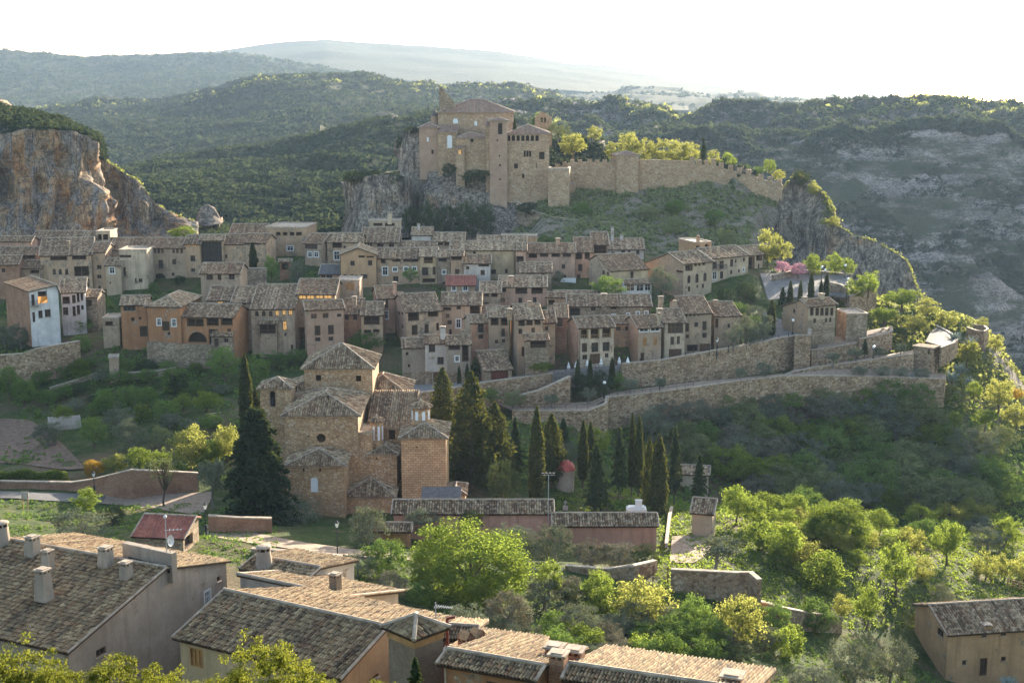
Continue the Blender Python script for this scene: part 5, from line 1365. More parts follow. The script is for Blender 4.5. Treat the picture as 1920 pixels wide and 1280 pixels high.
sw('castle_wall', 'weathered castle wall between the gate tower and the square wall tower', [(1040,318,366,374.5),(1068,306,356,375),(1100,304,356,374.5),(1158,305,364,373)], th=1.2, mat='castle', merlons=(1.1, .9, .9), cap=False)
sw('castle_wall', 'castle wall right of the square wall tower with eroded top', [(1199,300,340,374.5),(1240,300,338,376),(1294,302,334,378)], th=1.1, mat='castle', cap=False)
sw('castle_wall', 'short castle wall with tall separate merlons', [(1293,308,334,378),(1346,311,336,379)], th=1.0, mat='castle', merlons=(1.2, .75, 1.7), cap=False)
sw('castle_wall', 'long stepped castle wall falling to the cliff edge', [(1346,313,337,379),(1380,322,346,378),(1420,334,360,376.5),(1467,347,377,374)], th=1.0, mat='castle', merlons=(1.3, 1.2, 1.3), cap=False)
for lab, xl, xr, ye, d, D, drop, rf, kw in (('square castle wall tower with a low pointed roof', 1157, 1198, 291, 371, 6, 14, 'hip', dict(p=.3)), ('slim gate tower with a broken top beside the castle wing', 1028, 1067, 318, 362, 5, 15, 'flat', dict(parapet=.5))):
    o = empty('wall_tower', P((xl + xr) / 2, ye, d + D / 2) - UPZ * drop, lab, 'tower', 'towers of the castle wall')
    block(o, 'wall', 'roof', xl, xr, ye, d, D, drop, 'castle', roof=rf, tile='tile_castle', rows=0, pitch=.4, a=8 if rf == 'hip' else -6, **kw)
o = empty('standing_stone_pillar', P(1075, 371, 372), 'broken stone pillar standing just behind the gate tower', 'pillar'); block(o, 'wall', 'top', 1069, 1078, 345, 373, 1.4, 6, 'castle', roof='flat', rows=0, parapet=.3)
o = empty('watch_tower', P(1735, 700, 268), 'small stone watch tower with a sloping roof at the end of the olive terrace', 'tower')
block(o, 'wall', 'roof', 1713, 1748, 648, 267.5, 3.4, 12, 'wallstone', p=-.02, wins='R:1751,653,1763,667,O;R:1753,685,1757,694,h;1740,655,1743,664,h', roof='shed', tile='tile', rows=0, a=-38)
sw('gate_wall', 'stone wall with an arched gateway beneath the big cliff', [(1392,462,488,331),(1440,459,487,332)], mat='stone', th=.8)
o = empty('gateway', P(1450, 487, 332), 'round-headed stone gateway at the foot of the cliff', 'gate'); block(o, 'wall', 'top', 1440, 1462, 460, 331.8, 1.6, 6, 'stone', roof='flat', wins='1444,467,1456,488,p', rows=0, parapet=.2)
sw('plaza_wall', 'stone parapet around the raised plaza with the pink tree', [(1450,517,532,306),(1470,512,528,308),(1500,506,513,312),(1560,511,521,312),(1596,515,530,308)], th=.5, mat='stone')
sw('plaza_wall', 'stone retaining wall below the plaza steps', [(1556,530,556,296),(1575,534,552,295),(1600,548,560,290)], th=.5, mat='stone')
sw('retaining_wall', 'rough stone wall below the round viewpoint bush', [(1597,555,600,286),(1622,545,590,289),(1645,530,570,294)], th=.6)
sw('viewpoint_wall', 'curved wall around the paved lookout beside the watch tower', [(1766,652,664,266),(1790,643,650,270),(1797,635,640,275),(1780,622,628,284),(1757,610,618,292)], th=.4)
sw('viewpoint_wall', 'thin ring wall of the far lookout on the cliff edge', [(1812,614,620,291),(1830,620,627,286),(1846,622,630,284),(1854,617,624,287),(1846,611,616,294),(1828,609,613,298)], th=.3)
# cemetery, gardens and lower walls
sw('garden_wall', 'brick garden wall with a wooden door beside the sunlit orchard', [(128,906,922,193),(170,900,924,192),(200,893,924,191),(245,882,922,190),(300,884,918,191),(372,888,915,193)], mat='brick', th=.5)
sw('garden_wall', 'low brick wall under the clipped hedge along the lane', [(-60,902,918,196),(60,904,920,195),(130,905,924,193.5)], mat='brick', th=.5)
sw('garden_wall', 'high old rubble wall below the white houses', [(-20,668,690,251),(40,664,694,250),(65,655,700,249),(110,647,698,250),(150,640,690,253)], mat='wallstone', th=.6)
sw('garden_wall', 'pale edging wall of the ploughed field', [(93,838,843,222),(130,852,858,217),(168,868,876,211)], mat='stone', th=.4, extra=1.2)
sw('garden_wall', 'long low garden wall behind the sunlit orchard', [(310,788,800,226),(360,783,796,227),(415,774,788,229)], mat='stone', th=.4)
sw('garden_wall', 'low dark brick bank wall beside the lane, near the red roofed shed', [(390,968,990,163),(450,972,994,163),(510,973,996,164)], mat='brick', th=.5)
sw('garden_wall', 'curved stone wall with pale coping along the meadow track', [(1420,1128,1150,148),(1440,1133,1158,146),(1480,1143,1168,146),(1530,1152,1172,148),(1580,1158,1174,151)], th=.5)
sw('garden_wall', 'stone wall right of the iron gate below the cemetery', [(1258,1069,1098,150),(1320,1072,1102,149),(1380,1075,1112,148),(1404,1074,1118,147.5),(1420,1088,1122,145)], th=.5, mat='wallstone')
sw('garden_wall', 'low stone wall left of the iron gate below the pink wall', [(1060,1062,1076,155),(1140,1068,1090,153),(1190,1062,1090,152),(1232,1052,1080,156)], th=.5, mat='wallstone')
sw('garden_wall', 'rubble wall along the sunken lane behind the near roofs', [(470,1030,1052,150),(560,1036,1056,149),(640,1044,1062,148)], th=.5, mat='stone')
sw('garden_wall', 'low pale stone wall climbing between the garden terraces', [(93,728,738,245),(140,714,724,247),(182,700,711,249)], mat='stone', th=.4)
sw('garden_wall', 'short stone wall holding up the terrace right of the concrete shed', [(232,700,712,247),(290,696,708,248),(330,690,702,249)], mat='stone', th=.4)
sw('garden_wall', 'stone bank below the orange houses', [(275,640,662,254),(338,645,664,253),(396,646,668,254)], mat='stone', th=.5, cap=False)
sw('yard_wall', 'rough yard wall behind the low grey cottage', [(450,504,536,300),(500,503,534,301)], mat='stone', th=.4)
sw('garden_wall', 'whitewashed boundary wall stepping down between cemetery and hut', [(1252,1020,1050,171),(1258,965,990,188),(1262,950,970,196)], th=.35, mat='offwhite', extra=3)
h('long pink cemetery wall building with a narrow tiled roof', 738,1035,960,1002,172,0,'gx',937,'rose','', p=.42, group=None, name='cemetery_building', cat='building', back=1.6, rows=1, tile='tile_church')
h('shorter pink cemetery wall building with a narrow tiled roof, stepping lower', 1039,1231,983,1032,170,0,'gx',962,'rose','', p=.42, group=None, name='cemetery_building', cat='building', back=1.6, rows=1, tile='tile_church')
h('gate lodge with a pair of pale doors under the pink wall', 700,768,993,1042,166.5,-2,'shed',980,'orange','721,996,761,1040,s', p=.35, group=None, name='lodge', cat='building', rows=1, tile='tile_church')
h('little plaster hut with a mono-pitch tile roof beside the sunlit trees', 1298,1336,958,1004,178,-16,'gx',934,'cream','', p=.5, group=None, name='garden_hut', cat='hut', back=1.0, rows=1, tile='tile_church')
h('old shed with a smooth dull red tiled roof and a ruined stone gable', 252,343,1002,1026,150,-8,'gx',966,'stone','R:346,1002,362,1024,h', p=.34, group=None, name='garden_shed', cat='shed', back=1.2, tile='tile_red')
h('small flat concrete shed on the garden terraces', 204,222,672,700,246,14,'flat',670,'grey','', group=None, name='garden_shed', cat='shed', depth=3)
h('low pale shed roof behind the dark conifers right of the cemetery', 1268,1328,886,905,224,-10,'shed',872,'cream','', group=None, name='garden_shed', cat='shed')
h('tan farmhouse with five small windows and a dark door in the lower right corner', 1778,1975,1187,1276,152,9,'gx',1128,'ochre','1841,1186,1850,1194,w;1877,1182,1887,1191,w;1804,1237,1812,1246,w;1837,1233,1851,1266,d;1877,1230,1886,1238,w;L:1757,1178,1769,1192,w', side='ochre', back=4, rows=1, tile='tile_church', group=None, name='farmhouse', chim=[(1853,.12,.5,.9)], base_drop=6)
t = empty('domed_mausoleum', P(1060, 905, 205), 'round mausoleum with a red dome among the cemetery cypresses', 'mausoleum')
c = P(1060, 908, 205); zt = P(1060, 881, 205).z
m = MB(); m.lathe(c - UPZ * 1, [(1.35, 0), (1.35, zt - c.z + 1), (1.5, zt - c.z + 1), (1.5, zt - c.z + 1.15)], 24); m.build('drum', M['concrete'], t)
m = MB(); m.lathe(Vector((c.x, c.y, zt + .1)), [(1.45 * math.cos(x), 1.5 * math.sin(x)) for x in np.linspace(0, math.pi / 2, 8)], 24); o = m.build('dome', M['dome'], t, smooth=True)
m = MB(); m.tube([Vector((c.x, c.y, zt + 1.55)), Vector((c.x, c.y, zt + 2.5))], .05); m.build('finial', M['iron'], o)
t = empty('tomb', P(1193, 958, 186), 'white marble tomb with a raised headstone in the cemetery', 'tomb')
c = P(1193, 958, 186); m = MB(); m.cbox(c - UPZ * .6, 2.7, 1.8, 1.1); m.cbox(c + UPZ * .5, 2.2, 1.3, .22); m.build('slab', M['whitepaint'], t)
m = MB(); m.cbox(c + Vector((.3, .1, .72)), .9, .5, .75); m.cbox(c + Vector((.3, .1, 1.47)), 1.0, .6, .12); m.build('headstone', M['whitepaint'], t)
k = 0
for px, py, lab in ((1187, 905, 'small grey gravestone with a cross under the tall cypresses'), (1240, 925, 'low gravestone beside the dark conifers'), (1060, 955, 'lone gravestone cross standing on the sunlit cemetery grass'), (1109, 942, 'short pale gravestone between cypress shadows')):
    g = G(px, py, 172); m = MB(); m.cbox(g - UPZ * .2, .7, .3, .8); m.cbox(g + UPZ * .6, .16, .14, .8); m.cbox(g + UPZ * 1.05, .55, .14, .16); tag(m.build('gravestone', M['offwhite'], None, g), lab, 'gravestone', 'graves in the cemetery')
# ------------------------------------------------------------------ roads and paths
k = Mat('cobbles'); uv = k.coord('UV'); ob = k.coord('Object')
n1 = k.noise(ob, .5, 5, .7); ce = k.vor(ob, 4.0); ed = k.vor(ob, 4.0, 'Distance', 'DISTANCE_TO_EDGE')
c = k.mix(k.sep(ce)[0], (.17, .155, .145), (.29, .265, .24)); c = k.mix(k.ramp(n1, [(.4, .5), (.6, 0.)]), c, (.13, .12, .105)); c = k.mix(k.ramp(ed, [(0, .6), (.06, 0.)]), c, (.12, .11, .1))
M['cobble'] = k.bsdf(c, .85, k.bump(ed, .4, .03), .2)
M['dirt'] = plain('dirt_track', (.27, .20, .145), .95, .3)
M['soil'] = plain('dark_soil', (.15, .10, .07), .95, .45)
M['asphalt'] = plain('lane_asphalt', (.12, .115, .11), .9, .25)
def road(name, label, A, B, mat='cobble', th=.5, lift=0.0):
    a = [P(*q) for q in A]; b = [P(*q) for q in B]; m = MB(); L = 0
    for i in range(len(a) - 1):
        n = 4
        for k in range(n):
            q = [a[i].lerp(a[i + 1], k / n), a[i].lerp(a[i + 1], (k + 1) / n), b[i].lerp(b[i + 1], (k + 1) / n), b[i].lerp(b[i + 1], k / n)]
            q = [p + UPZ * lift for p in q]
            m.face(q); e = UPZ * th
            m.face([q[0] - e, q[1] - e, q[1], q[0]]); m.face([q[2] - e, q[3] - e, q[3], q[2]])
    return tag(m.build(name, M[mat], None, a[0]), label, 'road', kind='structure')
def draped(name, label, A, B, mat='dirt', lift=.12, n=14, cat='path'):
    """path laid on the ground between two edge lines of (px, py)"""
    ia = np.linspace(0, 1, n); X = np.zeros((n, 4)); Y = X.copy(); Z = X.copy()
    f = lambda L, t: (np.interp(t, np.linspace(0, 1, len(L)), [q[0] for q in L]), np.interp(t, np.linspace(0, 1, len(L)), [q[1] for q in L]))
    for i, t in enumerate(ia):
        ga, gb = G(*f(A, t), 100), G(*f(B, t), 100)
        for j in range(4):
            p = ga.lerp(gb, j / 3); X[i, j], Y[i, j], Z[i, j] = p.x, p.y, max(gz(p.x, p.y), gz(p.x + .8, p.y), gz(p.x, p.y + .8)) + lift
    return tag(grid_obj(name, X, Y, Z, M[mat]), label, cat, kind='structure')
road('road', 'cobbled road climbing past the front houses and bending up to the plaza', [(1160,689,247.5),(1240,681,250),(1330,665,255),(1400,653,260),(1460,640,264),(1493,634,266.5),(1520,622,271),(1505,611,276),(1470,601,280),(1440,590,285),(1432,575,290),(1440,560,294)],
     [(1155,684,252),(1235,673,256),(1325,660,259),(1390,645,265),(1440,630,272),(1452,618,276),(1455,610,278.5),(1450,602,281),(1430,596,284),(1412,588,287),(1410,575,291),(1420,560,295)])
road('plaza', 'sloping paved plaza above the row of small cypresses', [(1440,562,293),(1500,556,294),(1560,552,294),(1598,556,290)], [(1425,512,312),(1480,513,312),(1560,512,313),(1596,516,309)])
road('road', 'road in front of the timber-fronted houses', [(785,735,233.6),(850,726,235.6),(920,714,238),(1036,699,242.6),(1160,689,247)], [(760,722,243),(850,717,243),(920,712,244),(1036,694,247),(1155,684,251)], th=3)
road('path', 'lower terrace path with an iron railing', [(962,770,231.5),(1040,770,230.5),(1102,770,230),(1140,745,237),(1300,727,243.6),(1468,706,253)], [(930,755,240),(1040,757,237),(1110,752,238),(1150,735,242),(1300,716,248),(1468,700,256)], 'dirt', 2)
road('terrace', 'planted olive terrace between the two stone walls', [(1468,706,253),(1560,705,256.5),(1660,707,258.5),(1772,711,260.5)], [(1468,702,256),(1560,692,260),(1660,693,263),(1772,700,267)], 'dirt', 2)
road('terrace', 'upper olive terrace leading to the watch tower', [(1466,708,256.5),(1530,689,260),(1600,680,262.6),(1714,664,266.6)], [(1490,690,263),(1530,686,265),(1610,673,271),(1720,655,274)], 'dirt', 2)
road('vegetable_plot', 'walled vegetable plot beside the pavilion', [(1532,655,265),(1570,649,268.5),(1612,640,271.5),(1660,626,275)], [(1535,632,276),(1570,629,277),(1612,622,279),(1668,612,284)], 'dirt', 2)
road('terrace', 'round paved lookout beside the watch tower', [(1765,648,267),(1790,642,271),(1796,634,276)], [(1735,640,276),(1745,622,286),(1760,612,291)], 'asphalt', 3)  # dark asphalt tone on the paving stands in for shade from the bushes
draped('lane', 'narrow lane running in from the left below the hedge', [(-60,932),(60,937),(190,944)], [(-60,920),(60,923),(200,928)], 'asphalt', .1)
draped('forecourt', 'pale dirt forecourt in front of the brick garden wall', [(190,944),(300,956),(380,966)], [(200,928),(300,928),(400,922)], 'dirt', .1)
draped('lane', 'dirt lane curving behind the near roofs to the lodge', [(385,1005),(480,1020),(560,1032),(660,1043),(770,1052)], [(385,985),(480,1000),(560,1016),(660,1030),(770,1042)], 'dirt', .12)
draped('ploughed_field', 'bare ploughed garden field at the left edge', [(-80,868),(40,870),(120,882),(160,880)], [(-80,790),(20,786),(60,790),(120,835)], 'soil', .1)
draped('yard', 'pale yard in front of the little hut', [(1255,1055),(1300,1056),(1330,1040)], [(1260,1006),(1300,1004),(1338,1004)], 'dirt', .14)
# ------------------------------------------------------------------ near roofs in the lower left
nk = dict(group='near houses below the viewpoint', tile='tile_near', rows=1, pitch=.2, base_drop=10)
h1 = h('near house with a big mottled tile roof and a long rough plaster gable wall', -185,124,1149,1240,91.9,-25,'gx',1050,'concrete','R:180,1214,199,1228,w;R:384,1107,394,1136,v;R:407,1080,413,1089,w', side='roughcast', run=9.7, p=.245, back=7.2, **nk)
pl = HOUSES['near house with a big mottled tile roof and a long rough plaster gable wall'][1]
def near_chim(root, px, py, d, hgt, sz, kind, mat='concrete', rz=R(-25)):
    ro = [c for c in root.children if c.name.startswith('roof')][0]
    return chimney(ro, P(px, py, d), hgt, sz, kind, mat, rz)
near_chim(h1, 6, 1030, 100, 2.1, 1.05, 'round'); near_chim(h1, 62, 1036, 98, 1.3, .95, 'taper'); near_chim(h1, 90, 1059, 95.5, 1.15, .75, 'taper'); near_chim(h1, 82, 1106, 91.5, 1.55, .95, 'taper'); near_chim(h1, 199, 1057, 95.5, 1.3, .95, 'taper'); near_chim(h1, 237, 1080, 93.5, 1.1, .8, 'taper')
m = MB(); w_ = HOUSES['near house with a big mottled tile roof and a long rough plaster gable wall'][2]
A = P(230, 1042, 97); B = P(322, 1048, 94.6); t = (B - A); t.z = 0; n_ = Vector((-t.y, t.x, 0)).normalized()
m.box(A - UPZ * 1.2, t, n_ * .5, UPZ * 2.2); m.build('parapet', M['concrete'], h1)
m = MB(); m.box(A + t * .12 - n_ * .04 - UPZ * .45, t * .84, n_ * .03, UPZ * .5); m.build('vent', M['dark'], h1)
h2 = h('near house with a low sunlit roof and grey plaster walls stepping right', 746,560,1107,1200,97.3,152,'shed',1050,'roughcast','', side='roughcast', run=6.8, p=.27, **nk)
near_chim(h2, 629, 1093, 93.5, .75, .62, 'square', 'brickpale', R(-28)); near_chim(h2, 495, 1054, 101, 1.25, 1.15, 'round')
A = P(455, 1050, 103); m = MB(); B = P(575, 1066, 99); t = B - A; t.z = 0
lab = 'near narrow house wall with a tiled coping behind the low sunlit roof'
h3 = h(lab, 459,572,1063,1120,101,-26,'gx',1053,'offwhite','', run=1.6, p=.2, back=5, **nk)
h4 = h('near house with a dark mossy tile roof and a sunlit far slope', 337,637,1190,1290,80.1,-29,'gx',1109,'yellow','356,1215,381,1250,s;R:692,1253,710,1272,w', side='peach', run=4.4, p=.30, back=8.5, **nk)
h5 = h('slim brick tower with a pointed tile roof among the near houses', 728,777,1170,1290,73.5,-45,'hip',1146,'brickpale','', depth=2.05, p=.47, ov=.32, name='brick_tower', cat='tower', **{**nk, 'pitch': .17})
t5 = HOUSES['slim brick tower with a pointed tile roof among the near houses']; pl5 = t5[1]
m = MB(); m.box(pl5.pt(-.05, t5[3] - .75, .05), pl5.t * (t5[2] + .1), pl5.n * -(t5[4] + .1), UPZ * .5); m.build('brick_frieze', M['woodlight'], h5)
h6 = h('low near house with an orange wall under a row of eave tiles', 833,1000,1238,1330,69.9,-23,'gx',1225,'orange','912,1277,935,1290,w', run=.9, p=.24, back=6.5, **nk)
h7 = h('low near house with a sunlit roof cut by the bottom of the picture', 1066,1400,1266,1340,68.2,-20,'gx',1255,'orange','', run=.9, p=.24, back=6.5, **nk)
h8 = h('small near house with a flat sunlit roof behind the brick tower', 838,958,1226,1300,76,-18,'gx',1216,'tan','', run=.6, p=.2, back=6, **nk)
h9 = h('tiny near roof with a red fascia behind the brick tower', 826,884,1190,1240,82,-10,'gx',1180,'brick','', run=1.0, p=.25, back=3, **nk)
near_chim(h8, 873, 1222, 76, 1.0, .62, 'gable', 'brick', R(50)); near_chim(h8, 896, 1219, 76.5, 1.05, .62, 'gable', 'brick', R(50))
for px, py, d, hg, s in ((1040, 1258, 72, 1.55, .85), (1047, 1275, 69.5, 1.6, .8), (1078, 1262, 71, 1.45, .85)): near_chim(h7, px, py, d, hg, s, 'square', 'brick', R(-20))
near_chim(h7, 1373, 1290, 68, .85, .95, 'square', 'brick', R(-20))
# aerials and a dish
def aerial(label, px, py, d, hh, n, rz, globe=False):
    c = P(px, py, d); t = empty('tv_aerial', c, label, 'aerial', 'aerials on the near roofs')
    m = MB(); m.tube([c - UPZ * 1, c + UPZ * hh], .035, 6); m.build('mast', M['galv'], t)
    a = Vector((math.cos(rz), math.sin(rz), 0)); b = Vector((-a.y, a.x, 0)); q = c + UPZ * (hh - .25 if not globe else hh * .55)
    m = MB(); m.tube([q - a * .1, q + a * 1.1], .02, 5)
    for k in range(n): m.tube([q + a * (1.05 * k / (n - 1)) - b * (.32 - .02 * k), q + a * (1.05 * k / (n - 1)) + b * (.32 - .02 * k)], .014, 4)
    m.build('antenna', M['galv'], t)
    if globe:
        m = MB(); m.lathe(c + UPZ * (hh - .02), [(.0, 0), (.1, .05), (.14, .14), (.1, .24), (0, .28)], 10); m.build('globe', M['whitepaint'], t)
    return t
aerial('thin mast with a comb aerial and a white globe on the big near roof', 312, 1020, 95, 1.9, 5, R(10), True)
aerial('bent comb-shaped aerial behind the brick tower', 817, 1160, 83, 1.1, 8, R(-15))
c = P(318, 1013, 94.5); t = empty('satellite_dish', c, 'round white satellite dish seen edge-on beside the globe aerial', 'dish')
m = MB(); m.lathe((0, 0, 0), [(0.0, -.1), (.2, -.06), (.36, .05), (.4, .1)], 18)
o = m.build('dish', M['whitepaint'], None, (0, 0, 0)); o.parent = t; o.rotation_euler = (R(80), 0, R(70))
m = MB(); m.tube([c, c - UPZ * .9], .03, 6); m.build('bracket', M['galv'], t)
c = P(839, 1222, 75); t = empty('flue_post', c, 'dark red metal post with a hooked top beside the brick tower', 'post')
m = MB(); m.cbox(c - UPZ * .5, .16, .16, 2.5); m.build('pole', M['redwood'], t); m = MB(); m.box(c + Vector((-.05, -.08, 1.95)), (.5, 0, .1), (0, .16, 0), (0, 0, .14)); m.build('hook', M['redwood'], t)
# ------------------------------------------------------------------ trees: prototypes of unit height and width
PROTO = {}
def clump_crown(seed, n_cl, per, leaf, cz=.62, rad=(.5, .5, .38), cr=(.10, .17), shell=.55, base=.0):
    g = np.random.default_rng(seed)
    d = g.normal(size=(n_cl, 3)); d /= np.linalg.norm(d, axis=1)[:, None]
    r = g.uniform(shell, 1.0, n_cl) ** .7
    lob = 1 + .28 * np.sin(d[:, 0] * 4 + seed) * np.cos(d[:, 1] * 3.1 + seed * 2) + .12 * g.normal(size=n_cl)
    R3 = np.array(rad) - np.array([cr[0]] * 3)
    c = d * (r * np.clip(lob, .6, 1.2))[:, None] * R3 + np.array([0, 0, cz])
    c[:, 2] = np.maximum(c[:, 2], base + .05)
    k = g.uniform(cr[0], cr[1], n_cl)
    o = g.normal(size=(n_cl, per, 3)); o /= np.linalg.norm(o, axis=2)[..., None]
    o *= (g.random((n_cl, per, 1)) ** .45) * k[:, None, None] * np.array([1.1, 1.1, .8])
    p = (c[:, None] + o).reshape(-1, 3)
    return leaf_quads(p, leaf * g.uniform(.6, 1.35, len(p)), g, out=(o / (k[:, None, None] + 1e-9)).reshape(-1, 3)), c
def column_crown(seed, n, leaf, prof, rough=.12, up=1.2, asp=5.0):
    g = np.random.default_rng(seed)
    z = g.random(n * 2) ; r = np.interp(z, [q[0] for q in prof], [q[1] for q in prof])
    keep = g.random(len(z)) < (r / r.max() * .9 + .12); z, r = z[keep][:n], r[keep][:n]
    a = g.uniform(0, 2 * math.pi, len(z))
    lump = 1 + rough * np.sin(a * 3 + z * 17 + seed) + rough * np.sin(a * 5 - z * 31) + rough * .8 * g.normal(size=len(z))
    q = r * lump * (g.random(len(z)) ** .25)
    p = np.stack([q * np.cos(a) / asp, q * np.sin(a) / asp, z], -1)
    return leaf_quads(p, leaf * g.uniform(.6, 1.4, len(p)), g, up) * np.array([asp, asp, 1])
def branch_crown(seed, n_br, per, leaf, spread=.5, z0=.1, droop=.25, power=.8):
    g = np.random.default_rng(seed)
    t = (np.arange(n_br) + .5) / n_br; h = z0 + (1 - z0) * t
    L = spread * np.clip(1 - t, .03, 1) ** power * g.uniform(.6, 1.1, n_br)
    a = np.arange(n_br) * 2.4 + g.normal(size=n_br) * .3
    u = g.random((n_br, per)) ** .6
    x = u * L[:, None]
    side = g.normal(size=(n_br, per)) * .055 * (1.15 - u)
    px = x * np.cos(a)[:, None] - side * np.sin(a)[:, None]; py = x * np.sin(a)[:, None] + side * np.cos(a)[:, None]
    pz = h[:, None] + .10 * u * L[:, None] - droop * (x ** 2) / max(spread, .1) + g.normal(size=(n_br, per)) * .012
    p = np.stack([px / 2, py / 2, np.maximum(pz, .01)], -1).reshape(-1, 3)
    return leaf_quads(p, leaf * g.uniform(.6, 1.4, len(p)), g) * np.array([2, 2, 1])
def trunk_mesh(seed, cl=None, top=.6, r=.03, n_l=6, lean=.04, mat='bark', forks=1):
    g = random.Random(seed); m = MB()
    z = [0, .1, .25, top * .7, top]
    pts = [Vector((g.uniform(-lean, lean) * (q > 0), g.uniform(-lean, lean) * (q > 0), q - (.12 if q == 0 else 0))) for q in z]
    m.tube(pts, [r * 1.5, r, r * .8, r * .55, r * .25], 7, cap=False)
    if cl is not None:
        for c in [cl[i] for i in np.random.default_rng(seed).choice(len(cl), min(n_l, len(cl)), False)]:
            s = pts[g.choice([2, 3])]; e = Vector(c)
            m.tube([s, s.lerp(e, .5) + Vector((0, 0, -.02)), e], [r * .5, r * .3, r * .1], 5, cap=False)
    me_o = m.build('trunk_source', M[mat], None, (0, 0, 0))
    me = me_o.data; bpy.data.objects.remove(me_o); return me
def crown_mesh(V, mat):
    me = bpy.data.meshes.new('crown'); quads_into(me, V, np.arange(len(V)).reshape(-1, 4)); me.materials.append(M[mat]); return me
def proto(kind, i):
    if (kind, i) in PROTO: return PROTO[kind, i]
    sd = sum(map(ord, kind)) + i * 31
    cl = None
    if kind in ('broad', 'yellow', 'mid'):
        V, cl = clump_crown(sd, 95, 50, .021, .57, (.52, .52, .43), (.07, .15), .45)
        cm = {'broad': 'leaf_bright', 'yellow': 'leaf_yellow', 'mid': 'leaf_mid'}[kind]; tr = dict(top=.6, r=.028)
    elif kind in ('broadlow', 'yellowlow', 'midlow', 'rust'):
        V, cl = clump_crown(sd, 95, 50, .022, .47, (.54, .54, .5), (.07, .15), .45)
        cm = {'broadlow': 'leaf_bright', 'yellowlow': 'leaf_yellow', 'midlow': 'leaf_mid', 'rust': 'leaf_rust'}[kind]; tr = dict(top=.4, r=.025)
    elif kind in ('big', 'bigtree'):
        V, cl = clump_crown(sd, 300, 140, .0100, .52, (.5, .5, .46), (.055, .10), .6)
        cm = 'leaf_bright'; tr = dict(top=.5, r=.03, n_l=10)
    elif kind in ('olive', 'grey', 'purple', 'dark'):
        V, cl = clump_crown(sd, 95, 55, .018, .48, (.53, .53, .48), (.07, .14), .45)
        cm = {'olive': 'leaf_olive', 'grey': 'leaf_grey', 'purple': 'leaf_purple', 'dark': 'leaf_dark'}[kind]; tr = dict(top=.45, r=.03, mat='barkgrey' if kind != 'dark' else 'bark')
    elif kind == 'olivetree':
        V, cl = clump_crown(sd, 45, 50, .028, .66, (.5, .5, .32), (.08, .15)); cm = 'leaf_olive'; tr = dict(top=.6, r=.04, mat='barkgrey')
    elif kind == 'pink':
        V, cl = clump_crown(sd, 45, 45, .030, .62, (.5, .5, .36), (.08, .15)); cm = 'leaf_pink'; tr = dict(top=.55, r=.03)
    elif kind == 'bare':
        V, cl = clump_crown(sd, 50, 14, .020, .65, (.5, .5, .34), (.08, .15)); cm = 'leaf_grey'; tr = dict(top=.75, r=.03, n_l=40)
    elif kind == 'cypress':
        V = column_crown(sd, 3800, .016, [(0, .28), (.06, .42), (.3, .5), (.6, .42), (.85, .24), (1, .03)], .07, 1.2, 7.0); V = V.reshape(-1, 4, 3); cm = 'leaf_cypress'; tr = dict(top=.5, r=.06)
        V = V.reshape(-1, 3)
    elif kind == 'loosecypress':
        V = column_crown(sd, 5200, .017, [(0, .30), (.1, .46), (.3, .5), (.55, .36), (.75, .28), (.9, .14), (1, .03)], .20, .6, 2.6); cm = 'leaf_cypress'; tr = dict(top=.6, r=.05)
    elif kind == 'conifer':
        V = branch_crown(sd, 90, 50, .022, .5, .08, .25); cm = 'leaf_dark'; tr = dict(top=.92, r=.022)
    elif kind == 'cedar':
        V = branch_crown(sd, 190, 120, .013, .5, .03, .5, .5); cm = 'leaf_dark'; tr = dict(top=.94, r=.022)
    elif kind == 'near':
        V, cl = clump_crown(sd, 260, 85, .0115, .52, (.5, .5, .46), (.04, .085), .45); cm = 'leaf_near'; tr = dict(top=.5, r=.02, n_l=30)
    elif kind == 'agave':
        g = np.random.default_rng(sd); n = 46; a = g.uniform(0, 6.28, n); e = g.uniform(.3, 1.35, n); L = g.uniform(.35, .6, n)
        d = np.stack([np.cos(a) * np.cos(e), np.sin(a) * np.cos(e), np.sin(e)], -1) * L[:, None]; s = np.stack([-np.sin(a), np.cos(a), 0 * a], -1) * .05
        o = np.zeros((n, 3)); V = np.stack([o, d * .45 + s, d, d * .45 - s], 1).reshape(-1, 3); V[:, 2] = V[:, 2] * 1.4; cm = 'leaf_agave'; tr = dict(top=.1, r=.03)
    PROTO[kind, i] = (crown_mesh(V, cm), trunk_mesh(sd, cl, **tr))
    return PROTO[kind, i]
NAMES = {'broad': ('leafy_tree', 'tree'), 'yellow': ('leafy_tree', 'tree'), 'mid': ('leafy_tree', 'tree'), 'broadlow': ('bush', 'bush'), 'yellowlow': ('bush', 'bush'), 'midlow': ('bush', 'bush'), 'rust': ('bush', 'bush'), 'big': ('leafy_tree', 'tree'), 'bigtree': ('leafy_tree', 'tree'),
         'olive': ('olive_bush', 'bush'), 'grey': ('grey_tree', 'tree'), 'purple': ('grey_tree', 'tree'), 'dark': ('evergreen_bush', 'bush'), 'olivetree': ('olive_tree', 'tree'), 'pink': ('blossom_tree', 'tree'), 'bare': ('bare_tree', 'tree'), 'cypress': ('cypress', 'tree'), 'loosecypress': ('cypress', 'tree'), 'conifer': ('conifer', 'tree'), 'cedar': ('cedar', 'tree'), 'near': ('broom_bush', 'bush'), 'agave': ('agave', 'plant')}
_tr = random.Random(9)
TREES = []
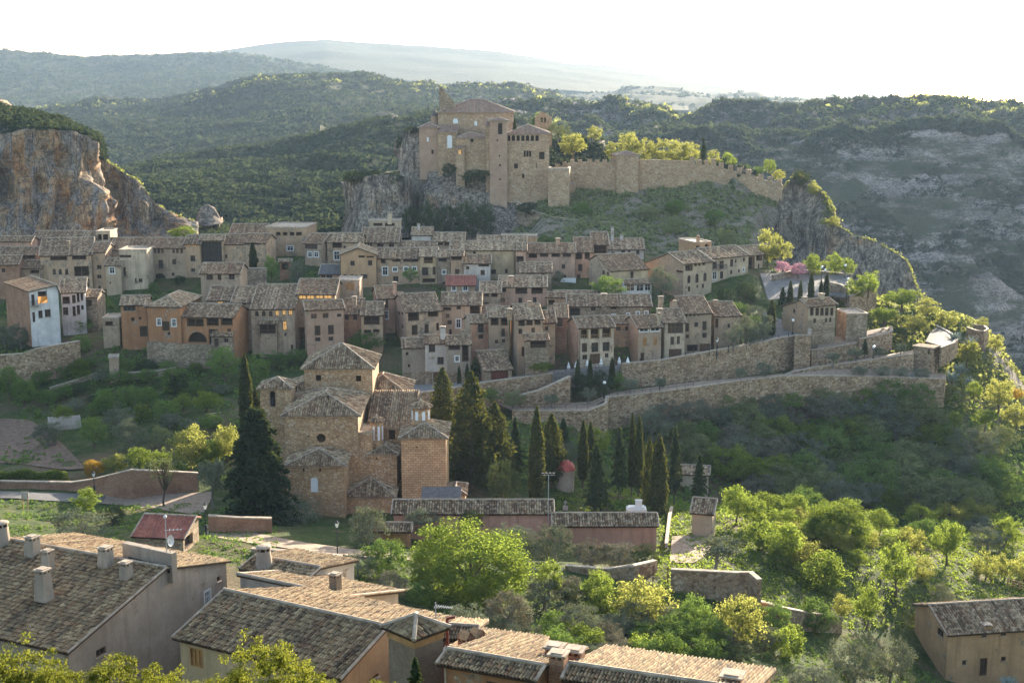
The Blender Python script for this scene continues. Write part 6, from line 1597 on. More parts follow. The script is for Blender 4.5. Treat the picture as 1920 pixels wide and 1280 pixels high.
def tree(kind, px, py, h, w, label, d=None, group=None, sink=.0):
    """a tree with its foot at a pixel, h and w its size in photo pixels"""
    g = G(px, py, 24) if d is None else P(px, py, d)
    s = (g.y * CT - g.z * ST) / FPX
    i = _tr.randint(0, 2) if kind not in ('big', 'cedar', 'near') else _tr.randint(0, 1)
    cm, tm = proto(kind, i)
    nm, cat = NAMES[kind]
    root = empty(nm, g - UPZ * sink, label, cat, group, _tr.uniform(0, 6.28))
    root.scale = (w * s, w * s, h * s)
    for n, me in (('crown', cm), ('trunk', tm)):
        o = bpy.data.objects.new(n, me); C.objects.link(o); o.parent = root
    TREES.append((px, py))
    return root
ORD = ['first', 'second', 'third', 'fourth', 'fifth', 'sixth', 'seventh', 'eighth', 'ninth', 'tenth', 'eleventh', 'twelfth', 'thirteenth', 'fourteenth', 'fifteenth', 'sixteenth', 'seventeenth', 'eighteenth', 'nineteenth', 'twentieth', 'twenty-first', 'twenty-second']
def trees(txt, group=None):
    for ln in txt.strip().splitlines():
        q = [v.strip() for v in ln.split('|')]
        n = q[1].split(',')
        tree(q[0], *map(float, n[:4]), q[2], float(n[4]) if len(n) > 4 else None, group)
# left terraces
trees('''midlow|46,697,44,54|dense ivy-like bush hiding the left part of the high rubble wall
mid|18,752,70,52|rounded green tree at the left edge below the rubble wall
midlow|48,756,52,48|dark green bush beside the rounded tree at the left edge
midlow|76,722,30,44|low green bush in front of the high rubble wall
midlow|116,706,24,30|small bush at the foot of the rubble wall near its right end
midlow|90,758,32,48|green fruit bush on the second garden terrace
dark|150,738,26,40|dark clipped bush on the middle garden terrace
mid|198,774,48,42|bright mid-green garden tree left of the silver olive
mid|240,766,46,50|broad green tree behind the silver olive
mid|278,768,46,44|green tree left of two paler trees on the terraces
broadlow|266,788,38,30|small yellowish tree standing alone behind the brown bush
mid|312,786,38,56|spreading green tree above the long low garden wall
broad|343,770,34,42|pale green tree above the low garden wall, the left of a pair
broad|389,773,42,56|pale green tree above the low garden wall, the right of a pair
dark|338,740,50,48|dark evergreen bush on the upper terraces
mid|420,718,72,64|large dark green tree below the grey house with arches
midlow|480,722,64,56|dark leafy bush left of the bell tower and behind the cypress
olive|222,812,58,64|silvery olive bush in the middle of the garden terraces
olive|90,836,54,58|sunlit olive bush at the edge of the ploughed field
mid|176,840,64,54|round green tree with a thin trunk beside the stone edging
olive|246,850,72,70|big brownish olive bush behind the sunlit orchard
grey|298,838,46,46|brown twiggy tree between the olive bush and the yellow tree
yellow|358,884,94,74|tall yellow-green sunlit tree in the orchard
yellow|425,866,76,54|yellow-green sunlit tree next to the dark cypress
broad|262,884,52,54|bright green tree behind the brick garden wall
broadlow|304,886,52,38|bright bush behind the bare tree
rust|176,893,38,44|rusty yellow bush on the brick garden wall
yellowlow|216,886,38,50|pale yellow-green bush right of the rusty bush
broad|398,878,60,52|bright green tree right of the tall yellow tree
bare|308,948,108,62|bare grey tree standing in the lane
olivetree|400,952,100,58|grey-green feathery tree left of the cedar
purple|452,896,46,30|purple flowering bush at the left side of the cedar
cedar|486,976,212,165|large dark cedar with drooping branches beside the church
broad|164,962,50,58|bright leafy tree by the end of the lane
dark|211,980,38,58|dark rounded bush by the red roofed shed
olive|150,1024,80,112|big sprawling olive bush behind the near chimneys
broadlow|284,1020,42,52|bright bush against the red roofed shed
midlow|220,1046,42,34|green bush just behind a near chimney
cypress|463,808,146,26|very tall slim cypress left of the bell tower
cypress|480,792,64,20|shorter cypress close behind the tall slim one
olive|10,652,50,44|grey olive bush at the left edge below the brick house
olive|38,654,52,46|second grey olive bush below the brick house
olive|66,652,48,44|grey olive bush under the corner of the white house
olive|92,644,38,36|small olive bush by the balcony tower of the white house
midlow|153,660,38,40|dark green bush above the right end of the rubble wall
midlow|194,594,42,46|leafy green bush below the slim pale house
midlow|150,622,34,60|dense bush right of the second white house
midlow|288,548,22,22|small green bush beside the portal of the stone house
dark|337,534,22,24|dark bush right of the portal of the stone house
broadlow|344,446,24,60,345|bright green treetop behind the long stone row
mid|509,534,56,30|tall green tree left of the big tan house yard
olive|558,532,54,40|dark olive-green tree in the yard under the slim grey house
cypress|475,504,50,15,309|slim dark cypress against the tan house wall
midlow|770,526,26,34,293|round bush in front of the long tan house
mid|686,664,46,66|dark green tree behind the church roof, below the glazed gallery
midlow|560,680,30,46|low dark bush under the pink-tan tall house
midlow|606,678,26,44|low bush at the left of the church roof top
midlow|1140,558,46,66,281|round bright green tree in the middle of the village
olive|1242,560,66,56,284|grey-green tree at the corner of the big house with balconies
olive|1048,532,30,22,296|small grey tree beside the white rain pipe
midlow|1024,460,22,36,330|green bush under the path wall
broadlow|1015,695,18,42,241.5|low hedge bush below the projecting stone bay
dark|1352,574,38,15,291|dark clipped evergreen before the long pale house, left of two
dark|1365,574,38,15,291|dark clipped evergreen before the long pale house, right of two
dark|1398,568,46,46,291|dark bushy tree by the corner of the long pale house
conifer|1467,575,36,28,287|young fir at the left end of the row of small cypresses
cypress|1481,570,44,11,287|small cypress next to the young fir
cypress|1500,566,40,9,288|second slim cypress in the row below the plaza
cypress|1520,563,52,12,289|tallest cypress of the row below the plaza
cypress|1539,557,32,8,290|shortest cypress of the row below the plaza
cypress|1549,556,44,11,290.5|last cypress of the row, beside the plaza wall
cypress|1445,628,66,18,272|cypress at the bend of the cobbled road
pink|1467,520,32,34,309|pink blossom tree nearest the house, on the plaza
pink|1496,524,32,40,308|larger magenta blossom tree on the plaza
broad|1524,520,46,40,311|bright leafy plaza tree right of the blossom trees
broad|1566,520,48,38,311|tallest bright leafy tree on the plaza
broad|1590,520,38,30,311|small bright tree at the cliff end of the plaza
yellowlow|1440,492,66,50,322|large yellow-green creeper bush by the arched gateway
yellowlow|1466,492,52,36,322|yellow-green bush hanging right of the gateway
grey|1358,458,36,48,336|grey-green bush on the rocky slope above the peach tower room
grey|1262,438,36,40,347|pale grey tree standing on the path wall
broadlow|1604,560,42,38,288|bright round tree on the rough viewpoint wall, left of two
broadlow|1628,552,48,42,290|bright round tree on the rough viewpoint wall, right of two
olive|1376,650,48,40,257|olive bush beside the stone corner house
olive|1400,648,52,44,260|olive bush in the bank above the cobbled road
olive|1424,644,50,42,263|olive bush in the middle of the road bank
olive|1396,622,36,36,268|upper olive bush behind the road bank
olive|1438,626,44,30,267|olive bush next to the road bend cypress''')
# the right promontory
trees('''broad|1658,608,36,60,283|bright green tree on the promontory behind the ruin
broad|1690,580,42,76,293|wide bright tree on the promontory crest
yellowlow|1738,590,34,48,292|yellow-green bush at the rim of the promontory
yellowlow|1716,622,36,50,282|pale yellow tree above the paved lookout
dark|1690,642,36,32,277|dark bush behind the olive terrace
yellowlow|1776,612,28,44,294|yellow-green bush left of the far lookout ring
yellowlow|1842,613,20,22,297|small yellow tree inside the ring of the far lookout
yellowlow|1812,686,52,46,276|sunlit yellow bush below the watch tower
yellowlow|1866,658,34,32,288|sunlit bush hanging over the canyon edge
agave|1790,640,28,50,276|grey-blue agaves behind the paved lookout
agave|1820,650,34,50,280|tall agaves on the slope below the far lookout
agave|1786,716,36,48,262|agave clump right of the watch tower foot
agave|1818,726,34,44,263|agave clump on the steep bank at the right
agave|1800,700,30,44,266|small agave above the agave bank
broad|1826,752,40,36,257|bright tree below the agave bank
yellow|1872,770,64,56,255|large yellow-green tree at the right edge slope
rust|1906,748,22,26,262|orange-leaved bush at the right edge
broad|1846,804,42,48,248|bright tree on the right side of the shaded wood
broad|1790,802,34,30,248|small bright tree among the grey trees at the right
yellowlow|1906,800,50,50,252|pale bush at the right edge below the orange one
olivetree|1562,686,28,30,260.5|olive tree at the left end of the upper terrace
olivetree|1604,680,30,30,262.5|second olive tree of the upper terrace
olivetree|1648,675,26,28,264.5|third olive tree of the upper terrace, beside the lamp
olivetree|1689,669,28,26,266.5|olive tree of the upper terrace nearest the watch tower
conifer|1621,667,32,20,266|small dark conifer by the rounded terrace wall
olive|1612,706,24,34,258|olive bush on the lower terrace, below the second olive
olive|1653,707,24,36,259|olive bush in the middle of the lower terrace
olive|1689,708,22,32,260|olive bush on the lower terrace near the tower
olive|1726,710,24,36,261|olive bush at the foot of the watch tower
agave|1708,712,16,30,259.5|pale agave between two olive bushes of the lower terrace
olive|1434,704,28,38,253|olive bush against the tall retaining wall
olivetree|1389,713,26,28,250|olive tree under the tall retaining wall
olivetree|1238,735,30,28,242|olive tree at the left of the tall retaining wall
olivetree|1034,766,32,36,233|olive tree on the lower path near the bastion
olivetree|1104,757,34,36,236|olive tree where the lower path turns
olivetree|1182,738,30,40,240|olive tree below the left end of the retaining wall
midlow|920,752,28,36,234|green bush at the foot of the road wall
grey|960,762,34,52,233|grey bush left of the bastion
dark|1092,738,46,46,241|dark ivy bush under the row of parasols
dark|1128,736,48,46,242|dark ivy bush below the restaurant terrace
midlow|1158,734,42,30,243|green bush at the left end of the tall wall
cypress|1083,720,48,10,242.5|thin cypress under the parasols, leftmost of three
cypress|1106,728,58,11,242|thin cypress under the parasols, middle of three
cypress|1147,728,60,12,243|thin cypress under the parasols, beside the tall wall
cypress|861,722,38,8,241|thin cypress in front of the narrow white house
cypress|876,716,36,8,242|thin cypress in front of the timber house
cypress|891,714,46,16,243|fuller cypress left of the garage''')
# cemetery and church grounds
trees('''loosecypress|831,812,126,50,208|loose pointed cypress just right of the church roofs
loosecypress|884,905,212,86,202|huge dark cypress right of the church
loosecypress|928,900,150,66,206|dark cypress behind the huge one
conifer|966,892,110,46,210|thin conifer right of the dark cypress mass
cypress|1006,940,182,31,192|tall dense cypress standing alone before the cemetery
loosecypress|1034,900,128,50,205|shaggy cypress behind the tall dense one
dark|944,942,96,68,186|dark egg-shaped evergreen bush above the pink wall
cypress|1093,900,116,20,204|slim cypress right of the red dome
cypress|1107,880,92,16,210|slimmer cypress just behind the one by the dome
broad|1112,860,66,72,215|bright yellow-green tree glowing between cypresses
olive|1064,876,58,54,214|grey-green bush behind the red dome
conifer|1056,842,58,40,218|small conifer above the red dome
conifer|1118,960,128,68,193|large drooping conifer on the cemetery grass
conifer|1160,920,120,46,203|conifer right of the large drooping one
cypress|1184,912,142,15,205|left of two very slim tall cypresses
cypress|1197,914,138,18,204|right of two very slim tall cypresses
loosecypress|1216,946,132,26,198|narrow cypress left of the tomb's tall neighbour
cypress|1234,966,156,34,193|broad tall cypress behind the marble tomb
conifer|1264,930,130,42,206|tall conifer right of the broad cypress
conifer|1310,936,86,42,204|separate dark conifer by the garden hut
olive|556,1004,82,94,178|dark grey olive bush at the foot of the church apse
olive|690,1034,106,76,164|dark olive bush left of the lodge doors
olive|790,996,50,66,170|olive bush against the left end of the pink wall
dark|884,994,44,52,169|ivy clump hanging over the pink wall
olive|966,1030,54,76,164|olive bush below the long pink wall
olive|1040,1054,86,76,161|grey olive bush at the step between the pink walls
purple|1106,1066,66,74,158|purple-grey bush below the lower pink wall, left of three
purple|1162,1068,64,74,158|purple-grey bush below the lower pink wall, middle of three
dark|1208,1068,58,60,159|dark bush below the lower pink wall, right of three
midlow|708,1098,48,64,150|green bush behind the near roofs, below the lodge
midlow|584,1074,42,50,148|small green bush on the rubble wall behind the near roofs
midlow|788,1146,66,62,138|green tree between the near roofs and the big green tree
olive|868,1204,80,104,124|dark olive bush behind the comb aerial''')
# hollow and meadow
trees('''big|884,1140,164,250,143|very large rounded green tree in the hollow below the pink wall
broadlow|1030,1112,72,56,142|bright sunlit tree right of the very large tree
purple|956,1192,100,106,130|purple-grey bush below the very large tree
broadlow|1124,1134,74,66,142|bright green tree left of the iron gate
purple|1064,1130,62,60,143|purple-grey bush between two bright trees
olive|1084,1200,84,78,130|grey olive bush in the dark hollow
broadlow|1102,1226,60,76,126|bright leafy bush in the dark hollow
olive|1114,1256,54,50,122|small olive bush behind the near chimney cluster
purple|1144,1222,70,56,130|purple-grey bush right of the bright hollow bush
yellow|1202,1192,114,116,138|large sunlit yellow-green tree below the gate wall
broadlow|1250,1208,56,54,134|green bush under the large yellow-green tree
midlow|1300,1216,118,80,137|tall mid-green bush between two yellow-green trees
broadlow|1212,1248,72,76,125|green bush in the lower hollow
broadlow|1214,1274,46,78,120|lowest green bush behind the near sunlit roof
yellow|1384,1226,122,100,136|big yellow-green tree left of the curved wall
broadlow|1478,1236,76,72,136|fresh green bush under the curved wall
olive|1600,1290,104,100,135|big olive bush in the lower right, left of two
olive|1672,1284,92,90,138|big olive bush in the lower right, right of two
olive|1430,1296,62,78,126|olive bush at the bottom edge of the hollow
olive|1528,1300,58,100,127|wide olive bush at the bottom edge
agave|1890,1288,30,60,146|blue-green agave in front of the farmhouse
olivetree|1345,1072,74,90,160|round olive tree on the wall below the hut
broad|1382,982,84,62|bright tree with a dark trunk beside the hut
broadlow|1416,990,66,50|bright bush right of the dark trunked tree
broad|1490,976,56,58|pale green tree at the back edge of the meadow
big|1570,1044,112,132,180|largest round green tree of the meadow
broad|1466,1056,86,90|broad green tree left of the largest meadow tree
broad|1650,1006,60,54|bright tree right of the largest meadow tree
yellowlow|1704,1040,60,58|pale yellow bush in the middle of the meadow
broad|1774,1060,94,70|tall bright meadow tree with a clear trunk
broad|1762,970,32,34|small bright treetop at the back of the meadow
broad|1884,1030,66,66|bright tree near the right edge of the meadow
olive|1830,998,36,70|dark olive bush behind the right meadow trees
broad|1542,1126,98,108,163|spreading two-trunked tree over the small shed
broad|1608,1066,42,44|small leafy tree right of the spreading tree
broad|1678,1114,108,70|tall bright tree beside the dirt path
broad|1625,1172,80,62,150|bright tree rising over the curved wall
yellowlow|1729,1088,50,48|pale sunlit bush right of the dirt path
olive|1766,1142,54,46|olive bush behind the farmhouse gable
yellowlow|1846,1084,54,56|yellow-green hedge bush at the right, left of three
yellowlow|1884,1086,54,54|yellow-green hedge bush at the right, middle of three
yellowlow|1920,1088,54,54|yellow-green hedge bush at the right, right of three
yellowlow|1578,1154,44,40,152|small sunlit bush on the curved wall
yellowlow|1330,1000,44,40,188|sunlit bush behind the hut
broadlow|1436,1030,40,50|low bright bush at the left of the meadow''')
# castle hill
trees('''yellow|1074,298,50,56,388|yellow sunlit tree just right of the castle
yellowlow|1114,262,28,30,408|small yellow bush above the castle walls
grey|1046,262,34,44,400|dark bush between castle and ruined chapel
midlow|1010,246,34,36,404|dark bush at the left of the ruined chapel
yellowlow|1147,298,34,30,388|pale bush left of the square wall tower
yellow|1178,300,54,46,390|sunlit tree behind the square wall tower
yellowlow|1208,304,48,42,392|yellow bush right of the square wall tower
yellowlow|1240,306,48,44,392|sunlit bush behind the castle wall, first of three
yellowlow|1268,308,48,44,392|sunlit bush behind the castle wall, second of three
yellowlow|1294,310,46,40,391|sunlit bush behind the castle wall, third of three
conifer|1318,312,52,20,388|dark pointed conifer behind the tall merlons
yellowlow|1338,314,34,30,388|sunlit bush right of the dark conifer
broadlow|1365,318,36,32,386|green tree above the stepped castle wall
broadlow|1442,324,28,26,384|round bright bush near the cliff end of the castle wall
midlow|1396,326,20,28,383|low bush above the stepped wall
midlow|1420,330,20,24,382|small bush above the lower end of the stepped wall
yellowlow|1460,338,22,26,381|sunlit bush where the wall meets the cliff
dark|1500,350,36,36,374|dark bush clinging to the cliff top
yellowlow|1524,366,24,26,370|sunlit bush on the cliff shoulder
yellowlow|1556,426,22,40,358|sunlit bush in the notch between the two cliffs
cypress|965,250,28,7,372|tiny slim cypress against the castle wing roof
dark|664,346,30,44,365|dark bush on the left end of the rock pillar
dark|700,344,30,50,366|dark bush on top of the rock pillar
dark|738,350,34,46,366|dark bush on the right end of the rock pillar
dark|752,300,54,22,388|dark shrub clinging to the left edge of the castle crag
dark|772,254,20,28,386|dark shrub on top of the castle crag
dark|842,336,36,30,371|ivy patch just under the castle wall
dark|890,346,34,56,368|dark shrub slope under the castle turret
dark|770,446,70,36,356|ivy covered corner between rock pillar and castle crag
dark|800,448,80,44,355|green ivy mass at the foot of the castle crag, left of four
dark|838,450,78,48,354|green ivy mass at the foot of the castle crag, second of four
dark|874,450,84,50,353|green ivy mass at the foot of the castle crag, third of four
dark|908,448,80,44,353|green ivy mass at the foot of the castle crag, right of four
dark|986,405,30,44,356|dark bush beside the path wall below the castle wing
midlow|1090,412,36,44,358|green bush right of the gate tower foot
grey|1210,415,36,56,358|grey-green bush on the rocky slope under the wall
midlow|1266,400,28,44,360|low green bush on the rocky slope
midlow|1340,420,30,46,356|green bush on the rocky slope near the cliff
grey|1300,466,28,40,343|grey bush above the big house roofs''')
trees('''midlow|1272,592,30,44|green bush below the big house with balconies
dark|1308,590,26,38|dark bush above the row of attic openings
olive|1335,586,30,40|olive bush under the long pale house
midlow|1384,594,30,44|leafy bush on the bank beside the long pale house
olive|1412,600,34,46|grey-green bush at the top of the road bank
midlow|1418,622,36,44|green bush in the middle of the road bank
grey|1500,590,22,34|small grey bush on the inside of the road bend
midlow|1236,604,30,40|green bush in the gap above the ochre shutters
midlow|230,640,30,44|green bush at the foot of the orange house with the wide window
olive|300,668,30,50|grey bush under the orange houses
midlow|365,676,34,54|dark green bush below the broad galleries
midlow|520,690,34,60|bush on the bank under the grey house with six arches
broadlow|150,700,30,46|fresh green bush on the upper garden terrace
broad|120,800,44,44|small bright tree right of the garden tunnel
mid|330,735,50,60|green tree beside the dark evergreen of the upper terraces''')
# near broom bushes along the bottom edge
trees('''near|30,1420,240,190,38|yellow-green broom bush in the lower left corner
near|112,1400,170,140,37|broom bush right of the corner bush, before the tiled roof
near|220,1390,180,170,37|sprawling broom bush below the plaster gable wall
near|310,1400,170,130,38|broom bush between plaster wall and shuttered window
near|390,1390,130,120,38|small broom bush below the shuttered window
near|500,1400,230,190,37|tall broom bush in front of the mossy roof
near|590,1400,150,130,38|low broom bush right of the tall broom bush
near|716,1400,140,110,38|small broom bush under the brick tower
conifer|780,1330,102,60,40|young green conifer tip in front of the brick tower''')
# shaded wood on the slope: counted trees in rows
rows = [(770, 1330, 1760), (800, 1235, 1790), (832, 1200, 1800), (866, 1290, 1900), (900, 1340, 1905), (936, 1400, 1910), (962, 1450, 1900)]
rn = ['top', 'second', 'third', 'fourth', 'fifth', 'sixth', 'bottom']
for ri, (y, xa, xb) in enumerate(rows):
    n = int((xb - xa) / 46)
    for i in range(n):
        k = _tr.choice(['grey', 'grey', 'mid', 'midlow', 'olive', 'olive', 'midlow', 'grey', 'purple', 'broadlow'])
        desc = {'grey': 'grey-green twiggy tree', 'mid': 'dark green leafy tree', 'midlow': 'low green bush', 'olive': 'dull olive bush', 'purple': 'purple-grey twiggy tree', 'broadlow': 'fresh green bush'}[k]
        s = _tr.uniform(.75, 1.25)
        tree(k, xa + (i + .5) * 46 + _tr.uniform(-14, 14), y + _tr.uniform(-7, 7), (54 + ri * 3) * s, (72 + ri * 3) * s, '%s, %s from the left in the %s row of the shaded wood' % (desc, ORD[i], rn[ri]), None, 'trees of the shaded wood on the slope')
def thicket(rows, sp, kinds, where, hh, ww, group):
    for ri, (y, xa, xb, rname) in enumerate(rows):
        n = int((xb - xa) / sp)
        for i in range(n):
            k = _tr.choice(kinds); s = _tr.uniform(.7, 1.25)
            desc = {'yellowlow': 'pale yellow-green bush', 'broadlow': 'bright green bush', 'broad': 'bright green tree', 'midlow': 'dark green bush', 'olive': 'grey-green bush', 'purple': 'purple-grey bush', 'dark': 'very dark green bush', 'grey': 'grey twiggy bush', 'mid': 'leafy green tree'}[k]
            tree(k, xa + (i + .5) * sp + _tr.uniform(-.3, .3) * sp, y + _tr.uniform(-8, 8), hh * s, ww * s, '%s, %s from left, %s row of %s' % (desc, ORD[i], rname, where), None, group)
thicket([(962, 1370, 1930, 'back'), (992, 1430, 1930, 'second'), (1024, 1400, 1920, 'third'), (1062, 1420, 1560, 'left')], 52, ['yellowlow', 'yellowlow', 'broadlow', 'broadlow', 'broad', 'olive', 'midlow'], 'the sunlit meadow thicket', 46, 62, 'bushes of the sunlit meadow')
thicket([(1078, 640, 780, 'upper'), (1118, 690, 800, 'second'), (1150, 1000, 1180, 'third'), (1182, 1150, 1560, 'fourth'), (1212, 900, 1480, 'fifth'), (1246, 960, 1420, 'lowest')], 56, ['midlow', 'olive', 'purple', 'midlow', 'dark', 'broadlow', 'olive'], 'bushes in the dark hollow', 62, 78, 'bushes of the dark hollow')
thicket([(690, 160, 440, 'top'), (716, 120, 300, 'second'), (748, 60, 200, 'third'), (800, 290, 440, 'fourth'), (732, 300, 450, 'upper church'), (772, 120, 240, 'tunnel')], 44, ['midlow', 'midlow', 'broadlow', 'olive', 'dark'], 'bushes on the garden terraces', 26, 44, 'bushes of the garden terraces')
# ------------------------------------------------------------------ ground cover
def cover(name, label, boxes, n, size, mat, per=12, leaf=.34, seed=0, thr=-.2, wl=9.0, flat=.7, up=0, cat='undergrowth', step=0):
    g = np.random.default_rng(seed)
    x = g.uniform(-170, 170, n); y = g.uniform(95, 425, n)
    fx, fy = (x + 250) / 2.5, (y - 4) / 2.5
    i, j = fx.astype(int), fy.astype(int); a, b = fx - i, fy - j
    z = (TZ[j, i] * (1 - a) + TZ[j, i + 1] * a) * (1 - b) + (TZ[j + 1, i] * (1 - a) + TZ[j + 1, i + 1] * a) * b
    f = y * CT - z * ST
    px, py = 960 + FPX * x / f, 640 - FPX * (y * ST + z * CT) / f
    k = np.zeros(n, bool)
    for x0, y0, x1, y1, d0, d1 in boxes: k |= (px > x0) & (px < x1) & (py > y0) & (py < y1) & (y > d0) & (y < d1)
    k &= fbm(x / wl, y / wl, 0, 3, seed + 3) > thr
    p = np.stack([x, y, z], -1)[k]
    return bushes(name, label, p, g.uniform(*size, len(p)), M[mat], per, leaf, seed, flat, cat)
cover('undergrowth', 'low green plants covering the shaded slope and ravine', [(1150, 742, 2000, 985, 195, 268), (860, 790, 1160, 900, 200, 235)], 60000, (.5, 1.3), 'leaf_mid', 9, .38, 5, -.25)
cover('garden_plants', 'vegetables and low plants on the garden terraces', [(-60, 640, 500, 800, 215, 264), (-60, 800, 130, 870, 205, 225), (330, 800, 500, 900, 195, 222)], 60000, (.3, .9), 'leaf_mid', 9, .42, 6, -.05, 6)
cover('grass', 'sunlit rough grass of the lower meadow', [(1230, 930, 2000, 1180, 140, 222), (1040, 900, 1260, 985, 172, 215)], 300000, (.2, .65), 'leaf_bright', 9, .30, 7, -.5, 7, .6, cat='grass')
cover('grass', 'dark grass and weeds in the hollow behind the near roofs', [(440, 1040, 1760, 1300, 100, 152), (0, 940, 520, 1060, 140, 186)], 180000, (.2, .7), 'leaf_mid', 9, .30, 8, -.2, 6, .6, cat='grass')
cover('scrub', 'scrub on the rocky slope below the castle walls', [(960, 335, 1480, 470, 325, 385)], 140000, (.4, 1.3), 'leaf_grey', 9, .36, 9, -.22, 8)
cover('scrub', 'green scrub around the castle hill top', [(940, 215, 1480, 330, 372, 430)], 90000, (.6, 1.6), 'leaf_hill', 10, .36, 10, -.5, 9)
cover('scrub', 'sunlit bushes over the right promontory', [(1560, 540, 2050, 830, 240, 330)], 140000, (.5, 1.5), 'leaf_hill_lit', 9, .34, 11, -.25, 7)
cover('maquis', 'dark scrub on the flat ground behind the village roofs', [(180, 380, 660, 470, 335, 425)], 60000, (.7, 1.8), 'leaf_hill', 10, .36, 14, -.25, 9)
cover('weeds', 'weeds between the village houses', [(0, 450, 1460, 700, 240, 345)], 50000, (.3, .8), 'leaf_mid', 8, .4, 12, .02, 7)
def cap_points(key, rows, n, seed):
    X, Y, Z = CL[key]; g = np.random.default_rng(seed)
    i = g.integers(rows[0], rows[1], n); j = g.integers(0, X.shape[1] - 1, n); f, q = g.random(n), g.random(n)
    s = lambda A: (A[i, j] * (1 - f) + A[i + 1, j] * f) * (1 - q) + (A[i, j + 1] * (1 - f) + A[i + 1, j + 1] * f) * q
    return np.stack([s(X), s(Y), s(Z)], -1)
ck = [c for c in CL if 'far left' in c][0]
p = cap_points(ck, (-6, -3), 2600, 3)
bushes('cliff_scrub', 'dark scrub on top of the orange cliff', p, np.random.default_rng(3).uniform(.6, 1.7, len(p)), M['leaf_hill'], 16, .32, 3)
for i, ck in enumerate([c for c in CL if 'stepping down' in c or 'striped' in c or 'fin' in c]):
    p = cap_points(ck, (-3, -2), 260, 5 + i)
    bushes('cliff_scrub', ['small sunlit shrubs along the lower orange cliff edge', 'small shrubs along the top of the striped cliff', 'small shrubs along the grey cliff fin'][i], p, np.random.default_rng(i).uniform(.4, 1.1, len(p)), M['leaf_hill_lit'], 12, .34, 3)
# clipped hedge by the lane
a, b = [G(-40, 905, 150), G(40, 905, 150), G(126, 906, 150)], 1.7
hg = empty('hedge', a[1], 'long clipped green hedge on the garden wall at the left edge', 'hedge')
g = np.random.default_rng(5); n = 9000; t = g.random(n) * 2; i = np.minimum(t.astype(int), 1); f = (t - i)[:, None]
A_ = np.array([tuple(q) for q in a]); c = A_[i] * (1 - f) + A_[i + 1] * f
ang = g.uniform(0, math.pi, n); rr = g.random(n) ** .3
c = c + np.stack([np.zeros(n), np.cos(ang) * rr * 1.1, .2 + np.sin(ang) * rr * (1.7 + .25 * np.sin(c[:, 0] * 1.3))], -1)
leaves_obj('foliage', leaf_quads(c - np.array(tuple(a[1])), np.full(n, .17), g), M['leaf_bright'], hg)
m = MB(); m.tube([a[0] - UPZ * .3, a[1] - UPZ * .2, a[2] - UPZ * .3], .3, 6); m.build('stems', M['bark'], hg)
# ------------------------------------------------------------------ small things
def lamp_post(label, px, yb, yt, d, kind='globe'):
    c = P(px, yb, d); h_ = P(px, yt, d).z - c.z
    t = empty('street_lamp', c, label, 'street lamp', 'street lamps of the village')
    m = MB(); m.tube([c - UPZ * 1, c + UPZ * h_ * .2, c + UPZ * h_], [.09, .07, .05], 8); m.lathe(c - UPZ * .3, [(.16, 0), (.16, .7), (.09, .8)], 8); m.build('post', M['iron'], t)
    m = MB(); q = c + UPZ * h_
    if kind == 'globe':
        m.lathe(q, [(.05, 0), (.24, .12), (.3, .3), (.22, .5), (0, .58)], 12); m.build('globe', M['globe'], t)
    else:
        m.lathe(q, [(.12, 0), (.24, .5)], 6); o = m.build('lantern', M['globe'], t)
        m = MB(); m.lathe(q + UPZ * .5, [(.3, 0), (.1, .25), (.0, .35)], 6); m.build('cap', M['iron'], o)
for a in (('lantern street lamp on the brick garden wall by the lane', 177, 916, 893, 190.5, 'lantern'), ('street lamp standing right of the red roofed shed', 386, 990, 954, 160, 'lantern'), ('street lamp on the dirt lane before the church apse', 633, 1046, 988, 153, 'lantern'),
          ('street lamp at the outer edge of the road bend', 1486, 628, 603, 268), ('globe lamp beside the round viewpoint bush', 1587, 558, 533, 290), ('taller globe lamp by the round viewpoint bush', 1589, 552, 526, 292), ('globe lamp on the olive terrace', 1637, 674, 653, 264),
          ('globe lamp at the left of the plaza trees', 1540, 528, 503, 306), ('globe lamp in the middle of the plaza', 1546, 534, 509, 303), ('globe lamp at the cliff end of the plaza', 1584, 524, 500, 307), ('street lamp by the garage at the stone corner house', 1344, 664, 641, 253, 'lantern'), ('globe lamp on the turn of the lower path', 1133, 744, 720, 238)):
    lamp_post(*a)
c = P(1028, 985, 171); t = empty('floodlight_mast', c, 'thin mast with a bar of floodlights rising above the pink wall', 'floodlight mast')
zt = P(1028, 890, 171).z; m = MB(); m.tube([c, Vector((c.x, c.y, zt))], .05, 6); m.box((c.x - .85, c.y - .03, zt - .04), (1.7, 0, 0), (0, .06, 0), (0, 0, .08)); m.build('mast', M['galv'], t)
for i in range(4): m = MB(); m.cbox((c.x - .7 + i * .45, c.y, zt + .05), .3, .25, .22); m.build('floodlight', M['iron'], t)
for i, (px, yt, yb) in enumerate(((1066, 678, 692), (1080, 676, 690), (1101, 673, 687), (1127, 670, 685), (1161, 668, 682), (1177, 668, 681))):
    c = P(px, yb, 247); hh = P(px, yt, 247).z - c.z
    t = empty('parasol', c, 'closed white parasol, %s from the left on the restaurant terrace' % ORD[i], 'parasol', 'closed white parasols by the road')
    m = MB(); m.tube([c - UPZ * .3, c + UPZ * hh], .035, 6); m.cbox(c - UPZ * .05, .5, .5, .08); m.build('pole', M['galv'], t)
    m = MB(); m.lathe(c + UPZ * hh * .15, [(.34, 0), (.26, hh * .25), (.12, hh * .6), (0, hh * .84)], 10); m.build('canopy', M['cloth_white'], t)
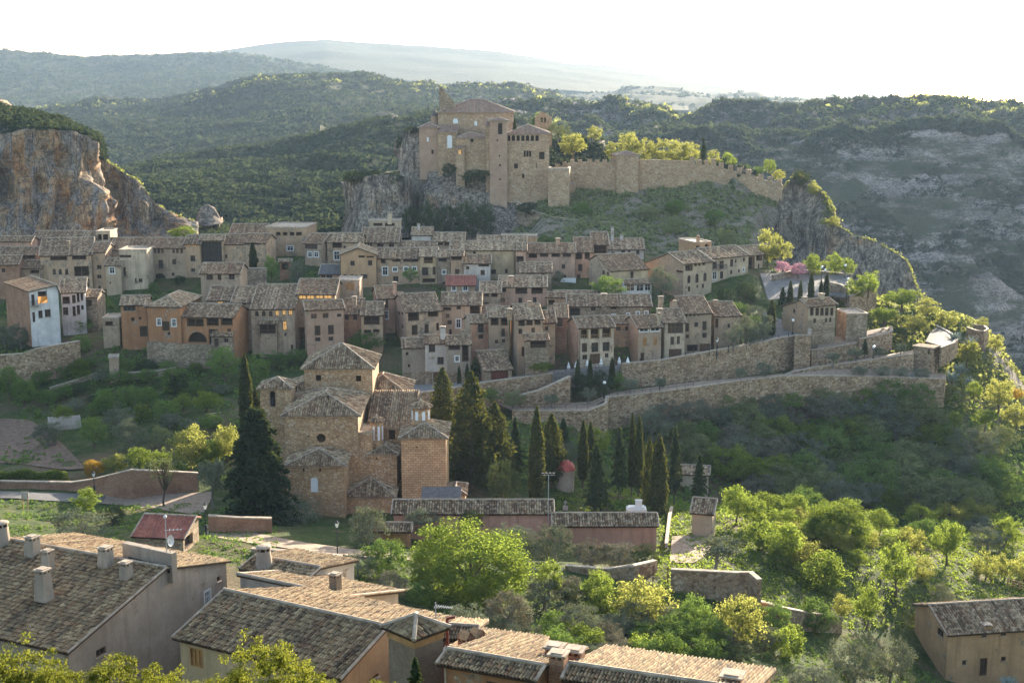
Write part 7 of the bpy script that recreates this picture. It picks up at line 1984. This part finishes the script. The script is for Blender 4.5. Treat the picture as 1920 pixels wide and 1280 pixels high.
pr = [(1166, 686, 246.8), (1200, 682, 248), (1240, 677, 249.4), (1285, 670, 251.6), (1330, 662, 254), (1366, 657, 256.5), (1400, 650, 259), (1432, 643, 261.5), (1460, 637, 263.4), (1478, 633, 265), (1300, 662, 257), (1345, 657, 259), (1390, 647, 263), (1440, 631, 271), (1453, 612, 277.5)]
for i, (px, py, d) in enumerate(pr):
    c = P(px, py, d); m = MB(); m.lathe(c - UPZ * .4, [(.07, 0), (.07, 1.15), (.1, 1.2), (.09, 1.32), (0, 1.4)], 8)
    tag(m.build('bollard', M['iron'], None, c), 'black bollard on the %s edge of the cobbled road, %s uphill' % ('outer' if i < 10 else 'inner', ORD[i if i < 10 else i - 10]), 'bollard', 'bollards along the cobbled road')
def railing(label, pts, hh=1.0, sp=1.6):
    q = [P(*p) for p in pts]; t = empty('railing', q[0], label, 'railing'); m, b = MB(), MB()
    for i in range(len(q) - 1):
        u, v = q[i], q[i + 1]; n = max(1, int((v - u).length / sp))
        for f in (hh, hh * .55): m.tube([u + UPZ * f, v + UPZ * f], .03, 4)
        for k in range(n + 1):
            w_ = u.lerp(v, k / n); b.tube([w_ - UPZ * .2, w_ + UPZ * hh], .03, 4)
    m.build('rail', M['iron'], t); b.build('posts', M['iron'], t)
railing('black iron railing along the restaurant terrace above the ivy bank', [(1040, 698, 242.4), (1100, 692, 244.5), (1165, 684, 246.4)])
railing('iron railing along the outer edge of the lower path', [(962, 768, 231.2), (1040, 769, 230.3), (1102, 769, 229.8), (1139, 755, 232.2)])
railing('iron railing on the lowest terrace wall by the tall cypress', [(1142, 743, 236.8), (1220, 735, 239.8), (1300, 725, 243.4)])
A, B = P(1197, 1084, 153), P(1252, 1086, 151); t = empty('iron_gate', A, 'rusty iron double gate between the low stone walls', 'gate')
m = MB(); v = B - A
for k in range(3): q = A + v * (k / 2); m.tube([q - UPZ * .3, q + UPZ * 1.6], .06, 6)
m.build('posts', M['redwood'], t); m = MB()
for f in (.15, 1.4): m.tube([A + UPZ * f, B + UPZ * f], .035, 5)
for k in range(1, 24): q = A + v * (k / 24); m.tube([q + UPZ * .15, q + UPZ * 1.4], .018, 4)
m.build('bars', M['redwood'], t)
A, B = G(1889, 1100, 120), G(1922, 1110, 120); t = empty('wooden_fence', A, 'short wooden rail fence at the right edge of the meadow', 'fence'); v = B - A; m, b = MB(), MB()
for k in range(4): q = A + v * (k / 3); m.tube([q - UPZ * .3, q + UPZ * 1.3], .09, 6)
for f in (.45, .85, 1.2): b.tube([A + UPZ * f, B + UPZ * f], .06, 5)
m.build('posts', M['woodlight'], t); b.build('rails', M['woodlight'], t)
A = P(93, 804, 226); B = P(152, 800, 228); t = empty('garden_tunnel', A, 'low grey plastic-covered garden tunnel beside the olive bush', 'garden tunnel'); v = B - A; n_ = Vector((-v.y, v.x, 0)).normalized(); m = MB()
pr = [(n_ * (1.5 - 1.5 * math.cos(x)) + UPZ * (2.0 * math.sin(x) - .3)) for x in np.linspace(0, math.pi, 9)]
for a_, b_ in zip(pr, pr[1:]): m.face([A + a_, B + a_, B + b_, A + b_])
m.face([A + q for q in pr]); m.face([B + q for q in pr][::-1]); m.build('cover', M['concrete'], t); m = MB(); m.tube([A + q for q in pr], .06, 5); m.tube([B + q for q in pr], .06, 5); m.build('hoops', M['offwhite'], t)
A = P(1051, 534, 301.5); B = P(1080, 534, 301.5); m = MB(); m.box(A, B - A, (0, .9, .25), (0, 0, .05)); m.box(A, B - A, (0, .06, 0), (0, 0, P(1051, 521, 301.5).z - A.z)); tag(m.build('awning', M['cloth_white'], None, A), 'white canvas screen at the foot of the long pinkish house', 'awning')
A = P(71, 569, 259.3); B = P(89, 567, 262.6); m = MB(); v = B - A; n_ = Vector((v.y, -v.x, 0)).normalized(); zt = P(71, 557, 259.3).z - A.z
m.face([A, B, B + UPZ * zt, A + UPZ * zt]); m.face([A + n_ * .05, B + n_ * .05, B + n_ * .05 + UPZ * zt, A + n_ * .05 + UPZ * zt][::-1]); m.box(A + UPZ * zt, v, -n_ * .06, UPZ * .06); tag(m.build('canvas', M['cloth_orange'], None, A), 'orange canvas hung over the upper balcony of the white house', 'canvas')
c = P(1612, 640, 274); m = MB(); m.lathe(c, [(.3, 0), (.34, .4), (.3, .8), (0, .82)], 12); tag(m.build('barrel', M['blue'], None, c), 'blue plastic barrel in the walled vegetable plot', 'barrel')
c = P(1590, 622, 275); m = MB(); m.cbox(c, 1.3, 1.1, 1.5); m.cbox(c + UPZ * 1.5, .5, .5, .15); tag(m.build('water_tank', M['galv'], None, c), 'pale square water tank beside the stone ruin', 'tank')
for i, (px, py, lab) in enumerate(((1622, 646, 'white sack lying on the vegetable plot, the left one'), (1630, 645, 'white sack lying on the vegetable plot, the right one'))):
    c = P(px, py, 273); m = MB(); m.lathe(c, [(.45, 0), (.5, .2), (.35, .42), (0, .5)], 10); tag(m.build('sack', M['cloth_white'], None, c), lab, 'sack', 'sacks on the vegetable plot')
c = P(48, 948, 165); t = empty('information_sign', c, 'small wooden sign on two posts below the lane at the left', 'sign'); m = MB(); m.tube([c + Vector((-.3, 0, -.5)), c + Vector((-.3, 0, 1.6))], .05, 5); m.tube([c + Vector((.3, 0, -.5)), c + Vector((.3, 0, 1.6))], .05, 5); m.build('posts', M['woodlight'], t); m = MB(); m.cbox(c + UPZ * .9, .9, .06, .9); m.build('board', M['offwhite'], t)
# ------------------------------------------------------------------ haze
hz = MB()
hz.box((-9200, -350, -240), (18400, 0, 0), (0, 8800, 0), (0, 0, 440))
k = Mat('haze')
pv = k.n('VolumePrincipled')
pv.inputs['Color'].default_value = (.46, .64, .92, 1)
pv.inputs['Density'].default_value = 0.000048
pv.inputs['Anisotropy'].default_value = 0.25
k.nt.links.new(pv.outputs[0], k.out.inputs['Volume'])
tag(hz.build('haze', k.m), 'pale evening haze filling the valley air', 'haze', kind='stuff')
